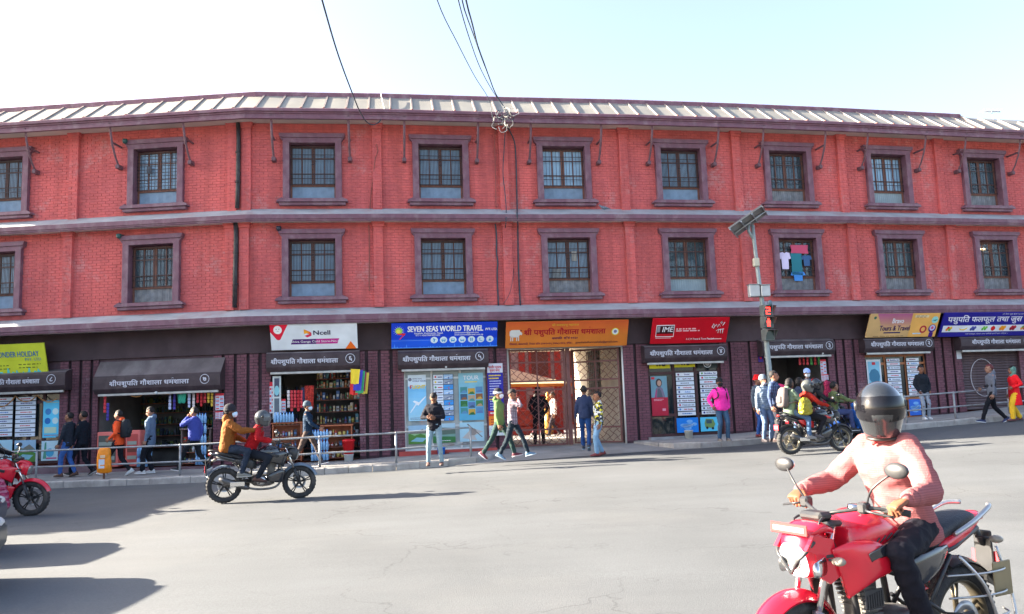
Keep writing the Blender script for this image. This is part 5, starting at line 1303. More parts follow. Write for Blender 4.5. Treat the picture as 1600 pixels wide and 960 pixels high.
# orange rubbish sack on its stand at the kerb
q = Vector(fm(fs(158,741,KW-.28)[0], KW-.24, 0)); q.z = zr(q.x)+.17
t = thing('rubbish_sack', 'bright orange sack with a pale label hung on the railing near the left shop', 'sack', q, R(5))
mb = MB(); secs = []
for z, a, b, e in ((.14,.10,.05,2.5),(.17,.17,.09,3),(.35,.175,.10,3),(.55,.165,.09,3),(.72,.15,.07,3),(.78,.12,.03,2.5)): secs.append(((.015*math.sin(z*9), .01*math.cos(z*12), z), (a,0,0), (0,b,0), e))
mb.loft(secs, 18); mb.build('bag', [mat('orange_sack', srgb(240,140,20), .5, .2, 12, bump=.6, bs=12)], t)
p_ = Pan(.22, .3, -.10); p_.rect(.1,.0,.75,.75,pc(205,215,225),1); p_.rect(.25,.85,.8,1.1,pc(235,200,160),1); o_ = p_.done(t); o_.location = (-.12,0,.27)
mb = MB(); mb.tube([(0,0,-.1),(0,0,.15)], .03, 8); mb.build('stand', [mat('rust', (.12,.06,.04), .8, .3, 20)], t)
# ================================================================ signal pole with the solar panel
base = Vector(fm(fs(1210,690,KW-.4)[0], KW-.4, 0)); base.z = zr(base.x)+.17
def on_depth(px, py, D):
    d = ray(px, py); return d*(D/d.y)+Vector((0,0,EYE))
D0 = base.y
def pz(px, py, dd=0.0): return on_depth(px, py, D0+dd)-base
t = thing('signal_pole', 'tall grey pedestrian signal pole carrying a tilted solar panel', 'signal pole', base)
topp = pz(1176, 352); bot = Vector((0,0,-.1)); mid = pz(1186, 440)
PG = mat('pole_paint', (.26,.31,.32), .5, .15, 3, metal=.3, stain=(.17,.16,.15), ss=5)
mb = MB(); mb.tube([bot, pz(1203,590), pz(1192,480), mid, pz(1178,375), topp], [.085,.08,.065,.06,.055,.05], 14); mb.build('pole', [PG], t)
mb = MB(); mb.tube([pz(1180,378), pz(1170,362), pz(1170,346)], .045, 10); mb.build('arm', [PG], t)
A, B_, Cc, Dd = pz(1139,358,-.55), pz(1191,322,-.55), pz(1198,335,.35), pz(1151,371,.35)
nrm = (B_-A).cross(Dd-A).normalized(); nrm = nrm if nrm.z > 0 else -nrm
mb = MB(); mb.add([A,B_,Cc,Dd]+[p+nrm*.05 for p in (A,B_,Cc,Dd)], [(0,1,2,3),(7,6,5,4),(0,4,5,1),(1,5,6,2),(2,6,7,3),(3,7,4,0)]); sp_ = mb.build('solar_panel', [mat('panel_back', (.17,.17,.17), .6, .2, 4)], t)
for u in (.0, .33, .66, .97):
    a = A+(B_-A)*u; b = Dd+(Cc-Dd)*u; mb = MB(); dv = (B_-A).normalized()*.04; mb.add([a,a+dv,b+dv,b]+[p-nrm*.05 for p in (a,a+dv,b+dv,b)], [(0,1,2,3),(7,6,5,4),(0,4,5,1),(1,5,6,2),(2,6,7,3),(3,7,4,0)]); mb.build('frame_bar', [STEEL], sp_)
mb = MB(); a = (A+Dd)/2; b = (B_+Cc)/2; mb.tube([a-nrm*.04, b-nrm*.04], .03, 6); mb.build('frame_bar', [STEEL], sp_)
for (x, y, wd, hg) in ((1178,455,.30,.34),(1195,455,.26,.32)):
    c = pz(x, y, -.1); mb = MB(); mb.bbox(c.x-wd/2, c.x+wd/2, c.y-.1, c.y+.12, c.z-hg/2, c.z+hg/2, .015, T=None); bx_ = mb.build('battery_box', [mat('box_grey', (.42,.44,.45), .45, .1, 3, metal=.3)], t)
    mb = MB(); mb.bbox(c.x-wd/2-.02, c.x+wd/2+.02, c.y-.13, c.y+.14, c.z+hg/2, c.z+hg/2+.02, .005); mb.build('lid', [STEEL], bx_)
c = pz(1181, 410, -.05); mb = MB(); mb.bbox(c.x-.09, c.x+.09, c.y-.08, c.y+.04, c.z-.13, c.z+.12, .02); mb.build('junction_box', [mat('beige_box', (.45,.43,.34), .5, .1)], t)
REDL = mat('signal_red', (1,.03,.02), .4, 0, emit=.8); HS = mat('signal_housing', (.11,.125,.12), .5, .15, 4); LENS = mat('dark_lens', (.03,.05,.045), .2, .1)
for k, (x, y) in enumerate(((1198,486),(1199,504),(1201,524))):
    c = pz(x, y, -.2); M_ = Matrix.Translation(c) @ Matrix.Rotation(R(18), 4, 'Z')
    mb = MB(); mb.bbox(-.17,.17,-.06,.12,-.165,.165,.02,T=M_); hsg = mb.build('signal_head', [HS], t)
    mb = MB(); mb.add([M_@Vector(p) for p in ((-.17,-.06,.165),(.17,-.06,.165),(.17,-.24,.13),(-.17,-.24,.13),(.17,-.06,-.10),(-.17,-.06,-.10))], [(0,1,2,3),(1,4,2),(0,3,5)]); mb.build('visor', [HS], hsg)
    mb = MB()
    if k == 0:
        for (a, b, c_, d) in ((-.07,.07,.07,.10),(.04,.07,-.02,.10),(-.07,.07,-.02,.01),(-.07,-.04,-.11,.01),(-.07,.07,-.11,-.08)): mb.box(a,b,-.068,-.064,c_,d,T=M_)
    elif k == 1:
        mb.box(-.03,.03,-.068,-.064,.06,.11,T=M_); mb.box(-.055,.055,-.068,-.064,-.03,.05,T=M_); mb.box(-.05,-.01,-.068,-.064,-.12,-.03,T=M_); mb.box(.01,.05,-.068,-.064,-.12,-.03,T=M_)
    mb.box(-.13,.13,-.0635,-.0605,-.13,.13,1,T=M_); mb.build('lamp', [REDL, LENS], hsg)
c = pz(1203, 474, -.15); mb = MB(); mb.sphere(c, (.07,.07,.09), 10, 8); mb.build('beacon', [mat('beacon_blue', (.10,.16,.2), .3, .1)], t)
# ================================================================ overhead cables and the tangle on the wall
CAB = mat('black_cable', (.035,.05,.07), .6, .2, 20); CABW_ = mat('pale_cable', (.5,.48,.44), .6, .2, 20)
def smooth(P, n=5):
    P = [Vector(p) for p in P]; out = []
    for i in range(len(P)-1):
        p0, p1, p2, p3 = P[max(i-1,0)], P[i], P[i+1], P[min(i+2, len(P)-1)]
        for k in range(n):
            t = k/n; out.append(.5*((2*p1)+(-p0+p2)*t+(2*p0-5*p1+4*p2-p3)*t*t+(-p0+3*p1-3*p2+p3)*t*t*t))
    out.append(P[-1]); return out
def cable(label, pts, r, m, cat='cable', name='overhead_cable', group=None):
    P = [on_depth(x, y, D) for x, y, D in pts]; L = P[-1].copy(); mb = MB(); mb.tube([p-L for p in smooth(P)], r, 6); return tag(mb.build(name, [m], None, L), label, cat, group)
cable('thick single cable dropping from the left to a loop under the gutter', [(470,-120,10),(503,0,12.5),(528,85,15.5),(552,150,18.5),(562,174,20),(572,190,22),(582,195,22.6),(592,191,22.9),(600,180,23)], .017, CAB)
cable('pale cable end rising over the roof beside the loop', [(600,180,23.0),(601,172,23.1),(598,160,23.3),(595,146,23.9)], .014, CABW_)
cable('thin cable left of the bundle, running down to the roof edge', [(655,-120,11),(683,0,13.5),(715,68,16.5),(742,120,20),(762,152,23),(768,175,23.1),(772,196,23.2)], .010, CAB)
cable('second cable of the bundle above the roof', [(690,-120,11),(716,0,13.5),(735,65,16.5),(752,110,19.5),(772,146,23),(790,170,23.2)], .011, CAB)
cable('twisted cable of the bundle above the roof', [(695,-120,11),(722,0,13.5),(729,25,14.5),(741,58,16.5),(748,78,17.5),(758,105,19.5),(775,147,23),(794,176,23.2)], .012, CAB)
cable('rightmost thick cable of the bundle above the roof', [(702,-120,11),(728,0,13.5),(738,38,15),(746,70,17),(756,98,19),(764,120,20.5),(776,150,23),(796,180,23.2)], .016, CAB)
rnd = random.Random(12); c0 = on_depth(791, 182, 23.15)
t = thing('cable_tangle', 'tangle of pale and black wire loops hanging at the gutter above the gateway', 'wires', c0)
for k in range(11):
    P = []; x0, y0 = rnd.uniform(-.3,.25), rnd.uniform(-.2,.35); a0 = rnd.random()*6; rr = rnd.uniform(.06,.19)
    for q in range(10):
        a = a0+q*.62; P.append((x0+rr*math.cos(a)+rnd.uniform(-.03,.03), rnd.uniform(-.12,.1), y0-.15+rr*1.2*math.sin(a)+rnd.uniform(-.03,.03)))
    mb = MB(); mb.tube(smooth(P, 4), rnd.choice((.008,.011)), 5); mb.build('wire', [CABW_ if k % 2 else CAB], t)
def wall_cable(label, pts, r=.014, m=CAB):
    P = [Vector(fm(*(lambda q: (q[0], o, q[1]))(fs(x, y, o)))) for x, y, o in pts]; L = P[0].copy(); mb = MB(); mb.tube([p-L for p in smooth(P)], r, 6); tag(mb.build('wall_cable', [m], None, L), label, 'cable')
wall_cable('black cable from the tangle down over the upper pilaster to the lower one', [(790,195,.3),(788,230,.2),(786,270,.18),(789,300,.2),(791,325,.3),(791,345,.66),(790,356,.4)], .016)
wall_cable('thick black cable right of the upper pilaster ending in a pipe', [(792,197,.3),(800,212,.1),(805,230,.06),(807,280,.05),(808,325,.08),(808,334,.6),(809,350,.45),(809,360,.22),(810,420,.21),(813,478,.22)], .022)
wall_cable('bundle of wires left of the lower pilaster with a small clamp', [(774,350,.3),(776,370,.22),(776,395,.22),(778,410,.24),(777,430,.22),(779,478,.22)], .026)
wall_cable('thin looping wire across the lower pilaster', [(803,420,.22),(800,445,.34),(795,462,.34),(787,475,.36)], .008)
wall_cable('thin cable on the upper wall left of the gateway bay', [(774,196,.1),(773,230,.06),(774,260,.06),(775,325,.06)], .012, mat('red_cable', (.25,.08,.07), .7))
wall_cable('frayed wire on the upper pilaster in the next bay to the left', [(588,225,.15),(590,236,.15),(586,250,.16),(583,275,.08),(580,300,.05),(578,326,.05)], .010, mat('brown_cable', (.16,.07,.06), .7))
wall_cable('pink vertical pipe beside the lower pilaster right of the drainpipe bay', [(576,352,.25),(577,380,.22),(577,430,.22),(577,455,.22)], .018, mat('red_cable', (.25,.08,.07), .7))
# small things on the facade
q = Vector(fm(fs(944,326,.35)[0], .35, 0)); q.z = fs(944,329,.35)[1]
t = thing('pigeon', 'grey pigeon resting on the upper ledge between two windows', 'pigeon', q, ang(10)+R(180))
mb = MB(); mb.loft([((-.20,0,.05),(0,.012,0),(0,0,.008),2),((-.12,0,.06),(0,.03,0),(0,0,.02),2),((-.03,0,.075),(0,.05,0),(0,0,.045),2),((.05,0,.085),(0,.05,0),(0,0,.055),2),((.10,0,.11),(0,.035,0),(0,0,.045),2),((.13,0,.14),(0,.022,0),(0,0,.03),2),((.15,0,.165),(0,.02,0),(0,0,.022),2),((.175,0,.16),(0,.008,0),(0,0,.008),2)], 12); mb.cone((.17,0,.162),(.195,0,.155),.007,.002,6)
mb.tube([(0,.02,.04),(0.01,.02,0)], .005, 5); mb.tube([(0,-.02,.04),(.01,-.02,0)], .005, 5); mb.build('body', [mat('pigeon_grey', srgb(95,110,125), .7, .4, 20)], t)
for (x, y, o, lab) in ((437,357,.32,'black dome camera under the middle ledge beside the drainpipe bay window'),(196,221,.16,'green lamp fitting at the top left of the upper left window'),(186,369,.34,'green lamp fitting at the top left of the lower left window')):
    s, z = fs(x, y, o); t = thing('wall_lamp' if 'lamp' in lab else 'security_camera', lab, 'lamp' if 'lamp' in lab else 'camera', fm(s, o, z), ang(s))
    m_ = mat('green_fitting', srgb(45,80,80), .4, .1) if 'lamp' in lab else mat('black_fitting', srgb(40,45,60), .3, .1)
    mb = MB(); mb.bbox(-.05,.05,-.02,o-.14,-.03,.06,.01); mb.build('bracket', [m_], t); mb = MB(); mb.lathe([(0,-.09),(.05,-.075),(.075,-.02),(.07,.05),(0,.06)], (0,-.03,0), n=12); mb.build('head', [m_], t)
aa = on_depth(1549, 174, 29.5); t = thing('television_antenna', 'small television antenna on the right end of the roof ridge', 'antenna', aa)
mb = MB(); mb.tube([(-.38,0,.0),(.38,.1,.0)], .022, 6); mb.build('boom', [STEEL], t); mb = MB(); mb.tube([(0,0,.0),(.06,0,-.6)], .012, 6); mb.build('mast', [STEEL], t)
for k in range(5): mb = MB(); mb.tube([(-.36+.17*k,-.2,.02),(-.36+.17*k,.25,.02)], .008, 5); mb.build('rod', [STEEL], t)
# washing in a window
wn = WINLOC[(1,7)]; wl = wn.matrix_basis.translation+BD_O; wa = ang(16.76)
def wash(label, x, z0, z1, w_, c, shape):
    col_ = pc(*c, .8); mb = MB(); h = z1-z0
    if shape == 'shirt': pts = [(-.5,.95),(-.18,1),(0,.93),(.18,1),(.5,.95),(.62,.62),(.40,.58),(.36,.75),(.34,0),(-.34,0),(-.36,.75),(-.40,.58),(-.62,.62)]
    else: pts = [(-.5,1),(.5,1),(.46,.5),(.5,0),(-.5,.04),(-.45,.5)]
    prism(mb, [(x+p[0]*w_, z0+p[1]*h) for p in pts][::-1], .035, .05)
    tag(mb.build('hanging_shirt' if shape == 'shirt' else 'hanging_cloth', [col_], None, wl, wa), label, 'clothing')
wash('white striped shirt drying on the window bars', -.40, 1.0, 1.55, .34, (215,205,235), 'shirt'); wash('teal shirt drying in the middle of the window', .0, .80, 1.52, .38, (45,120,135), 'cloth')
wash('small blue shirt drying under the teal one', .02, .62, .92, .42, (70,140,215), 'shirt'); wash('dark blue top drying at the right of the window', .36, 1.1, 1.45, .30, (60,95,140), 'shirt'); wash('pink cloth hung at the top of the window', .13, 1.5, 1.78, .62, (195,80,110), 'cloth')
# ================================================================ off-view neighbours that shade the road from the left
nb_ = thing('neighbour_house', 'plain two storey house beyond the left edge of the view', 'house', (-25.4, 19.5, -.3), 0)
mb = MB(); mb.box(-5, 4.4, -4.3, 7.5, 0, 6.0); mb.build('wall', [mat('neighbour_render', (.45,.38,.30), .85, .1, 1)], nb_)
for ix in range(3):
    for iz in range(2):
        mb = MB(); mb.bbox(-4.2+2.8*ix, -3.0+2.8*ix, -4.36, -4.29, 1.0+2.8*iz, 2.3+2.8*iz, .02); mb.build('window', [DGL], nb_)
        mb = MB(); mb.bbox(4.39, 4.45, -3.4+3.4*ix, -2.2+3.4*ix, 1.0+2.8*iz, 2.3+2.8*iz, .02); mb.build('window', [DGL], nb_)
mb = MB(); mb.bbox(-5.3,4.6,-4.6,7.7,6.0,6.2,.02); mb.build('roof', [CEM], nb_)
BARK = mat('bark', (.16,.11,.08), .9, .3, 8); LEAF = mat('foliage', (.055,.085,.03), .7, .4, 3)
def tree(label, x, y, h, r, seed, n=1500):
    t = thing('roadside_tree', label, 'tree', (x, y, -.3)); rn = random.Random(seed)
    mb = MB(); mb.tube(smooth([(0,0,0),(.1,.05,h*.3),(-.05,.1,h*.6),(.1,0,h*.85)],4), [.22-.18*i/12 for i in range(13)], 8)
    for k in range(7):
        a = rn.random()*6.28; z = h*rn.uniform(.45,.8); mb.tube([(0,0,z),(r*.4*math.cos(a),r*.4*math.sin(a),z+r*.3),(r*.75*math.cos(a),r*.75*math.sin(a),z+r*.5)], [.07,.045,.02], 6)
    mb.build('trunk', [BARK], t); mb = MB()
    cl = [(rn.gauss(0,r*.42), rn.gauss(0,r*.42), h*.78+rn.gauss(0,r*.3), r*rn.uniform(.25,.5)) for _ in range(14)]
    for k in range(n):
        cx, cy, cz, cr = rn.choice(cl); v = Vector((rn.gauss(0,1), rn.gauss(0,1), rn.gauss(0,.8))); v = v.normalized()*cr*rn.random()**.4+Vector((cx,cy,cz))
        a = Vector((rn.gauss(0,1), rn.gauss(0,1), rn.gauss(0,1))).normalized()*.13; b = a.orthogonal().normalized()*.08
        mb.add([v-a, v+b, v+a, v-b], [(0,1,2,3)])
    mb.build('crown', [LEAF], t, kind='stuff')
tree('small roadside tree in front of the neighbouring house', -19.2, 14.4, 5.6, 1.4, 3)
def car(label, loc, yaw, m):
    t = thing('parked_car', label, 'car', loc, yaw)
    b = MB(); b.loft([S_(-2.0,.62,.70,.22), S_(-1.9,.62,.80,.32), S_(-1.2,.66,.84,.36), S_(0,.66,.85,.36), S_(1.1,.62,.83,.32), S_(1.75,.55,.78,.26), S_(1.95,.50,.66,.18)], 24); b.build('body', [m], t)
    b = MB(); b.loft([S_(-1.75,1.0,.60,.06,3), S_(-1.35,1.18,.66,.26,3), S_(-.3,1.22,.68,.27,3), S_(.45,1.15,.66,.22,3), S_(.95,.98,.60,.05,3)], 24); b.build('cabin', [DGL], t)
    b = MB(); b.loft([S_(-1.3,1.42,.55,.03,3), S_(-.3,1.47,.60,.03,3), S_(.3,1.42,.56,.03,3)], 20); b.build('roof', [m], t)
    for x in (-1.25, 1.25):
        for y in (-.78, .78):
            b = MB(); b.lathe([(0,-.09),(.2,-.09),(.30,-.10),(.32,-.07),(.32,.07),(.30,.10),(.2,.09),(0,.09)], (x, y, .32), 'y', 20); b.build('wheel', [mat('car_tyre', (.03,.03,.03), .8)], t)
    for y in (-.55, .55): b = MB(); b.sphere((1.86,y,.62), (.10,.14,.07), 12, 8); b.build('headlight', [mat('lamp_cover', (.5,.5,.5), .1)], t)
def S_(x, z, hw, hh, e=3.2): return ((x, 0, z), (0, hw, 0), (0, 0, hh), e)
car('grey car standing just outside the left edge of the view, nearest the camera', (-7.25, 8.0, 0), 0, mat('silver_car', (.08,.085,.09), .3, .05, 3, coat=.5))
car('dark car standing outside the left edge of the view behind the grey one', (-8.75, 10.4, 0), R(2), mat('dark_car', (.05,.06,.09), .3, .05, 3, coat=.5))
def minibus(label, loc, m):
    t = thing('minibus', label, 'minibus', loc, R(1))
    b = MB(); b.loft([S_(-3.2,1.4,.95,.95,5), S_(-3.1,1.45,1.05,1.15,5), S_(2.2,1.45,1.05,1.15,5), S_(2.9,1.25,1.02,.95,4), S_(3.15,.95,.95,.6,4)], 28); b.build('body', [m], t)
    for k in range(5):
        for y in (-1.055, 1.055): b = MB(); b.bbox(-2.8+1.0*k, -1.95+1.0*k, y-.01, y+.01, 1.55, 2.25, .01); b.build('window', [DGL], t)
    for x in (-2.1, 2.0):
        for y in (-.9, .9): b = MB(); b.lathe([(0,-.11),(.25,-.11),(.36,-.11),(.38,-.08),(.38,.08),(.36,.11),(0,.11)], (x, y, .38), 'y', 20); b.build('wheel', [mat('car_tyre', (.03,.03,.03), .8)], t)
minibus('white minibus standing outside the left edge of the view in the lane', (-14.6, 13.9, 0), pc(215,218,222))
# ================================================================ people
from mathutils import noise, Quaternion
_dg = None
def eval_mods(me, mods):
    o = bpy.data.objects.new('tmp', me); C.objects.link(o)
    for ty, kw in mods:
        m = o.modifiers.new('m', ty)
        for k, v in kw.items(): setattr(m, k, v)
    out = bpy.data.meshes.new_from_object(o.evaluated_get(bpy.context.evaluated_depsgraph_get()))
    bpy.data.objects.remove(o); bpy.data.meshes.remove(me); return out
def solid(mb, name, mats, voxel=.016, sm=3, folds=0.0, seed=0, fs_=9.0):
    """fuse overlapping closed shapes into one continuous skin"""
    me = mb.mesh('tmp', [])
    me = eval_mods(me, [('REMESH', dict(mode='VOXEL', voxel_size=voxel, use_smooth_shade=True)), ('SMOOTH', dict(factor=.6, iterations=sm))])
    if folds:
        n = len(me.vertices); co = np.empty(n*3, np.float32); me.vertices.foreach_get('co', co); co = co.reshape(-1, 3)
        nr = np.empty(n*3, np.float32); me.vertices.foreach_get('normal', nr); nr = nr.reshape(-1, 3)
        d = np.array([noise.noise(Vector((c[0]*fs_+seed, c[1]*fs_, c[2]*fs_*1.9)))+.5*noise.noise(Vector((c[0]*fs_*2.3, c[1]*fs_*2.3+seed, c[2]*fs_*3.1))) for c in co.tolist()], np.float32)
        d = 1-np.abs(d)*2.2
        co += nr*(d[:, None]*folds-folds*.5); me.vertices.foreach_set('co', co.ravel()); me.update()
    me.name = name; me.materials.clear()
    for m in (mats if isinstance(mats, (list, tuple)) else [mats]): me.materials.append(m)
    me.polygons.foreach_set('use_smooth', [True]*len(me.polygons))
    return me
def ik(a, t, l1, l2, pole):
    a, t, pole = Vector(a), Vector(t), Vector(pole); d = t-a; L = d.length
    if L > (l1+l2)*.995: t = a+d*((l1+l2)*.995/L); d = t-a; L = d.length
    L = max(L, abs(l1-l2)+.02); u = d.normalized(); x = (l1*l1-l2*l2+L*L)/(2*L); h = math.sqrt(max(0, l1*l1-x*x))
    p = pole-u*pole.dot(u)
    if p.length < 1e-4: p = u.orthogonal()
    return a+u*x+p.normalized()*h, t
def limb(mb, pts, rs, n=12):
    pts = [Vector(p) for p in pts]; P = [pts[0]]; Q = [rs[0]]
    for i in range(len(pts)-1):
        for k in range(1, 5): t = k/4; P.append(pts[i].lerp(pts[i+1], t)); Q.append(rs[i]+(rs[i+1]-rs[i])*t)
    mb.tube(P, Q, n); mb.sphere(pts[0], rs[0]*.99, 10, 8); mb.sphere(pts[-1], rs[-1]*.99, 10, 8)
    for p, r in zip(pts[1:-1], rs[1:-1]): mb.sphere(p, r*.99, 10, 8)
def hand(mb, wrist, fwd, nrm, side, curl=(.35,.5,.4), k=1.0, thumb=.5, n=7, spread=.06):
    """palm and five fingers; fwd towards the fingertips, nrm out of the palm, side +1 = thumb along fwd x nrm"""
    f = Vector(fwd).normalized(); nn = Vector(nrm); nn = (nn-f*nn.dot(f)).normalized(); r = f.cross(nn)*side
    w = Vector(wrist)
    mb.loft([(w-f*.01*k, r*.026*k, nn*.019*k, 2.2), (w+f*.03*k, r*.035*k, nn*.016*k, 2.6), (w+f*.075*k, r*.041*k, nn*.015*k, 2.8), (w+f*.09*k, r*.038*k, nn*.011*k, 2.4)], 14)
    mb.sphere(w+r*.022*k+f*.03*k+nn*.008*k, (.019*k,)*3, 8, 6)
    L = ((.030,.042,.026,.020), (.010,.046,.029,.022), (-.011,.042,.027,.021), (-.030,.033,.021,.018))
    for i, (off, a, b, c) in enumerate(L):
        p = w+f*(.086-.004*abs(i-1.2))*k+r*off*k; d = (f+r*spread*(1.2-i)*.6).normalized(); ax = nn; ang_ = 0; P = [p-f*.01*k, p]
        for s_, q in zip((a, b, c), curl):
            ang_ += q*(1+.12*i); P.append(P[-1]+(d*math.cos(ang_)+ax*math.sin(ang_))*s_*k)
        rr = [.0092,.0095,.0085,.0078,.0062]; rr = [x*k*(1-.04*i) for x in rr]
        mb.tube(P, rr, n); mb.sphere(P[-1], rr[-1]*1.0, n, 5); mb.sphere(P[2], rr[2]*1.06, n, 5); mb.sphere(P[3], rr[3]*1.05, n, 5)
    p = w+f*.022*k+r*.026*k; d = (f*.75+r*.66).normalized()
    P = [p-d*.012*k, p+d*.012*k, p+d*.045*k+nn*.012*thumb*k]; d2 = (f*.9+r*.25+nn*.55*thumb).normalized(); P.append(P[-1]+d2*.034*k); P.append(P[-1]+(d2+nn*.4*thumb).normalized()*.024*k)
    rr = [.014*k,.0135*k,.0115*k,.0105*k,.0085*k]; mb.tube(P, rr, n); mb.sphere(P[-1], rr[-1], n, 5)
SKINS = {}
def skin(c=(120,78,58)):
    k = 'skin_%d_%d_%d' % c; return mat(k, srgb(*c), .55, .08, 12, spec=.35)
def ell(mb, c, ax, r, n=14, m=10):
    M_ = Matrix((ax[0]*r[0], ax[1]*r[1], ax[2]*r[2])).transposed(); mb.sphere(c, 1.0, n, m, 0, M_)
def person(label, loc, yaw, cat='person', H=1.66, pelvis=(0,0,None), lean=0.0, side=0.0, headyaw=0.0, headpitch=0.0,
           handL=None, handR=None, footL=None, footR=None, toeL=0.0, toeR=0.0, elbL=(-.6,.5,-.6), elbR=(-.6,-.5,-.6), kneeL=(1,.05,0), kneeR=(1,-.05,0),
           tone=(120,78,58), hair=(22,18,20), hairlen=0, top=(40,40,50), topm=None, bottom=(35,40,55), bottomm=None, shoe=(40,40,45), sole=(200,200,200), hem=.0, flare=0.0,
           hat=None, mask=None, hood=False, collar=True, sleeve=1.0, puff=False, grip=False, hq=False, curlL=None, curlR=None, build=1.0, group=None, skirt=0.0, beard=False, legw=1.0, palmL=None, palmR=None, hdL=None, hdR=None, dim=1.0):
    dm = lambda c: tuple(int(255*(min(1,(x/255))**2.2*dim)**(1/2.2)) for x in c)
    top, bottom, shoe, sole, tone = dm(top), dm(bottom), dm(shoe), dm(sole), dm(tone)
    k = H/1.70; V3 = Vector; pz_ = (pelvis[2] if pelvis[2] is not None else .93*k)
    root = thing('person', label, cat, loc, yaw, group)
    vx = .009 if hq else .017; sk = skin(tone)
    pel = V3((pelvis[0], pelvis[1], pz_))
    up = V3((math.sin(lean), math.sin(side), math.cos(lean))).normalized(); fw = V3((math.cos(lean), 0, -math.sin(lean))); lf = up.cross(fw).normalized(); fw = lf.cross(up).normalized()
    wst = pel+up*.16*k; chest = pel+up*.34*k+fw*.01; neck = pel+up*.51*k-fw*.01*k
    b = build
    sh = {1: neck-up*.06*k+lf*.155*k*b, -1: neck-up*.06*k-lf*.155*k*b}
    hp = {1: pel+lf*.088*k-up*.02, -1: pel-lf*.088*k-up*.02}
    hz = Matrix.Rotation(headyaw, 3, 'Z') @ Matrix.Rotation(headpitch, 3, 'Y')
    hf = hz @ V3((1,0,0)); hl = hz @ V3((0,1,0)); hu = hz @ V3((0,0,1))
    hc = neck+up*.045*k+V3((0,0,.108*k))+hf*.022*k; HK = k*1.07
    hd = {1: V3(handL) if handL else V3((.06,.24*b,.80*k)), -1: V3(handR) if handR else V3((.04,-.24*b,.80*k))}
    ft = {1: V3(footL) if footL else V3((0,.10,.085*k)), -1: V3(footR) if footR else V3((0,-.10,.085*k))}
    el, wr, kn, an = {}, {}, {}, {}
    for s, ep, kp in ((1, elbL, kneeL), (-1, elbR, kneeR)):
        el[s], wr[s] = ik(sh[s], hd[s], .285*k, .25*k, ep); kn[s], an[s] = ik(hp[s], ft[s], .43*k, .42*k, kp)
    # ---- bare body, one skin
    mb = MB()
    def ring(c, a, bb, e=2.2): return (c, fw*a*k*b, lf*bb*k*b, e)
    mb.loft([ring(pel-up*.08*k,.07,.11), ring(pel,.095,.145), ring(wst,.082,.125), ring(chest,.10,.15), ring(chest+up*.09*k,.085,.155), ring(neck-up*.03*k,.06,.10), ring(neck+up*.01,.045,.05)], 16)
    limb(mb, [neck-up*.03*k, neck.lerp(hc, .45), hc-hu*.05*k-hf*.02*k], [.058*k,.052*k,.05*k])
    for s in (1, -1):
        limb(mb, [sh[s], el[s], wr[s]], [.047*k,.037*k,.026*k]); limb(mb, [hp[s], kn[s], an[s]], [.075*k,.052*k,.035*k])
        fwd = V3((math.cos(toeL if s > 0 else toeR), 0, math.sin(toeL if s > 0 else toeR))); limb(mb, [an[s]-V3((0,0,.03*k)), an[s]+fwd*.13*k-V3((0,0,.05*k))], [.034*k,.024*k])
    # head: skull, jaw, chin, nose, brow, ears
    A = (hf, hl, hu)
    ell(mb, hc-hf*.012*HK+hu*.02*HK, A, (.096*HK,.076*HK,.098*HK)); ell(mb, hc+hf*.028*HK-hu*.045*HK, A, (.062*HK,.058*HK,.068*HK)); ell(mb, hc+hf*.058*HK-hu*.092*HK, A, (.028*HK,.030*HK,.022*HK))
    mb.tube([hc+hf*.086*HK+hu*.012*HK, hc+hf*.108*HK-hu*.022*HK], [.010*HK,.017*HK], 8); mb.sphere(hc+hf*.104*HK-hu*.026*HK, .0175*HK, 8, 6)
    ell(mb, hc+hf*.078*HK+hu*.022*HK, A, (.02*HK,.055*HK,.014*HK)); ell(mb, hc+hf*.086*HK-hu*.058*HK, A, (.014*HK,.026*HK,.013*HK))
    for s in (1, -1): ell(mb, hc+hl*.078*HK*s-hf*.01*HK-hu*.012*HK, A, (.020*HK,.010*HK,.032*HK))
    body = solid(mb, 'body', sk, vx, 3 if hq else 2)
    hm = MB()
    for s in (1, -1):
        fa = (wr[s]-el[s]).normalized(); h_ = (hdL if s > 0 else hdR); fwd = V3(h_) if h_ else fa+V3((.15,0,-.1))
        pm = (palmL if s > 0 else palmR); nr = V3(pm) if pm else V3((0,-s,0))
        cu = (curlL if s > 0 else curlR) or ((1.25,1.35,.8) if grip else (.35,.5,.35))
        hand(hm, wr[s]+fwd.normalized()*.008, fwd, nr, (1 if s > 0 else -1)*(-1), cu, k*1.02, .9 if grip else .5, 9 if hq else 5)
    if hq:
        hme = solid(hm, 'hands', sk, .0032, 2)
    else: hme = hm.mesh('hands', [sk])
    for m_ in (hme,):
        nv = len(body.vertices); a = [tuple(v.co) for v in body.vertices]+[tuple(v.co) for v in m_.vertices]
        f_ = [tuple(p.vertices) for p in body.polygons]+[tuple(i+nv for i in p.vertices) for p in m_.polygons]
        bpy.data.meshes.remove(body); bpy.data.meshes.remove(m_); body = bpy.data.meshes.new('body'); body.from_pydata(a, [], f_); body.materials.append(sk); body.polygons.foreach_set('use_smooth', [True]*len(f_))
    obj('body', body, root)
    # ---- top
    col = topm or mat('cloth_%d_%d_%d' % top, srgb(*top), .85, .10, 6, spec=.2, bump=.15, bs=60)
    P = .022 if puff else (.014 if hq else .0); hemz = -.10-hem
    mb = MB()
    fl_ = flare
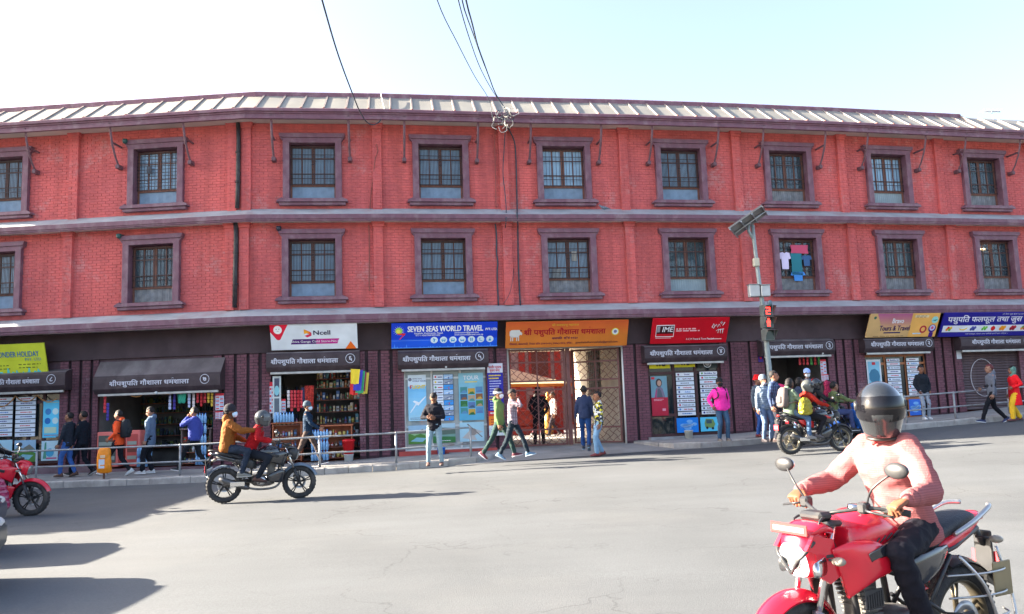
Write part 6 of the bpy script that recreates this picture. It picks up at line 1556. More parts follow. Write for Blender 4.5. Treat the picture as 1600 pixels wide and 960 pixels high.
    mb.loft([ring(pel+up*hemz*k-fw*.0,.112+fl_,.172+fl_), ring(pel+up*(hemz*.4)*k,.122+P+fl_*.5,.175+P+fl_*.5), ring(pel+up*.06*k,.118+P,.168+P), ring(wst+up*.03*k,.113+P,.163+P), ring(chest,.125+P,.178+P,2.4), ring(chest+up*.09*k,.112+P,.190+P,2.4), ring(neck-up*.045*k,.085,.150,2.2), ring(neck-up*.005*k,.066,.078,2), ring(neck+up*.022*k,.060,.062,2)], 22)
    for s in (1, -1):
        w2 = el[s].lerp(wr[s], 1.0 if sleeve >= 1 else 0.12)
        limb(mb, [sh[s]-lf*s*.02*k, sh[s].lerp(el[s], .5), el[s], el[s].lerp(w2, .5), w2], [(.070+P*.5)*k,(.062+P*.7)*k,(.053+P*.7)*k,(.047+P*.6)*k,.038*k])
    if hood: ell(mb, neck-fw*.075*k+up*.02*k, (fw, lf, up), (.065*k,.095*k,.085*k)); mb.lathe([(.0,0)], (0,0,0)) if False else None
    if collar: mb.loft([ring(neck-up*.03*k,.078,.10), ring(neck+up*.035*k-fw*.01,.064,.066)], 18)
    obj('jacket', solid(mb, 'jacket', col, vx if hq else .018, 3, .010 if not hq else .009, random.random()*50, 16 if puff else (8 if not hq else 6)), root)
    if hq:      # ribbed cuffs, hem band and neckband
        for s in (1, -1):
            d_ = (wr[s]-el[s]).normalized(); b_ = MB(); b_.tube([wr[s]-d_*.055, wr[s]-d_*.04, wr[s]-d_*.012, wr[s]-d_*.004], [.046,.043,.041,.036], 20); b_.build('cuff', [col], root)
        b_ = MB(); b_.loft([ring(pel+up*(hemz-.012)*k,.106+fl_,.166+fl_), ring(pel+up*(hemz+.0)*k,.128+fl_,.188+fl_), ring(pel+up*(hemz+.05)*k,.130+fl_,.190+fl_), ring(pel+up*(hemz+.06)*k,.118+fl_,.178+fl_)], 30, caps=False); b_.build('hem_band', [col], root)
        b_ = MB(); b_.tube([neck+up*.012+fw*(.072*math.cos(a_)-.004)+lf*.078*math.sin(a_)-up*.022*math.cos(a_) for a_ in [2*math.pi*i/24 for i in range(25)]], .011, 8); b_.build('neckband', [col], root)
        b_ = MB(); b_.tube(smooth([neck+fw*.05+lf*.04+up*.05, neck+fw*.085+lf*.02-up*.0, neck+fw*.09-lf*.01-up*.02],5), .008, 6); b_.build('chin_strap', [mat('red_strap', (.35,.02,.02), .6, .1)], root)
    # ---- trousers
    colb = bottomm or mat('cloth_%d_%d_%d' % bottom, srgb(*bottom), .85, .12, 5, spec=.2, bump=.15, bs=70)
    mb = MB(); mb.loft([ring(pel-up*.11*k,.088,.135), ring(pel-up*.03*k,.112,.162), ring(pel+up*.06*k,.108,.155), ring(pel+up*.10*k,.10,.148)], 20)
    for s in (1, -1):
        e_ = an[s]-(an[s]-kn[s]).normalized()*.02*k; lw = legw
        limb(mb, [hp[s], hp[s].lerp(kn[s], .5), kn[s], kn[s].lerp(e_, .45), e_], [.094*k,.082*k*lw,.066*k*lw,.062*k*lw,.056*k*lw])
    if skirt: mb.loft([ring(pel-V3((0,0,1))*.0,.12,.17), (pel-V3((0,0,skirt*k)), V3((.17*k,0,0)), V3((0,.22*k,0)), 2.2)], 20)
    obj('trousers', solid(mb, 'trousers', colb, vx if hq else .018, 3, .009, random.random()*50, 7), root)
    # ---- shoes
    for s, ty in ((1, toeL), (-1, toeR)):
        R_ = Matrix.Rotation(-ty, 4, 'Y'); T_ = Matrix.Translation(an[s]) @ R_ @ Matrix.Diagonal((k, k, k, 1))
        mb = MB(); mb.loft([((-.075,0,-.045),(0,.026,0),(0,0,.035),2.2),((-.05,0,-.025),(0,.036,0),(0,0,.055),2.4),((.0,0,-.02),(0,.038,0),(0,0,.058),2.4),((.06,0,-.040),(0,.043,0),(0,0,.038),2.4),((.12,0,-.050),(0,.045,0),(0,0,.026),2.4),((.165,0,-.055),(0,.036,0),(0,0,.017),2.2),((.185,0,-.058),(0,.018,0),(0,0,.009),2)], 14, T=T_)
        sh_ = mb.build('shoe', [mat('shoe_%d_%d_%d' % shoe, srgb(*shoe), .6, .1, 8)], root)
        mb = MB(); mb.loft([((-.082,0,-.075),(0,.030,0),(0,0,.011),4),((-.03,0,-.075),(0,.038,0),(0,0,.011),4),((.08,0,-.075),(0,.048,0),(0,0,.011),4),((.15,0,-.073),(0,.043,0),(0,0,.010),4),((.192,0,-.068),(0,.02,0),(0,0,.009),3)], 14, T=T_)
        mb.build('sole', [mat('sole_%d_%d_%d' % sole, srgb(*sole), .6, .05, 8)], sh_)
    HM = Matrix((hf, hl, hu)).transposed().to_4x4(); HT = Matrix.Translation(hc) @ HM @ Matrix.Diagonal((k*1.06, k*1.06, k*1.06, 1))
    # ---- hair
    if hat != 'helmet':
        mb = MB(); mb.sphere((0,0,0), 1, 28, 20); vs = []
        for p in mb.v:
            x, y, z = p; r = 1.0
            hl_ = .36+.12*abs(y) if x > .1 else (.36-(.1-x)*1.4)
            lowest = -.55-hairlen if x < -.2 else -.15-hairlen*.8
            if x > -.05 and abs(y) < .97 and z < max(hl_, -.9): r = .80
            if z < lowest: r = .78 if hairlen < .3 else 1.02
            nn_ = noise.noise(Vector((x*5, y*5, z*5)))*.05+noise.noise(Vector((x*14, y*14, z*14)))*.03
            vs.append((x*(.104*r+nn_*.1)-.014, y*(.086*r+nn_*.08), z*(.108*r+nn_*.1)+(.024 if r > .9 else .01)))
        if hairlen >= .3: vs = [(x-(.02 if z < 0 else 0), y*(1.0 if z > 0 else 1.1), z*(1 if z > 0 else 1+hairlen)) for x, y, z in vs]
        mb.v = [tuple(HT @ V3(p)) for p in vs]; mb.build('hair', [mat('hair_%d_%d_%d' % hair, srgb(*hair), .7, .2, 30, bump=.4, bs=60)], root)
        for s in (1, -1):
            e = MB(); e.sphere((0,0,0), (.010,.014,.008), 8, 6, T=(HT@Matrix.Translation((0,0,0))).to_3x3().to_4x4()); e.v = [tuple(V3(p)+(HT @ V3((.082,.030*s,.005)))) for p in e.v]; e.build('eye', [mat('eye_dark', srgb(30,22,22), .3, 0)], root)
            e = MB(); e.bbox(.085,.096,-.018+.031*s,.018+.031*s,.020,.028,.003,T=HT); e.build('eyebrow', [mat('hair_%d_%d_%d' % hair, srgb(*hair))], root)
        e = MB(); e.bbox(.088,.1025,-.022,.022,-.064,-.056,.002,T=HT)
        if not mask: e.build('mouth', [mat('lip', srgb(105,55,50), .6, .05)], root)
    if beard:
        e = MB(); ell(e, HT@V3((.045,0,-.078)), (hf,hl,hu), (.052*k,.062*k,.045*k)); e.build('beard', [mat('beard_%d_%d_%d' % (beard if isinstance(beard, tuple) else hair), srgb(*(beard if isinstance(beard, tuple) else hair)), .9, .3, 30)], root)
    if mask:
        e = MB(); e.loft([((.055,0,-.095),(.035,0,0),(0,.045,0),2),((.052,0,-.05),(.060,0,0),(0,.066,0),2.2),((.052,0,-.02),(.060,0,0),(0,.066,0),2.2),((.07,0,.0),(.030,0,0),(0,.035,0),2)], 16, T=HT); e.build('face_mask', [mat('mask_%d_%d_%d' % mask, srgb(*mask), .8, .05)], root)
    if isinstance(hat, tuple):
        kind, c1, c2 = hat; m1 = mat('hat_%d_%d_%d' % c1, srgb(*c1), .9, .15, 25, bump=.5, bs=50)
        if kind == 'beanie':
            mb = MB(); mb.lathe([(.098,.008),(.103,.03),(.101,.06),(.092,.092),(.068,.122),(.035,.138),(0,.143)], (-.012,0,.0), n=20); mb.lathe([(.100,.0),(.108,.004),(.108,.038),(.102,.042)], (-.012,0,0), n=20, mi=0 if c2 is None else 1)
            mb.v = [tuple(HT @ V3((p[0]-.01-.12*max(0,.03-p[2])*0, p[1]*.88, p[2]+.012-.10*(-p[0])*(-1)*0))) for p in mb.v]; mb.build('beanie', [m1, mat('hat_%d_%d_%d' % (c2 or c1), srgb(*(c2 or c1)), .9, .15, 25)], root)
        elif kind == 'cap':
            mb = MB(); mb.lathe([(.098,.01),(.101,.04),(.094,.082),(.065,.115),(.03,.128),(0,.130)], (-.010,0,0), n=20); mb.loft([((.085,0,.03),(0,.070,0),(0,0,.005),2.5),((.13,0,.022),(0,.062,0),(0,0,.004),2.5),((.165,0,.008),(0,.035,0),(0,0,.004),2.5)], 14)
            mb.v = [tuple(HT @ V3((p[0], p[1]*.88, p[2]+.012))) for p in mb.v]; mb.build('cap', [m1], root)
        elif kind == 'turban':
            mb = MB()
            for q in range(5): mb.lathe([(.07+.03*math.sin(q+1),.0+.028*q),(.112-.008*q,.012+.028*q),(.108-.012*q,.030+.028*q),(.06,.036+.028*q)], (-.012,0,.02), n=18)
            mb.v = [tuple(HT @ V3(p)) for p in mb.v]; mb.build('turban', [m1], root)
        elif kind == 'scarf':
            mb = MB(); ell(mb, HT@V3((-.022,0,.018)), (hf,hl,hu), (.112*k,.100*k,.118*k)); ell(mb, HT@V3((-.03,0,-.07)), (hf,hl,hu), (.085*k,.095*k,.10*k)); limb(mb, [HT@V3((-.03,0,-.12)), neck-up*.03], [.085*k,.10*k])
            obj('head_scarf', solid(mb, 'head_scarf', m1, .014, 2, .006, 3, 14), root)
    root['_k'] = k
    J = dict(head=hc, HT=HT, neck=neck, up=up, fw=fw, lf=lf, wr=wr, el=el, chest=chest, pel=pel, k=k, an=an, sh=sh)
    return root, J
def helmet(parent, J, shell, visor, name='helmet', big=1.0, stripe=None, open_=False):
    HT = J['HT']; n, m = 32, 22
    mb = MB(); mb.sphere((0,0,0), 1, n, m); vs = []
    for (x, y, z) in mb.v:
        rx, ry, rz = .150, .122, .142
        if x < 0: rx = .140
        zz = z*rz; xx = x*rx; yy = y*ry
        if z < -.45: t = (-.45-z)/.55; f_ = (1-(z*z))**.5 or 1e-3; q_ = (1-.45**2)**.5/max(f_, .08); xx *= q_*(1-.22*t) if t < .75 else q_*(1-.22*t)*(1-(t-.75)*3.2); yy *= q_*(1-.26*t) if t < .75 else q_*(1-.26*t)*(1-(t-.75)*3.2); zz = -.45*rz-.085*min(t,.75)/.75*(1 if x > -.2 else .75)
        if z < -.1 and x > .3: xx += .012*(x-.3)
        vs.append(HT @ Vector((xx*big+.012, yy*big, zz*big+.010)))
    mb.v = [tuple(p) for p in vs]; h = mb.build(name, [shell], parent)
    # visor: a curved sheet standing 3 mm proud of the shell
    g = MB(); N_, M2 = 18, 8; P = []
    for i in range(N_+1):
        a = R(-82)+R(164)*i/N_
        for j in range(M2+1):
            el_ = (R(34)-R(58)*j/M2)*(1-.18*abs(a)/R(82)) if not open_ else R(28)-R(52)*j/M2
            x, y, z = math.cos(el_)*math.cos(a), math.cos(el_)*math.sin(a), math.sin(el_)
            P.append(HT @ Vector((x*.156*big+.012, y*.127*big, z*.147*big+.010)))
    g.add(P, [(i*(M2+1)+j, (i+1)*(M2+1)+j, (i+1)*(M2+1)+j+1, i*(M2+1)+j+1) for i in range(N_) for j in range(M2)], 0, True); g.build('visor', [visor], h)
    g = MB()
    for s in (1, -1): g.lathe([(0,.0),(.022,0),(.026,-.006*s),(.026,-.012*s)], (0,0,0), 'y', 14); 
    q = []
    for i, p in enumerate(g.v): s = 1 if i < len(g.v)//2 else -1; q.append(tuple(HT @ Vector((p[0]+.02, p[1]+s*.130*big, p[2]+.025))))
    g.v = q; g.build('visor_pivot', [mat('helmet_trim', (.03,.03,.03), .4, .1)], h)
    g = MB(); g.tube([HT @ Vector((.04+.06*math.cos(a), .075*math.sin(a), -.142)) for a in [R(-80)+R(160)*i/10 for i in range(11)]], .010, 6); g.build('chin_rim', [mat('helmet_trim', (.03,.03,.03), .4, .1)], h)
    if stripe:
        g = MB(); P = []
        for i in range(13):
            a = R(95)-R(75)*i/12*1.0; el_ = R(35)+R(105)*i/12
            for y in (-.02, .02): P.append(HT @ Vector((math.cos(el_)*.152*big+.012, y, math.sin(el_)*.145*big+.010)))
        g.add(P, [(2*i, 2*i+2, 2*i+3, 2*i+1) for i in range(12)], 0, True); g.build('stripe', [stripe], h)
    return h
def backpack(parent, J, m, big=1.0):
    c = J['chest']-J['fw']*.20*J['k']-J['up']*.02; fw, lf, up = J['fw'], J['lf'], J['up']; mb = MB()
    mb.loft([(c-up*.24*big, fw*.07, lf*.12*big, 3), (c-up*.20*big, fw*.095*big, lf*.155*big, 3.2), (c, fw*.10*big, lf*.155*big, 3), (c+up*.16*big, fw*.08*big, lf*.135*big, 2.6), (c+up*.22*big, fw*.04, lf*.08, 2.2)], 20); b = mb.build('backpack', [m], parent)
    for s in (1, -1):
        mb = MB(); sh = J['sh'][s]-lf*s*.04; mb.tube(smooth([c+up*.16+lf*s*.09, sh+up*.075*J['k'], sh+fw*.085, J['chest']+fw*.135*J['k']+lf*s*.12-up*.05, J['chest']+lf*s*.19*J['k']-up*.12, c-up*.16+lf*s*.12], 4), .016, 6); mb.build('strap', [m], b)
    mb = MB(); mb.bbox(-.09,.09,-.02,.02,-.09,.07,.015,T=Matrix.Translation(c-fw*.105*big-up*.06) @ Matrix((lf,fw,up)).transposed().to_4x4()); mb.build('pocket', [m], b)
    return b
def stride(fwd, back, k=1.0, w=.08):
    """feet for a walking step"""
    return dict(footL=(fwd, w, .085*k), footR=(-back, -w, .13*k), toeR=R(-28), toeL=R(10), pelvis=(0,0,.90*k))
def cloth_pat(name, base, cols, kind='stripe', scale=22, horiz=True):
    m = mat(name, srgb(*base), .85, 0); n = m.node_tree; b = n.nodes['Principled BSDF']; tc = n.nodes.new('ShaderNodeTexCoord')
    last = srgb(*base)
    src = None
    if kind in ('stripe', 'plaid'):
        for i, c in enumerate(cols):
            wv = n.nodes.new('ShaderNodeTexWave'); wv.bands_direction = 'Z' if i % 2 == 0 else 'X'; wv.inputs['Scale'].default_value = scale*(1 if i < 2 else 2.3); wv.inputs['Distortion'].default_value = .6
            if kind == 'stripe': wv.bands_direction = 'Z'
            n.links.new(tc.outputs['Object'], wv.inputs['Vector'])
            r = n.nodes.new('ShaderNodeMapRange'); r.inputs[1].default_value = .62; r.inputs[2].default_value = .75; n.links.new(wv.outputs['Fac'], r.inputs[0])
            mx = n.nodes.new('ShaderNodeMix'); mx.data_type = 'RGBA'; n.links.new(r.outputs[0], mx.inputs[0])
            if src: n.links.new(src, mx.inputs[6])
            else: mx.inputs[6].default_value = (*last, 1)
            mx.inputs[7].default_value = (*srgb(*c), 1); src = mx.outputs[2]
    else:
        for i, c in enumerate(cols):
            no = n.nodes.new('ShaderNodeTexNoise'); no.inputs['Scale'].default_value = scale; no.inputs['Detail'].default_value = 1; mp = n.nodes.new('ShaderNodeMapping'); mp.inputs['Location'].default_value = (i*7.3, i*3.1, i)
            n.links.new(tc.outputs['Object'], mp.inputs[0]); n.links.new(mp.outputs[0], no.inputs['Vector'])
            r = n.nodes.new('ShaderNodeMapRange'); r.inputs[1].default_value = .56; r.inputs[2].default_value = .58; n.links.new(no.outputs['Fac'], r.inputs[0])
            mx = n.nodes.new('ShaderNodeMix'); mx.data_type = 'RGBA'; n.links.new(r.outputs[0], mx.inputs[0])
            if src: n.links.new(src, mx.inputs[6])
            else: mx.inputs[6].default_value = (*last, 1)
            mx.inputs[7].default_value = (*srgb(*c), 1); src = mx.outputs[2]
    n.links.new(src, b.inputs['Base Color']); return m
FACE_L, FACE_R, FACE_CAM, AWAY = math.pi, 0.0, -math.pi/2, math.pi/2
def foot(px, py, o=None):
    return gpx(px, py)
def ped(label, px, py, yaw, **kw):
    q = gpx(px, py)
    x, y = q.x, q.y; yk = wall_y(x)-KW
    if y > yk-.05: # on the pavement
        z = zr(x)+.175+(zp(x)-zr(x)-.17)*min(1, max(0, (y-yk)/KW)); d = ray(px, py); t = (z-EYE)/d.z; q = Vector((d.x*t, d.y*t, z))
    return person(label, q, yaw, **kw)
ped('man in a black jacket and blue jeans walking left past the left windows', 106, 745, R(172), H=1.66, tone=(135,95,75), top=(38,44,54), bottom=(60,100,165), shoe=(95,70,62), sole=(60,50,45), headyaw=R(8), handR=(.27,-.12,1.05), handL=(.12,.24,.85), footL=(.16,.09,.085), footR=(-.14,-.09,.10), toeR=R(-12), hem=.02)
ped('man in dark clothes walking just behind the man in blue jeans', 128, 743, R(170), H=1.72, tone=(140,100,80), top=(26,32,42), bottom=(26,30,38), shoe=(30,30,34), sole=(190,190,190), **stride(.28,.26), handL=(.10,.26,.83))
r_, J = ped('walker in an orange hoodie with a black backpack and white shoes', 184, 743, R(178), H=1.68, tone=(150,105,85), top=(235,88,45), bottom=(28,32,38), shoe=(205,212,215), sole=(220,220,220), hood=True, hem=.02, **{**stride(.34,.28), 'toeR':R(-30)}, handL=(.14,.20,.95), handR=(.15,-.2,.95))
backpack(r_, J, mat('black_bag', srgb(32,36,42), .8, .15, 10), 1.05)
ped('man in a long grey blue coat and white trainers looking down', 234, 740, R(185), H=1.72, tone=(150,110,92), top=(92,110,132), bottom=(26,28,36), shoe=(205,205,205), sole=(230,230,230), hem=.16, hood=True, headpitch=R(18), legw=1.15, handL=(.04,.27,.80), handR=(.10,-.25,.80), footL=(.16,.09,.085), footR=(-.02,-.1,.085))
ped('man in a blue puffer jacket with his hand at his mouth', 303, 738, R(178), H=1.68, tone=(140,98,80), top=(62,74,150), bottom=(28,32,38), shoe=(36,38,44), sole=(215,215,215), puff=True, **stride(.40,.34), handL=(.17,.03,1.42), elbL=(.3,.6,-.8), handR=(-.02,-.27,.85))
r_, J = ped('man in a navy jacket and grey beanie walking right before the counter', 481, 729, R(2), H=1.66, tone=(150,108,88), top=(24,44,66), bottom=(76,64,60), shoe=(50,55,66), sole=(215,215,220), hat=('beanie',(70,85,98),None), mask=(190,215,235), **{**stride(.34,.40), 'toeR':R(-35)}, handL=(-.05,.22,.86), handR=(.34,-.22,.98))
ped('man in a black hoodie and pale jeans looking down at his phone', 680, 728, R(-92), H=1.68, tone=(125,85,65), top=(26,26,34), bottom=(125,148,160), shoe=(105,78,72), sole=(60,50,48), headpitch=R(38), handL=(.24,.03,1.13), handR=(.22,-.08,1.11), elbL=(-.5,1,-.4), elbR=(-.5,-1,-.4), hood=True, hem=.02, footL=(.0,.16,.085), footR=(.03,-.15,.085), legw=.95)
q = gpx(680, 728)
ped('man in an olive jacket and striped beanie stepping out from behind another', 782, 716, R(-12), H=1.70, tone=(140,100,78), top=(84,112,68), bottom=(42,62,60), shoe=(90,30,50), sole=(215,205,210), hat=('beanie',(30,32,40),(200,205,210)), mask=(210,215,220), **{**stride(.36,.42), 'toeR':R(-40)}, hood=True)
PLAID = cloth_pat('plaid_shirt', (78,50,62), [(190,180,190),(40,32,44),(150,130,140)], 'plaid', 9)
ped('man in a dark plaid shirt walking right with his hand on his face', 803, 717, R(-8), H=1.64, tone=(135,92,72), topm=PLAID, bottom=(30,42,52), shoe=(90,120,145), sole=(190,205,215), **stride(.36,.32), handR=(.16,-.05,1.40), elbR=(.4,-.6,-.6), handL=(-.02,.24,.80), headpitch=R(25), headyaw=R(-15))
ped('man in a dark blue jacket walking in through the open gate', 916, 703, R(80), H=1.66, tone=(120,84,66), top=(44,56,84), bottom=(34,66,118), shoe=(44,50,60), sole=(120,150,170), footL=(.15,.09,.085), footR=(-.17,-.09,.11), toeR=R(-22), handL=(.05,.26,.80), handR=(.02,-.26,.80))
CAMO = cloth_pat('painted_jacket', (34,38,46), [(190,180,50),(200,205,210)], 'blot', 11)
ped('man in a black jacket patterned yellow and white and washed jeans', 938, 713, R(-165), H=1.66, tone=(140,95,72), topm=CAMO, bottom=(120,155,185), shoe=(130,60,60), sole=(70,40,40), headyaw=R(-5), legw=1.1, footL=(.12,.08,.085), footR=(-.10,-.09,.10), toeR=R(-15), hem=.02)
r_, J = ped('man in a bright pink shirt with a black mask and dark backpack', 1130, 690, R(-78), H=1.64, tone=(110,75,62), top=(240,55,160), bottom=(58,84,112), shoe=(105,100,100), sole=(150,145,140), hat=('cap',(24,24,30),None), mask=(22,22,28), build=1.12, footL=(.05,.12,.085), footR=(0,-.10,.085), handL=(.02,.22,.86), handR=(.02,-.25,.92), headyaw=R(-6))
backpack(r_, J, mat('black_bag', srgb(32,36,42), .8, .15, 10), .95)
GST = cloth_pat('striped_sweater', (112,128,144), [(170,182,190),(84,98,118)], 'stripe', 7)
ped('old man in a grey striped sweater and grey beanie on the kerb', 1199, 691, R(-75), H=1.60, tone=(120,85,70), topm=GST, bottom=(84,104,134), shoe=(50,44,50), sole=(40,36,40), hat=('beanie',(92,104,116),None), beard=(150,150,155), footL=(.02,.10,.085), footR=(.02,-.10,.085), headyaw=R(5))
ped('person with a red cap standing behind the old man in the sweater', 1189, 683, R(-60), H=1.62, tone=(120,85,70), top=(90,100,110), bottom=(50,84,150), shoe=(110,40,44), sole=(80,40,40), hat=('turban',(225,30,36),None))
PB = cloth_pat('blue_plaid', (44,58,92), [(88,110,150),(30,40,66)], 'plaid', 9)
ped('man in a blue plaid shirt carrying the pink sack on his shoulder', 1216, 691, R(-40), H=1.68, tone=(140,100,80), topm=PB, bottom=(40,40,52), shoe=(60,44,44), sole=(50,40,40), headyaw=R(20), handR=(.02,-.27,.86))
c = on_depth(1209, 615, fm(fs(1216,680,1)[0],1.2,0)[1]-.0)
ob_ = MB(); ob_.loft([(Vector((-.36,0,-.10)),(0,.08,0),(0,0,.10),2),(Vector((-.25,0,-.06)),(0,.17,0),(0,0,.22),2.3),(Vector((-.02,0,0)),(0,.2,0),(0,0,.27),2.4),(Vector((.2,0,.08)),(0,.16,0),(0,0,.2),2.3),(Vector((.36,0,.16)),(0,.06,0),(0,0,.07),2)], 20)
me_ = solid(ob_, 'sack', [mat('pink_sack', srgb(240,50,110), .6, .12, 10)], .02, 2, .02, 4, 10); tag(obj('sack', me_, None, c), 'bulging pink plastic sack held between the two men by the pole', 'sack')
r_, J = ped('person in a pale blue cap and white mask behind the motorcycles', 1268, 676, R(-100), H=1.70, tone=(140,100,85), top=(95,105,125), bottom=(60,60,70), hat=('cap',(150,175,225),None), mask=(215,220,225), build=1.0)
WT = cloth_pat('printed_shirt_jacket', (34,42,54), [(150,170,170),(200,210,210)], 'blot', 14)
ped('youth in a black jacket over a printed shirt leaning by the strips', 1446, 656, R(-88), H=1.62, tone=(120,82,64), top=(30,36,44), bottom=(140,150,165), shoe=(195,200,205), sole=(215,220,225), headyaw=R(10), handL=(.10,.17,.86), handR=(.10,-.17,.86), elbL=(-.8,.8,0), elbR=(-.8,-.8,0), footL=(.02,.10,.085), footR=(.08,-.08,.085), legw=.9)
ped('walker in a grey and black hooded jacket passing the shutter', 1553, 644, R(172), H=1.72, tone=(140,105,90), topm=cloth_pat('grey_black_jacket', (92,98,112), [(28,30,38)], 'blot', 3.2), bottom=(22,24,32), shoe=(36,48,88), sole=(215,220,228), hood=True, hair=(90,40,45), **stride(.36,.34), handR=(.18,-.2,1.0), hem=.02)
ped('woman in a red tunic, yellow trousers and a green head scarf', 1588, 640, R(175), H=1.58, tone=(125,85,70), top=(220,30,42), bottom=(228,180,50), shoe=(110,70,70), sole=(90,60,60), hat=('scarf',(90,130,120),None), hem=.34, flare=.05, legw=1.35, footL=(.16,.09,.085), footR=(-.12,-.09,.10), build=1.05, handL=(.12,.2,.98))
# inside shops and the courtyard
def at_s(s, o, z): return Vector(fm(s, o, z))
person('shopkeeper in dark green reaching over the counter', at_s(-2.05, -.75, .34), R(-20), H=1.66, tone=(125,88,70), top=(44,62,50), bottom=(30,32,38), handL=(.42,.1,1.12), handR=(.38,-.14,1.10), lean=R(10))
person('person in dark teal standing at the back right of the widest shop', at_s(-1.25, -.8, .34), R(-120), H=1.60, tone=(120,85,68), top=(28,88,88), bottom=(30,32,38))
person('security guard in black uniform standing behind the closed gate leaf', at_s(8.35, -.75, .42), R(95), H=1.72, tone=(100,68,55), top=(26,26,32), bottom=(24,24,30), shoe=(18,18,20), sole=(20,20,22), build=1.1, hat=('cap',(20,20,24),None), footL=(0,.13,.085), footR=(0,-.13,.085), handL=(-.1,.2,.95), handR=(-.1,-.2,.95))
person('person in a pink top walking across the courtyard', at_s(9.55, -7.3, .42), R(30), H=1.6, tone=(120,85,68), top=(215,120,130), bottom=(90,50,60), **stride(.25,.25))
person('person in a white patterned top walking in the courtyard behind the guard', at_s(10.15, -7.0, .42), R(200), H=1.66, tone=(110,76,60), topm=cloth_pat('white_print', (210,205,205), [(150,60,60),(90,80,90)], 'blot', 9), bottom=(40,36,44), **stride(.25,.25))
# ================================================================ motorcycles
RUB = mat('tyre_rubber', (.030,.030,.032), .8, .25, 15, bump=.4, bs=60, stain=(.10,.09,.08), ss=6)
ALY = mat('alloy', (.42,.42,.43), .35, .12, 10, metal=.8)
BLKP = mat('black_plastic', (.025,.026,.03), .4, .15, 10, stain=(.06,.058,.055), ss=6)
SEATM = mat('seat_vinyl', (.022,.024,.032), .55, .2, 20, bump=.3, bs=80)
ENG = mat('engine_metal', (.16,.155,.15), .45, .3, 14, metal=.6, stain=(.08,.06,.05), ss=8)
CHR = mat('chrome', (.7,.7,.7), .15, .05, 10, metal=1.0)
RIMB = mat('black_rim', (.03,.03,.032), .4, .2, 10, metal=.3)
GLS = mat('lamp_glass', (.20,.22,.23), .08, .05, 6, spec=.9, metal=.3)
TAILR = mat('tail_lens', (.55,.02,.02), .2, .1, 8, spec=.8); AMB = mat('amber_lens', (.25,.22,.18), .2, .1, 8)
def paint(name, c): return mat(name, srgb(*c), .22, .04, 3, spec=.6, coat=.7)
def wheel_parts(parent, x, z, r, m_rim, wide=.055, disc=True, n=40, spokes=5, yaw=0):
    w_ = obj('wheel', None, parent, (x, 0, z)); w_.rotation_euler = (0, 0, yaw)
    mb = MB(); mb.lathe([(r-.075,-wide*.75),(r-.04,-wide),(r-.012,-wide*.78),(r,-wide*.35),(r+.002,0),(r,wide*.35),(r-.012,wide*.78),(r-.04,wide),(r-.075,wide*.75),(r-.085,0),(r-.075,-wide*.75)], axis='y', n=n)
    for k in range(n*1):   # tread blocks
        a = 2*math.pi*k/n
        for s in (-1, 1):
            T_ = Matrix.Rotation(-a, 4, 'Y') @ Matrix.Translation((r-.002, s*wide*.42, 0)) @ Matrix.Rotation(s*.5, 4, 'X'); mb.box(-.004,.006,-wide*.24,wide*.24,-.014,.014,T=T_)
    mb.build('tyre', [RUB], w_)
    mb = MB(); mb.lathe([(r-.078,-wide*.72),(r-.085,-wide*.72),(r-.10,-wide*.35),(r-.10,wide*.35),(r-.085,wide*.72),(r-.078,wide*.72),(r-.082,0),(r-.078,-wide*.72)], axis='y', n=n)
    mb.lathe([(0,-.06),(.035,-.06),(.04,-.03),(.04,.03),(.035,.06),(0,.06)], axis='y', n=18)
    for k in range(spokes):
        a = 2*math.pi*k/spokes+.3
        for q in (-.11, .11):
            T_ = Matrix.Rotation(-a, 4, 'Y'); p0 = Vector((.03,0,0)); p1 = Vector(((r-.098)*math.cos(q), 0, (r-.098)*math.sin(q)))
            mb.tube([T_@p0, T_@p0.lerp(p1,.5), T_@p1], [.016,.011,.012], 6)
    mb.build('rim', [m_rim], w_)
    if disc:
        mb = MB(); mb.lathe([(.125,.052),(.125,.057),(.075,.057),(.075,.052),(.125,.052)], axis='y', n=30)
        for k in range(5): a = 2*math.pi*k/5; T_ = Matrix.Rotation(-a,4,'Y'); mb.box(.035,.085,.050,.055,-.008,.008,T=T_)
        mb.build('brake_disc', [ALY], w_)
    return w_
def arc_fender(r, a0, a1, w_, th=.006, x=0, z=0, n=16, drop=.03, taper=.6):
    mb = MB(); P = []
    for i in range(n+1):
        a = R(a0+(a1-a0)*i/n); u = i/n; ww = w_*(1-(1-taper)*abs(2*u-1)**2.2)
        for j in range(7):
            v = (j-3)/3; rr = r-drop*v*v*1.0; P.append((x+rr*math.cos(a), v*ww, z+rr*math.sin(a)))
    F = [(i*7+j, (i+1)*7+j, (i+1)*7+j+1, i*7+j+1) for i in range(n) for j in range(6)]
    mb.add(P, F, 0, True); k = len(P); mb.add([(p[0]*1.0+(x-p[0])*.03, p[1]*.96, p[2]+(z-p[2])*.03) for p in P], [f[::-1] for f in F], 0, True)
    for j in range(6):
        mb.add([P[j], P[j+1], tuple(Vector(P[j+1])*.97+Vector((x,0,z))*.03), tuple(Vector(P[j])*.97+Vector((x,0,z))*.03)], [(0,1,2,3)])
    return mb
def S(x, z, hw, hh, e=2.4, tilt=0.0): return ((x, 0, z), (0, hw, 0), (math.sin(tilt)*hh, 0, math.cos(tilt)*hh), e)
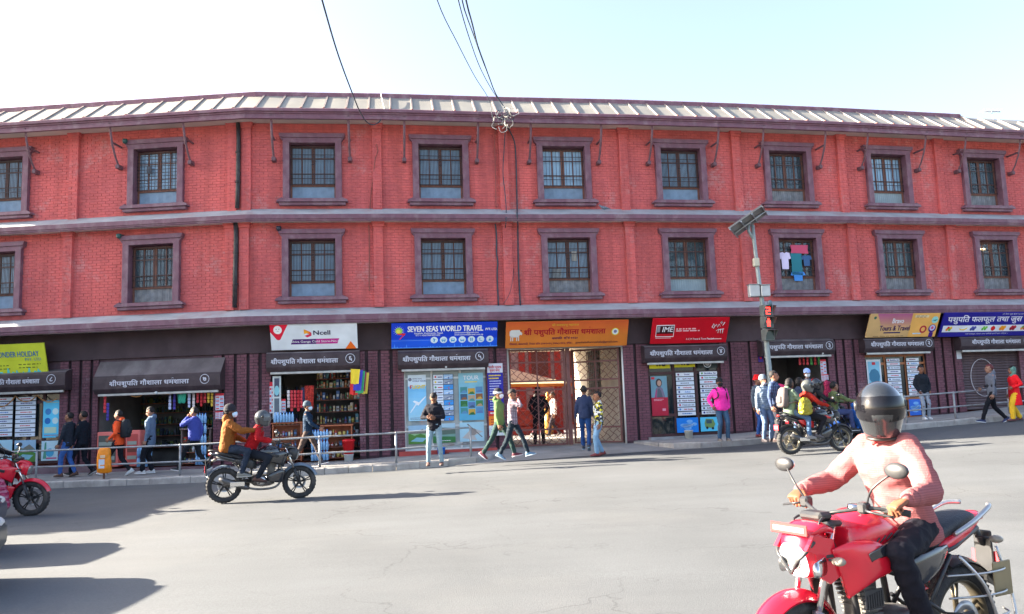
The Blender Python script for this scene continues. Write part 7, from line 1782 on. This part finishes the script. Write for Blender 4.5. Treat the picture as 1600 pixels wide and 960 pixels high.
def motorcycle(label, loc, yaw, body, accent=None, fender=None, rim=None, hq=False, roll=0.0, headm=None, mirrors=True, plate=(210,60,70), front_plate=False, bag=None, guard=False, steer=0.0, group=None):
    t = thing('motorcycle', label, 'motorcycle', loc, yaw, group); t.rotation_euler = (roll, 0, yaw)
    bp = body; ac = accent or BLKP; fd = fender or bp; rm = rim or RIMB; N = 28 if hq else 18
    wheel_parts(t, -.665, .315, .315, rm, .062, True, 56 if hq else 30); wheel_parts(t, .665, .305, .305, rm, .050, True, 56 if hq else 30, yaw=steer)
    # fork
    for s in (1, -1):
        f_ = MB(); f_.tube([(.665,s*.085,.305),(.575,s*.085,.55)], [.026,.030], 12); f_.tube([(.575,s*.085,.55),(.42,s*.085,.96)], [.019,.019], 12, 1); f_.bbox(.63,.70,s*.085-.02,s*.085+.02,.28,.34,.008)
        if s > 0: f_.bbox(.555,.62,.06,.12,.34,.44,.012)
        f_.build('fork', [ALY if hq else BLKP, CHR], t)
    m_ = MB(); m_.bbox(.40,.53,-.12,.12,.80,.835,.012); m_.bbox(.36,.48,-.11,.11,.955,.985,.012); m_.build('fork_clamp', [BLKP], t)
    arc_fender(.355, 20, 152, .085, x=.665, z=.305, n=20, drop=.045, taper=.55).build('front_fender', [fd], t)
    # headlight and cowl
    hl = MB(); hl.loft([S(.47,.845,.09,.10,2.6), S(.55,.84,.115,.125,2.8), S(.60,.82,.11,.12,2.8,.25), S(.63,.80,.09,.09,2.6,.3)], N); h_ = hl.build('headlight', [headm or BLKP], t)
    g_ = MB(); g_.loft([S(.602,.81,.095,.105,2.8,.3), S(.640,.795,.085,.085,2.6,.3), S(.652,.79,.05,.05,2.2,.3)], N); ln_ = g_.build('lens', [mat('lit_headlamp', (.9,.92,.95), .1, 0, emit=.55) if hq else GLS], h_)
    if hq:
        for s in (1, -1):
            r_ = MB(); r_.lathe([(.030,.655),(.034,.662),(.026,.664),(.0,.657)], (0, s*.038, .79), 'x', 16); r_.build('reflector', [CHR], ln_)
            k_ = MB(); k_.tube(smooth([(.60,s*.118,.90),(.655,s*.095,.84),(.668,s*.055,.80),(.66,0,.735)],5), .009, 6); k_.build('lamp_brow', [BLKP], ln_)
    c_ = MB(); c_.loft([S(.42,.93,.10,.03,2.6,.2), S(.50,.955,.115,.035,2.8,.3), S(.58,.935,.10,.025,2.6,.6), S(.63,.895,.06,.012,2.2,.8)], N); c_.build('headlight_cowl', [bp if not headm else bp], h_)
    if hq:
        for s in (1, -1):
            c_ = MB(); prism(c_, [(.40,.72),(.46,.90),(.60,.93),(.66,.86),(.60,.84),(.57,.72),(.50,.68)], s*.105-.012, s*.105+.012); c_.build('cowl_side', [bp], h_)
            e_ = MB(); e_.loft([((.50,s*.115,.78),(.02,0,0),(0,0,.05),2.2),((.60,s*.12,.76),(.03,0,0),(0,0,.04),2.2)], 12); e_.build('cowl_trim', [CHR], h_)
    i_ = MB(); i_.bbox(.40,.50,-.08,.08,.985,1.03,.015); i_.build('instrument', [BLKP], t)
    # tank, shrouds, side panels
    tk = MB(); tk.loft([S(.335,.80,.06,.09,2.4), S(.31,.835,.125,.125,2.5), S(.22,.865,.165,.145,2.6), S(.10,.870,.172,.150,2.7), S(-.02,.845,.150,.130,2.7), S(-.10,.815,.115,.095,2.6), S(-.16,.79,.08,.06,2.4)], N+4); tk_ = tk.build('fuel_tank', [bp], t)
    cp = MB(); cp.lathe([(0,.02),(.035,.018),(.04,0),(.042,-.02)], (.14,0,1.022), n=18); cp.build('fuel_cap', [CHR], tk_)
    if hq:
        for s in (1, -1):
            d_ = MB()
            for q_ in range(6): d_.tube([(.26-.05*q_,s*(.162+.004*q_),.835+.012*q_),(.215-.05*q_,s*(.172+.001*q_),.875+.008*q_)], .005, 5)
            d_.tube(smooth([(.33,s*.148,.80),(.15,s*.182,.845),(-.02,s*.158,.905)],5), .004, 5); d_.build('tank_decal', [BLKP], tk_)
    for s in (1, -1):
        sh = MB(); sh.loft([((.43,s*.12,.72),(0,.012,0),(.05,0,.13),2.2),((.36,s*.165,.76),(0,.030,0),(.02,0,.125),2.4),((.24,s*.185,.78),(0,.034,0),(0,0,.10),2.4),((.10,s*.180,.77),(0,.025,0),(0,0,.06),2.2),((.02,s*.160,.77),(0,.01,0),(0,0,.02),2)], 16); sh_ = sh.build('tank_shroud', [bp], tk_)
        dc = MB(); dc.loft([((.30,s*.214,.80),(0,.003,0),(.01,0,.022),2),((.18,s*.220,.83),(0,.003,0),(.01,0,.030),2),((.02,s*.186,.86),(0,.003,0),(.01,0,.012),2)], 8); dc.build('decal', [ac], sh_)
        sp = MB(); sp.loft([((-.10,s*.125,.66),(0,.012,0),(0,0,.07),2.6),((-.20,s*.140,.68),(0,.022,0),(0,0,.085),2.6),((-.36,s*.135,.72),(0,.018,0),(0,0,.06),2.4),((-.48,s*.11,.76),(0,.01,0),(0,0,.02),2)], 14); sp.build('side_panel', [ac], t)
        lo = MB()
        if hq: lo.loft([((.44,s*.10,.56),(0,.012,0),(.05,0,.13),2.4),((.36,s*.150,.55),(0,.026,0),(.04,0,.20),2.6),((.24,s*.165,.52),(0,.026,0),(.02,0,.21),2.6),((.13,s*.155,.46),(0,.018,0),(0,0,.14),2.4),((.03,s*.14,.42),(0,.008,0),(0,0,.05),2)], 20)
        else: lo.loft([((.40,s*.10,.42),(0,.012,0),(.03,0,.10),2.2),((.30,s*.14,.44),(0,.022,0),(.02,0,.12),2.4),((.16,s*.14,.42),(0,.02,0),(0,0,.08),2.4),((.04,s*.12,.40),(0,.01,0),(0,0,.03),2)], 14); lo.build('engine_cowl', [bp], t)
        if hq:
            v_ = MB(); [v_.bbox(.20+.018*q,.209+.018*q,s*.193-.004,s*.193+.003,.555-.003*q,.63-.003*q,.002) for q in range(7)]; v_.bbox(.19,.335,s*.187-.004,s*.187+.003,.545,.64,.01); v_.build('vent', [BLKP], t)
    # seat and tail
    st = MB(); st.loft([S(-.10,.80,.09,.035,2.6), S(-.20,.795,.125,.045,2.8), S(-.36,.80,.135,.045,2.8), S(-.46,.84,.125,.05,2.8), S(-.60,.875,.125,.05,2.8), S(-.76,.895,.105,.042,2.6), S(-.82,.90,.06,.025,2.2)], N); st.build('seat', [SEATM], t)
    tl = MB(); tl.loft([S(-.38,.74,.11,.04,2.5), S(-.55,.79,.12,.055,2.5), S(-.72,.84,.11,.05,2.5), S(-.86,.885,.075,.035,2.4), S(-.92,.90,.04,.02,2.2)], N); tc_ = tl.build('tail_cowl', [bp], t)
    lp = MB(); lp.loft([S(-.90,.885,.05,.025,2.6), S(-.94,.885,.045,.022,2.6)], 12); lp.build('tail_light', [TAILR], tc_)
    for s in (1, -1):
        gr = MB(); gr.tube(smooth([(-.52,s*.135,.83),(-.66,s*.165,.89),(-.84,s*.15,.955),(-.93,s*.09,.96)],5), .014, 8); gr.build('grab_rail', [ALY if hq else BLKP], t)
        for (x, z, q) in ((-.84,.78,1),(.50,.80,1)):
            iv = MB(); iv.tube([(x,s*.05,z),(x,s*.15,z)], .007, 6); iv.sphere((x,s*.18,z), (.035,.04,.022), 12, 8, 1); iv.build('indicator', [BLKP, AMB], t)
    rf = arc_fender(.37, 72, 150, .085, x=-.665, z=.315, n=14, drop=.03, taper=.85); rf.build('rear_fender', [BLKP if hq else fd], t)
    pb = MB(); pb.bbox(-.99,-.975,-.06,.06,.50,.80,.01); pb.tube([(-.90,0,.83),(-.98,0,.72)], .02, 8); pb_ = pb.build('plate_bracket', [BLKP], t)
    pl = MB(); pl.bbox(-.998,-.992,-.09,.09,.56,.68,.003); pl_ = pl.build('number_plate', [pc(*plate)], pb_)
    pn = MB(); [pn.box(-1.0005,-.9985,-.06+.035*q,-.04+.035*q,.60,.64) for q in range(4)]; pn.build('print', [pc(225,215,220)], pb_)
    # frame, engine, exhaust
    fr = MB()
    for s in (1, -1):
        fr.tube([(.40,s*.03,.90),(.30,s*.08,.62),(.26,s*.09,.35)], .018, 8); fr.tube([(.38,s*.04,.80),(.05,s*.10,.70),(-.18,s*.11,.62),(-.22,s*.11,.36)], .02, 8); fr.tube([(-.15,s*.11,.68),(-.55,s*.11,.76),(-.80,s*.09,.84)], .015, 8); fr.tube([(-.22,s*.11,.42),(-.50,s*.11,.72)], .014, 8)
        fr.tube([(-.20,s*.10,.38),(-.665,s*.11,.315)], .024, 8); fr.tube([(-.05,s*.13,.33),(-.05,s*.24,.33)], .013, 8); fr.tube([(-.36,s*.12,.42),(-.40,s*.23,.43)], .011, 8); fr.tube([(-.25,s*.12,.5),(-.38,s*.13,.42)], .012, 6)
    fr.build('frame', [BLKP], t)
    sk_ = MB(); sk_.tube([(-.30,0,.42),(-.42,0,.72)], .03, 10)
    for q in range(7): sk_.lathe([(.035,0),(.048,.008),(.035,.016)], (-.325-.015*q,0,.46+.036*q), n=14)
    sk_.build('rear_shock', [TAILR if hq else BLKP], t)
    en = MB(); en.loft([((.22,0,.36),(0,.09,0),(0,0,.06),3),((.14,0,.37),(0,.125,0),(0,0,.10),3),((.0,0,.37),(0,.14,0),(0,0,.115),3),((-.14,0,.38),(0,.13,0),(0,0,.10),3),((-.22,0,.40),(0,.09,0),(0,0,.06),3)], 18); e_ = en.build('engine', [ENG], t)
    cy = MB()
    for q in range(9): z = .47+.024*q; cy.bbox(.07+.008*q,.21+.008*q,-.085,.085,z,z+.012,.003)
    cy.bbox(.09,.22,-.07,.07,.45,.70,.01); cy.bbox(.12,.27,-.08,.08,.69,.755,.02); cy.build('cylinder', [ENG], e_)
    for s in (1, -1): cc = MB(); cc.lathe([(0,s*.155),(.06,s*.153),(.082,s*.145),(.088,s*.12)], (-.02,0,.37), 'y', 22); cc.build('crankcase_cover', [ALY if s < 0 else ENG], e_)
    ex = MB(); ex.tube(smooth([(.24,-.06,.70),(.34,-.08,.60),(.33,-.09,.36),(.22,-.11,.24),(-.05,-.13,.22),(-.25,-.16,.26)],5), .020, 10); ex_ = ex.build('exhaust_pipe', [ENG], t)
    mf = MB(); mf.tube([(-.22,-.165,.25),(-.30,-.17,.28),(-.62,-.18,.40),(-.74,-.18,.45)], [.03,.055,.055,.035], 14); mf.build('muffler', [BLKP if hq else mat('muffler', (.09,.09,.095), .35, .2, 8, metal=.6)], ex_)
    hs2 = MB(); hs2.bbox(-.55,-.30,-.24,-.232,.30,.38,.01,T=None); hs2.build('heat_shield', [CHR], ex_)
    ch = MB(); ch.bbox(-.66,-.22,.105,.125,.27,.40,.02); ch.build('chain_guard', [BLKP], t)
    # bars
    hb_ = MB(); hb_.tube(smooth([(.19,-.385,1.03),(.28,-.24,1.05),(.37,-.10,1.03),(.40,0,1.01),(.37,.10,1.03),(.28,.24,1.05),(.19,.385,1.03)],6), .011, 8); hbo = hb_.build('handlebar', [BLKP], t)
    for s in (1, -1):
        gp = MB(); gp.tube([(.185,s*.395,1.028),(.25,s*.27,1.048)], .018, 12); gp.build('grip', [RUB], hbo)
        lv = MB(); lv.tube(smooth([(.30,s*.22,1.045),(.34,s*.26,1.04),(.30,s*.38,1.02)],4), .007, 6); lv.bbox(.27,.33,s*.20-.03,s*.20+.03,1.02,1.08,.012); lv.build('lever', [BLKP], hbo)
        if mirrors:
            mi_ = MB(); mi_.tube(smooth([(.29,s*.21,1.06),(.31,s*.27,1.15),(.27,s*.36,1.225)],4), .006, 6)
            T_ = Matrix.Translation((.26,s*.39,1.245)) @ Matrix.Rotation(s*R(8), 4, 'Z'); mi_.sphere((.26,s*.39,1.245), (.026,.074,.042), 16, 10, 0); mo = mi_.build('mirror', [BLKP], t)
            gl = MB(); gl.sphere((.237,s*.39,1.245), (.010,.062,.034), 14, 8, 0); gl.build('mirror_glass', [CHR], mo)
    if front_plate:
        p_ = MB(); p_.bbox(.655,.662,-.13,.13,.93,.985,.003,T=None); fp = p_.build('front_plate', [mat('plate_red', (.22,.02,.02), .5)], t); q_ = MB(); q_.box(.6622,.664,-.11,.11,.945,.97); q_.build('print', [mat('plate_print', (.2,.18,.17), .5)], fp)
        cb = MB(); [cb.tube(smooth([(.40,.05*s,1.0),(.52,.09*s,.99),(.54,.07*s,.85)],4), .007, 6) for s in (1,-1)]; cb.build('brake_cable', [BLKP], t)
    if guard:
        s = 1; gd = MB()
        for z in (.38,.50,.62): gd.tube(smooth([(-.40,.15,z),(-.62,.22,z),(-.84,.21,z),(-.93,.12,z)],5), .006, 6)
        gd.tube(smooth([(-.50,.16,.72),(-.62,.23,.55),(-.74,.24,.26),(-.88,.22,.26),(-.97,.16,.45),(-.95,.10,.72)],6), .010, 8); gd.build('leg_guard', [ALY], t)
        gp_ = MB(); gp_.bbox(-.93,-.76,.185,.195,.47,.66,.03); gp_.build('guard_plate', [mat('guard_beige', (.22,.17,.09), .5, .15, 6)], t)
    if bag: pass
    return t
RP = dict(grip=True, hdL=(.55,-.15,-.25), hdR=(.55,.15,-.25), palmL=(.1,0,-1), palmR=(.1,0,-1), elbL=(-.3,.9,-.6), elbR=(-.3,-.9,-.6), kneeL=(1,.35,.4), kneeR=(1,-.35,.4))
def rider(label, loc, yaw, **kw):
    a = dict(pelvis=(-.26,0,.905), lean=R(14), handL=(.155,.345,1.085), handR=(.155,-.345,1.085), footL=(-.08,.20,.44), footR=(-.08,-.20,.44), toeL=R(-8), toeR=R(-8)); a.update(RP); a.update(kw)
    return person(label, loc, yaw, **a)
def pillion(label, loc, yaw, **kw):
    a = dict(pelvis=(-.62,0,1.0), lean=R(6), footL=(-.36,.21,.54), footR=(-.36,-.21,.54), kneeL=(1,.4,.4), kneeR=(1,-.4,.4), handL=(-.30,.22,1.10), handR=(-.30,-.20,1.25), elbL=(-.6,.6,-.6), elbR=(-.6,-.6,-.6)); a.update(kw)
    return person(label, loc, yaw, **a)
BLKG = mat('black_gloss', (.018,.02,.026), .18, .05, 4, spec=.6, coat=.6); GRYF = mat('grey_fender_paint', (.12,.16,.21), .3, .1, 5, coat=.3)
# --- black motorcycle with two riders, middle left
def bike_at(rx, ry, yaw, z=None):
    """centre from the rear contact point"""
    c = Vector((rx+.665*math.cos(yaw), ry+.665*math.sin(yaw), 0)); c.z = ground(c.x, c.y) if z is None else z; return c
g0 = gpx(350, 787); yw = R(16); c = bike_at(g0.x, g0.y, yw)
motorcycle('black motorcycle carrying two riders past the left shops', c, yw, BLKG, None, GRYF)
HLB = mat('helmet_black', (.045,.05,.055), .25, .1, 5, spec=.6, coat=.5); VIS = mat('smoked_visor', (.006,.006,.008), .10, .05, 5, spec=.35)
CVIS = mat('silver_visor', (.10,.11,.12), .12, .05, 5, spec=.5)
TINTS = 0
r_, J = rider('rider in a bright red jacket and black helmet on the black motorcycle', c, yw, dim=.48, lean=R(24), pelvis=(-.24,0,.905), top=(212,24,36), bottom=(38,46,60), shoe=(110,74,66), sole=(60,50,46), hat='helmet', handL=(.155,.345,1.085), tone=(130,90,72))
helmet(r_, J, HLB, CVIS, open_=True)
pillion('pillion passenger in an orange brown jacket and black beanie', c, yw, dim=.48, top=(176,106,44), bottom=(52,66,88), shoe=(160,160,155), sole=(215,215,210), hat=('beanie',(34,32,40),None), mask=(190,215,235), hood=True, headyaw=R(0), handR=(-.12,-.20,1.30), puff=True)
# --- motorcycle with a couple, right
g1 = gpx(1236, 712); yw = R(14); c = bike_at(g1.x, g1.y, yw)
motorcycle('black and red motorcycle carrying a couple near the signal pole', c, yw, BLKG, TAILR, BLKP, rim=mat('bronze_rim', (.30,.27,.20), .4, .2, 8, metal=.6))
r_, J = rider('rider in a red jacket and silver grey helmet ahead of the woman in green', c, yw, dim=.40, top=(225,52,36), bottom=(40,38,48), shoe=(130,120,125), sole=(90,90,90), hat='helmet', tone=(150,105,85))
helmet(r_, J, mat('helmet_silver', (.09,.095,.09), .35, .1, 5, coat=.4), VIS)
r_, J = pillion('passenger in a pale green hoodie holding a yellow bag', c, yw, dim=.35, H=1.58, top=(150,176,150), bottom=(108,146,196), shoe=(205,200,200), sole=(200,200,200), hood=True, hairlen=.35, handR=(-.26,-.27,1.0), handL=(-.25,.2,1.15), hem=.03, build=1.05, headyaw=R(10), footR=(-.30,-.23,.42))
backpack(r_, J, mat('brown_bag', srgb(92,84,84), .8, .2, 10), 1.0)
bg_ = MB(); bg_.loft([((0,0,-.20),(.05,0,0),(0,.08,0),2),((0,0,-.17),(.15,0,0),(0,.11,0),2.4),((0,0,-.02),(.17,0,0),(0,.11,0),2.4),((0,0,.12),(.13,0,0),(0,.07,0),2.2),((0,0,.19),(.05,0,0),(0,.03,0),2)], 18)
cw = Vector((math.cos(yw), math.sin(yw), 0)); lw_ = Vector((-cw.y, cw.x, 0)); q = c+cw*(-.40)-lw_*.30+Vector((0,0,1.09))
tag(obj('carrier_bag', solid(bg_, 'carrier_bag', [mat('yellow_bag', tuple(.3*q for q in srgb(240,225,60)), .45, .1, 10)], .016, 2, .02, 9, 12), None, q, yw), 'bright yellow plastic bag held by the passenger in the pale green hoodie', 'bag')
# --- second motorcycle beyond it
g2 = gpx(1296, 696); yw = R(12); c = Vector((g2.x, g2.y+.35, 0)); c.z = ground(c.x, c.y)
motorcycle('dark motorcycle half hidden beyond the couple on the right', c, yw, BLKG, None, BLKP)
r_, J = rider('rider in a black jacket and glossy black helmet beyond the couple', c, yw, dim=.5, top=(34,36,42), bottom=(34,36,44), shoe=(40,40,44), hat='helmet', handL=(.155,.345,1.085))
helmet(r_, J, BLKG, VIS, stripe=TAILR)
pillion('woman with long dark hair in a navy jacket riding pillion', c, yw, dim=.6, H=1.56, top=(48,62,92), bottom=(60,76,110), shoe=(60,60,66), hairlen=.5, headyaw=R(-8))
# --- blue scooter
def scooter(label, loc, yaw, m):
    t = thing('scooter', label, 'scooter', loc, yaw)
    wheel_parts(t, -.60, .23, .23, RIMB, .05, False, 24); wheel_parts(t, .62, .23, .23, RIMB, .05, False, 24)
    b = MB(); b.loft([S(-.95,.66,.06,.05,2.4), S(-.80,.58,.15,.14,2.6), S(-.55,.52,.185,.20,2.8), S(-.25,.50,.165,.20,2.8), S(-.10,.40,.12,.14,2.6)], 20); b.build('body', [m], t)
    b = MB(); b.loft([((.50,0,.28),(0,.17,0),(.03,0,.05),3),((.44,0,.55),(0,.20,0),(.05,0,.03),3),((.36,0,.85),(0,.16,0),(.05,0,.03),3)], 18); b.build('leg_shield', [m], t)
    b = MB(); b.bbox(-.15,.46,-.16,.16,.24,.30,.03); b.build('footboard', [BLKP], t)
    b = MB(); b.loft([S(-.90,.73,.10,.03), S(-.6,.74,.15,.05), S(-.2,.74,.13,.045), S(-.1,.72,.08,.02)], 16); b.build('seat', [SEATM], t)
    b = MB(); b.loft([((.44,0,.85),(0,.10,0),(.07,0,.03),2.5),((.40,0,.95),(0,.16,0),(.09,0,.04),2.5),((.36,0,1.0),(0,.12,0),(.05,0,.02),2.2)], 16); b.sphere((.50,0,.92),(.04,.09,.06),12,8,1); b.build('headlight_cowl', [m, GLS], t)
    b = MB(); b.tube([(.30,-.33,1.0),(.38,0,.98),(.30,.33,1.0)], .014, 8); b.build('handlebar', [BLKP], t)
    arc_fender(.27, 15, 150, .08, x=.62, z=.23, n=12).build('front_fender', [m], t)
    for s in (1,-1): b = MB(); b.tube([(.32,s*.25,1.0),(.30,s*.33,1.2)], .006, 6); b.sphere((.29,s*.35,1.22), (.02,.06,.04), 12, 8); b.build('mirror', [BLKP], t)
    return t
g3 = gpx(1330, 694); yw = R(10); c = Vector((g3.x, g3.y+.45, 0)); c.z = ground(c.x, c.y)
scooter('bright blue and white scooter partly hidden behind the front rider', c, yw, paint('scooter_blue', (60,130,225)))
person('rider in an olive jacket on the blue scooter', c, yw, top=(92,104,70), bottom=(60,70,110), pelvis=(-.25,0,.80), lean=R(10), handL=(.26,.31,1.04), handR=(.26,-.31,1.04), footL=(.22,.12,.38), footR=(.22,-.12,.38), hairlen=.1, kneeL=(1,.1,1), kneeR=(1,-.1,1), tone=(130,90,72), grip=True)
person('woman in a maroon shawl behind the scooter rider', c+Vector((-.1,.5,0)), yw, H=1.6, top=(110,22,58), bottom=(90,30,60), hat=('scarf',(130,26,66),None), skirt=.7, hem=.2, flare=.05, tone=(130,90,72))
# --- red motorcycle at the left edge
REDG = mat('motorcycle_red', (.60,.010,.030), .25, .06, 3, spec=.5, coat=.5); g4 = gpx(48, 806); yw = R(6); c = Vector((g4.x-.665*math.cos(yw), g4.y-.665*math.sin(yw), 0)); c.z = ground(c.x, c.y)
motorcycle('red motorcycle entering at the left edge of the view', c, yw, REDG, None, REDG, headm=REDG)
r_, J = rider('rider in a dark jacket cut off by the left edge of the view', c, yw, dim=.4, top=(36,34,40), bottom=(30,32,42), shoe=(40,40,44), hat='helmet', tone=(150,110,90)); helmet(r_, J, HLB, VIS)
bg_ = MB(); bg_.loft([((.02,0,-.26),(.13,0,0),(0,.05,0),2.4),((.01,0,-.22),(.15,0,0),(0,.09,0),2.6),((0,0,0),(.13,0,0),(0,.08,0),2.6),((-.02,0,.2),(.09,0,0),(0,.05,0),2.2),((0,0,.27),(.03,0,0),(0,.02,0),2)], 18)
cw = Vector((math.cos(yw), math.sin(yw), 0)); q = c+cw*.26+Vector((cw.y, -cw.x, 0))*.24+Vector((0,0,.42))
PKB = cloth_pat('pink_bag', (150,38,80), [(160,95,115)], 'stripe', 3.4); PKB.node_tree.nodes['Principled BSDF'].inputs['Roughness'].default_value = .45
tag(obj('carrier_bag', solid(bg_, 'carrier_bag', [PKB], .014, 2, .016, 2, 12), None, q, yw), 'pink striped carrier bag hanging from the red motorcycle at the left edge', 'bag')
# --- the red motorcycle in front
yw = R(207.3); c = Vector((1.92, 4.57, 0.0)); c.z = ground(c.x, c.y)
LSUB[0] = 5
motorcycle('large red motorcycle coming towards the camera at the lower right', c, yw, REDG, BLKG, REDG, rim=mat('dark_bronze_rim', (.10,.085,.06), .35, .2, 8, metal=.6), hq=True, headm=REDG, front_plate=True, guard=True).scale = (.94, .95, .99)
LSUB[0] = 1
PINK = mat('pink_knit', (.30,.108,.112), .95, .05, 8, spec=.08, bump=.4, bs=160)
n_ = PINK.node_tree; tc_ = n_.nodes.new('ShaderNodeTexCoord'); wv = n_.nodes.new('ShaderNodeTexWave'); wv.bands_direction = 'Z'; wv.inputs['Scale'].default_value = 26; wv.inputs['Distortion'].default_value = 1.2; n_.links.new(tc_.outputs['Object'], wv.inputs['Vector'])
b_ = n_.nodes['Principled BSDF']; src_ = b_.inputs['Base Color'].links[0].from_socket; mr_ = n_.nodes.new('ShaderNodeMapRange'); mr_.inputs[3].default_value = .86; mr_.inputs[4].default_value = 1.08; n_.links.new(wv.outputs['Fac'], mr_.inputs[0]); sc_ = n_.nodes.new('ShaderNodeVectorMath'); sc_.operation = 'SCALE'; n_.links.new(src_, sc_.inputs[0]); n_.links.new(mr_.outputs[0], sc_.inputs['Scale']); n_.links.new(sc_.outputs[0], b_.inputs['Base Color'])
r_, J = rider('rider in a pink sweater and glossy black helmet on the large red motorcycle', c, yw, H=1.70, topm=PINK, bottom=(22,22,32), shoe=(40,36,38), hat='helmet', hq=True, tone=(122,76,56), headyaw=R(42), lean=R(15), pelvis=(-.27,0,.885), headpitch=R(8), hem=-.02, flare=.015, build=.92, elbL=(-.7,.35,-.7), elbR=(-.3,-.7,-.7))
helmet(r_, J, mat('front_helmet', (.016,.018,.021), .22, .05, 4, spec=.7, coat=.8), VIS, big=.97)
b = MB(); wr = J['wr'][-1]; el = J['el'][-1]; dv = (el-wr).normalized(); a1 = dv.orthogonal().normalized(); a2 = dv.cross(a1); P = [wr+dv*.012+(a1*math.cos(t_)+a2*math.sin(t_))*.036 for t_ in [2*math.pi*i/20 for i in range(21)]]; b.tube(P, .004, 6); b.build('bracelet', [CHR], r_)
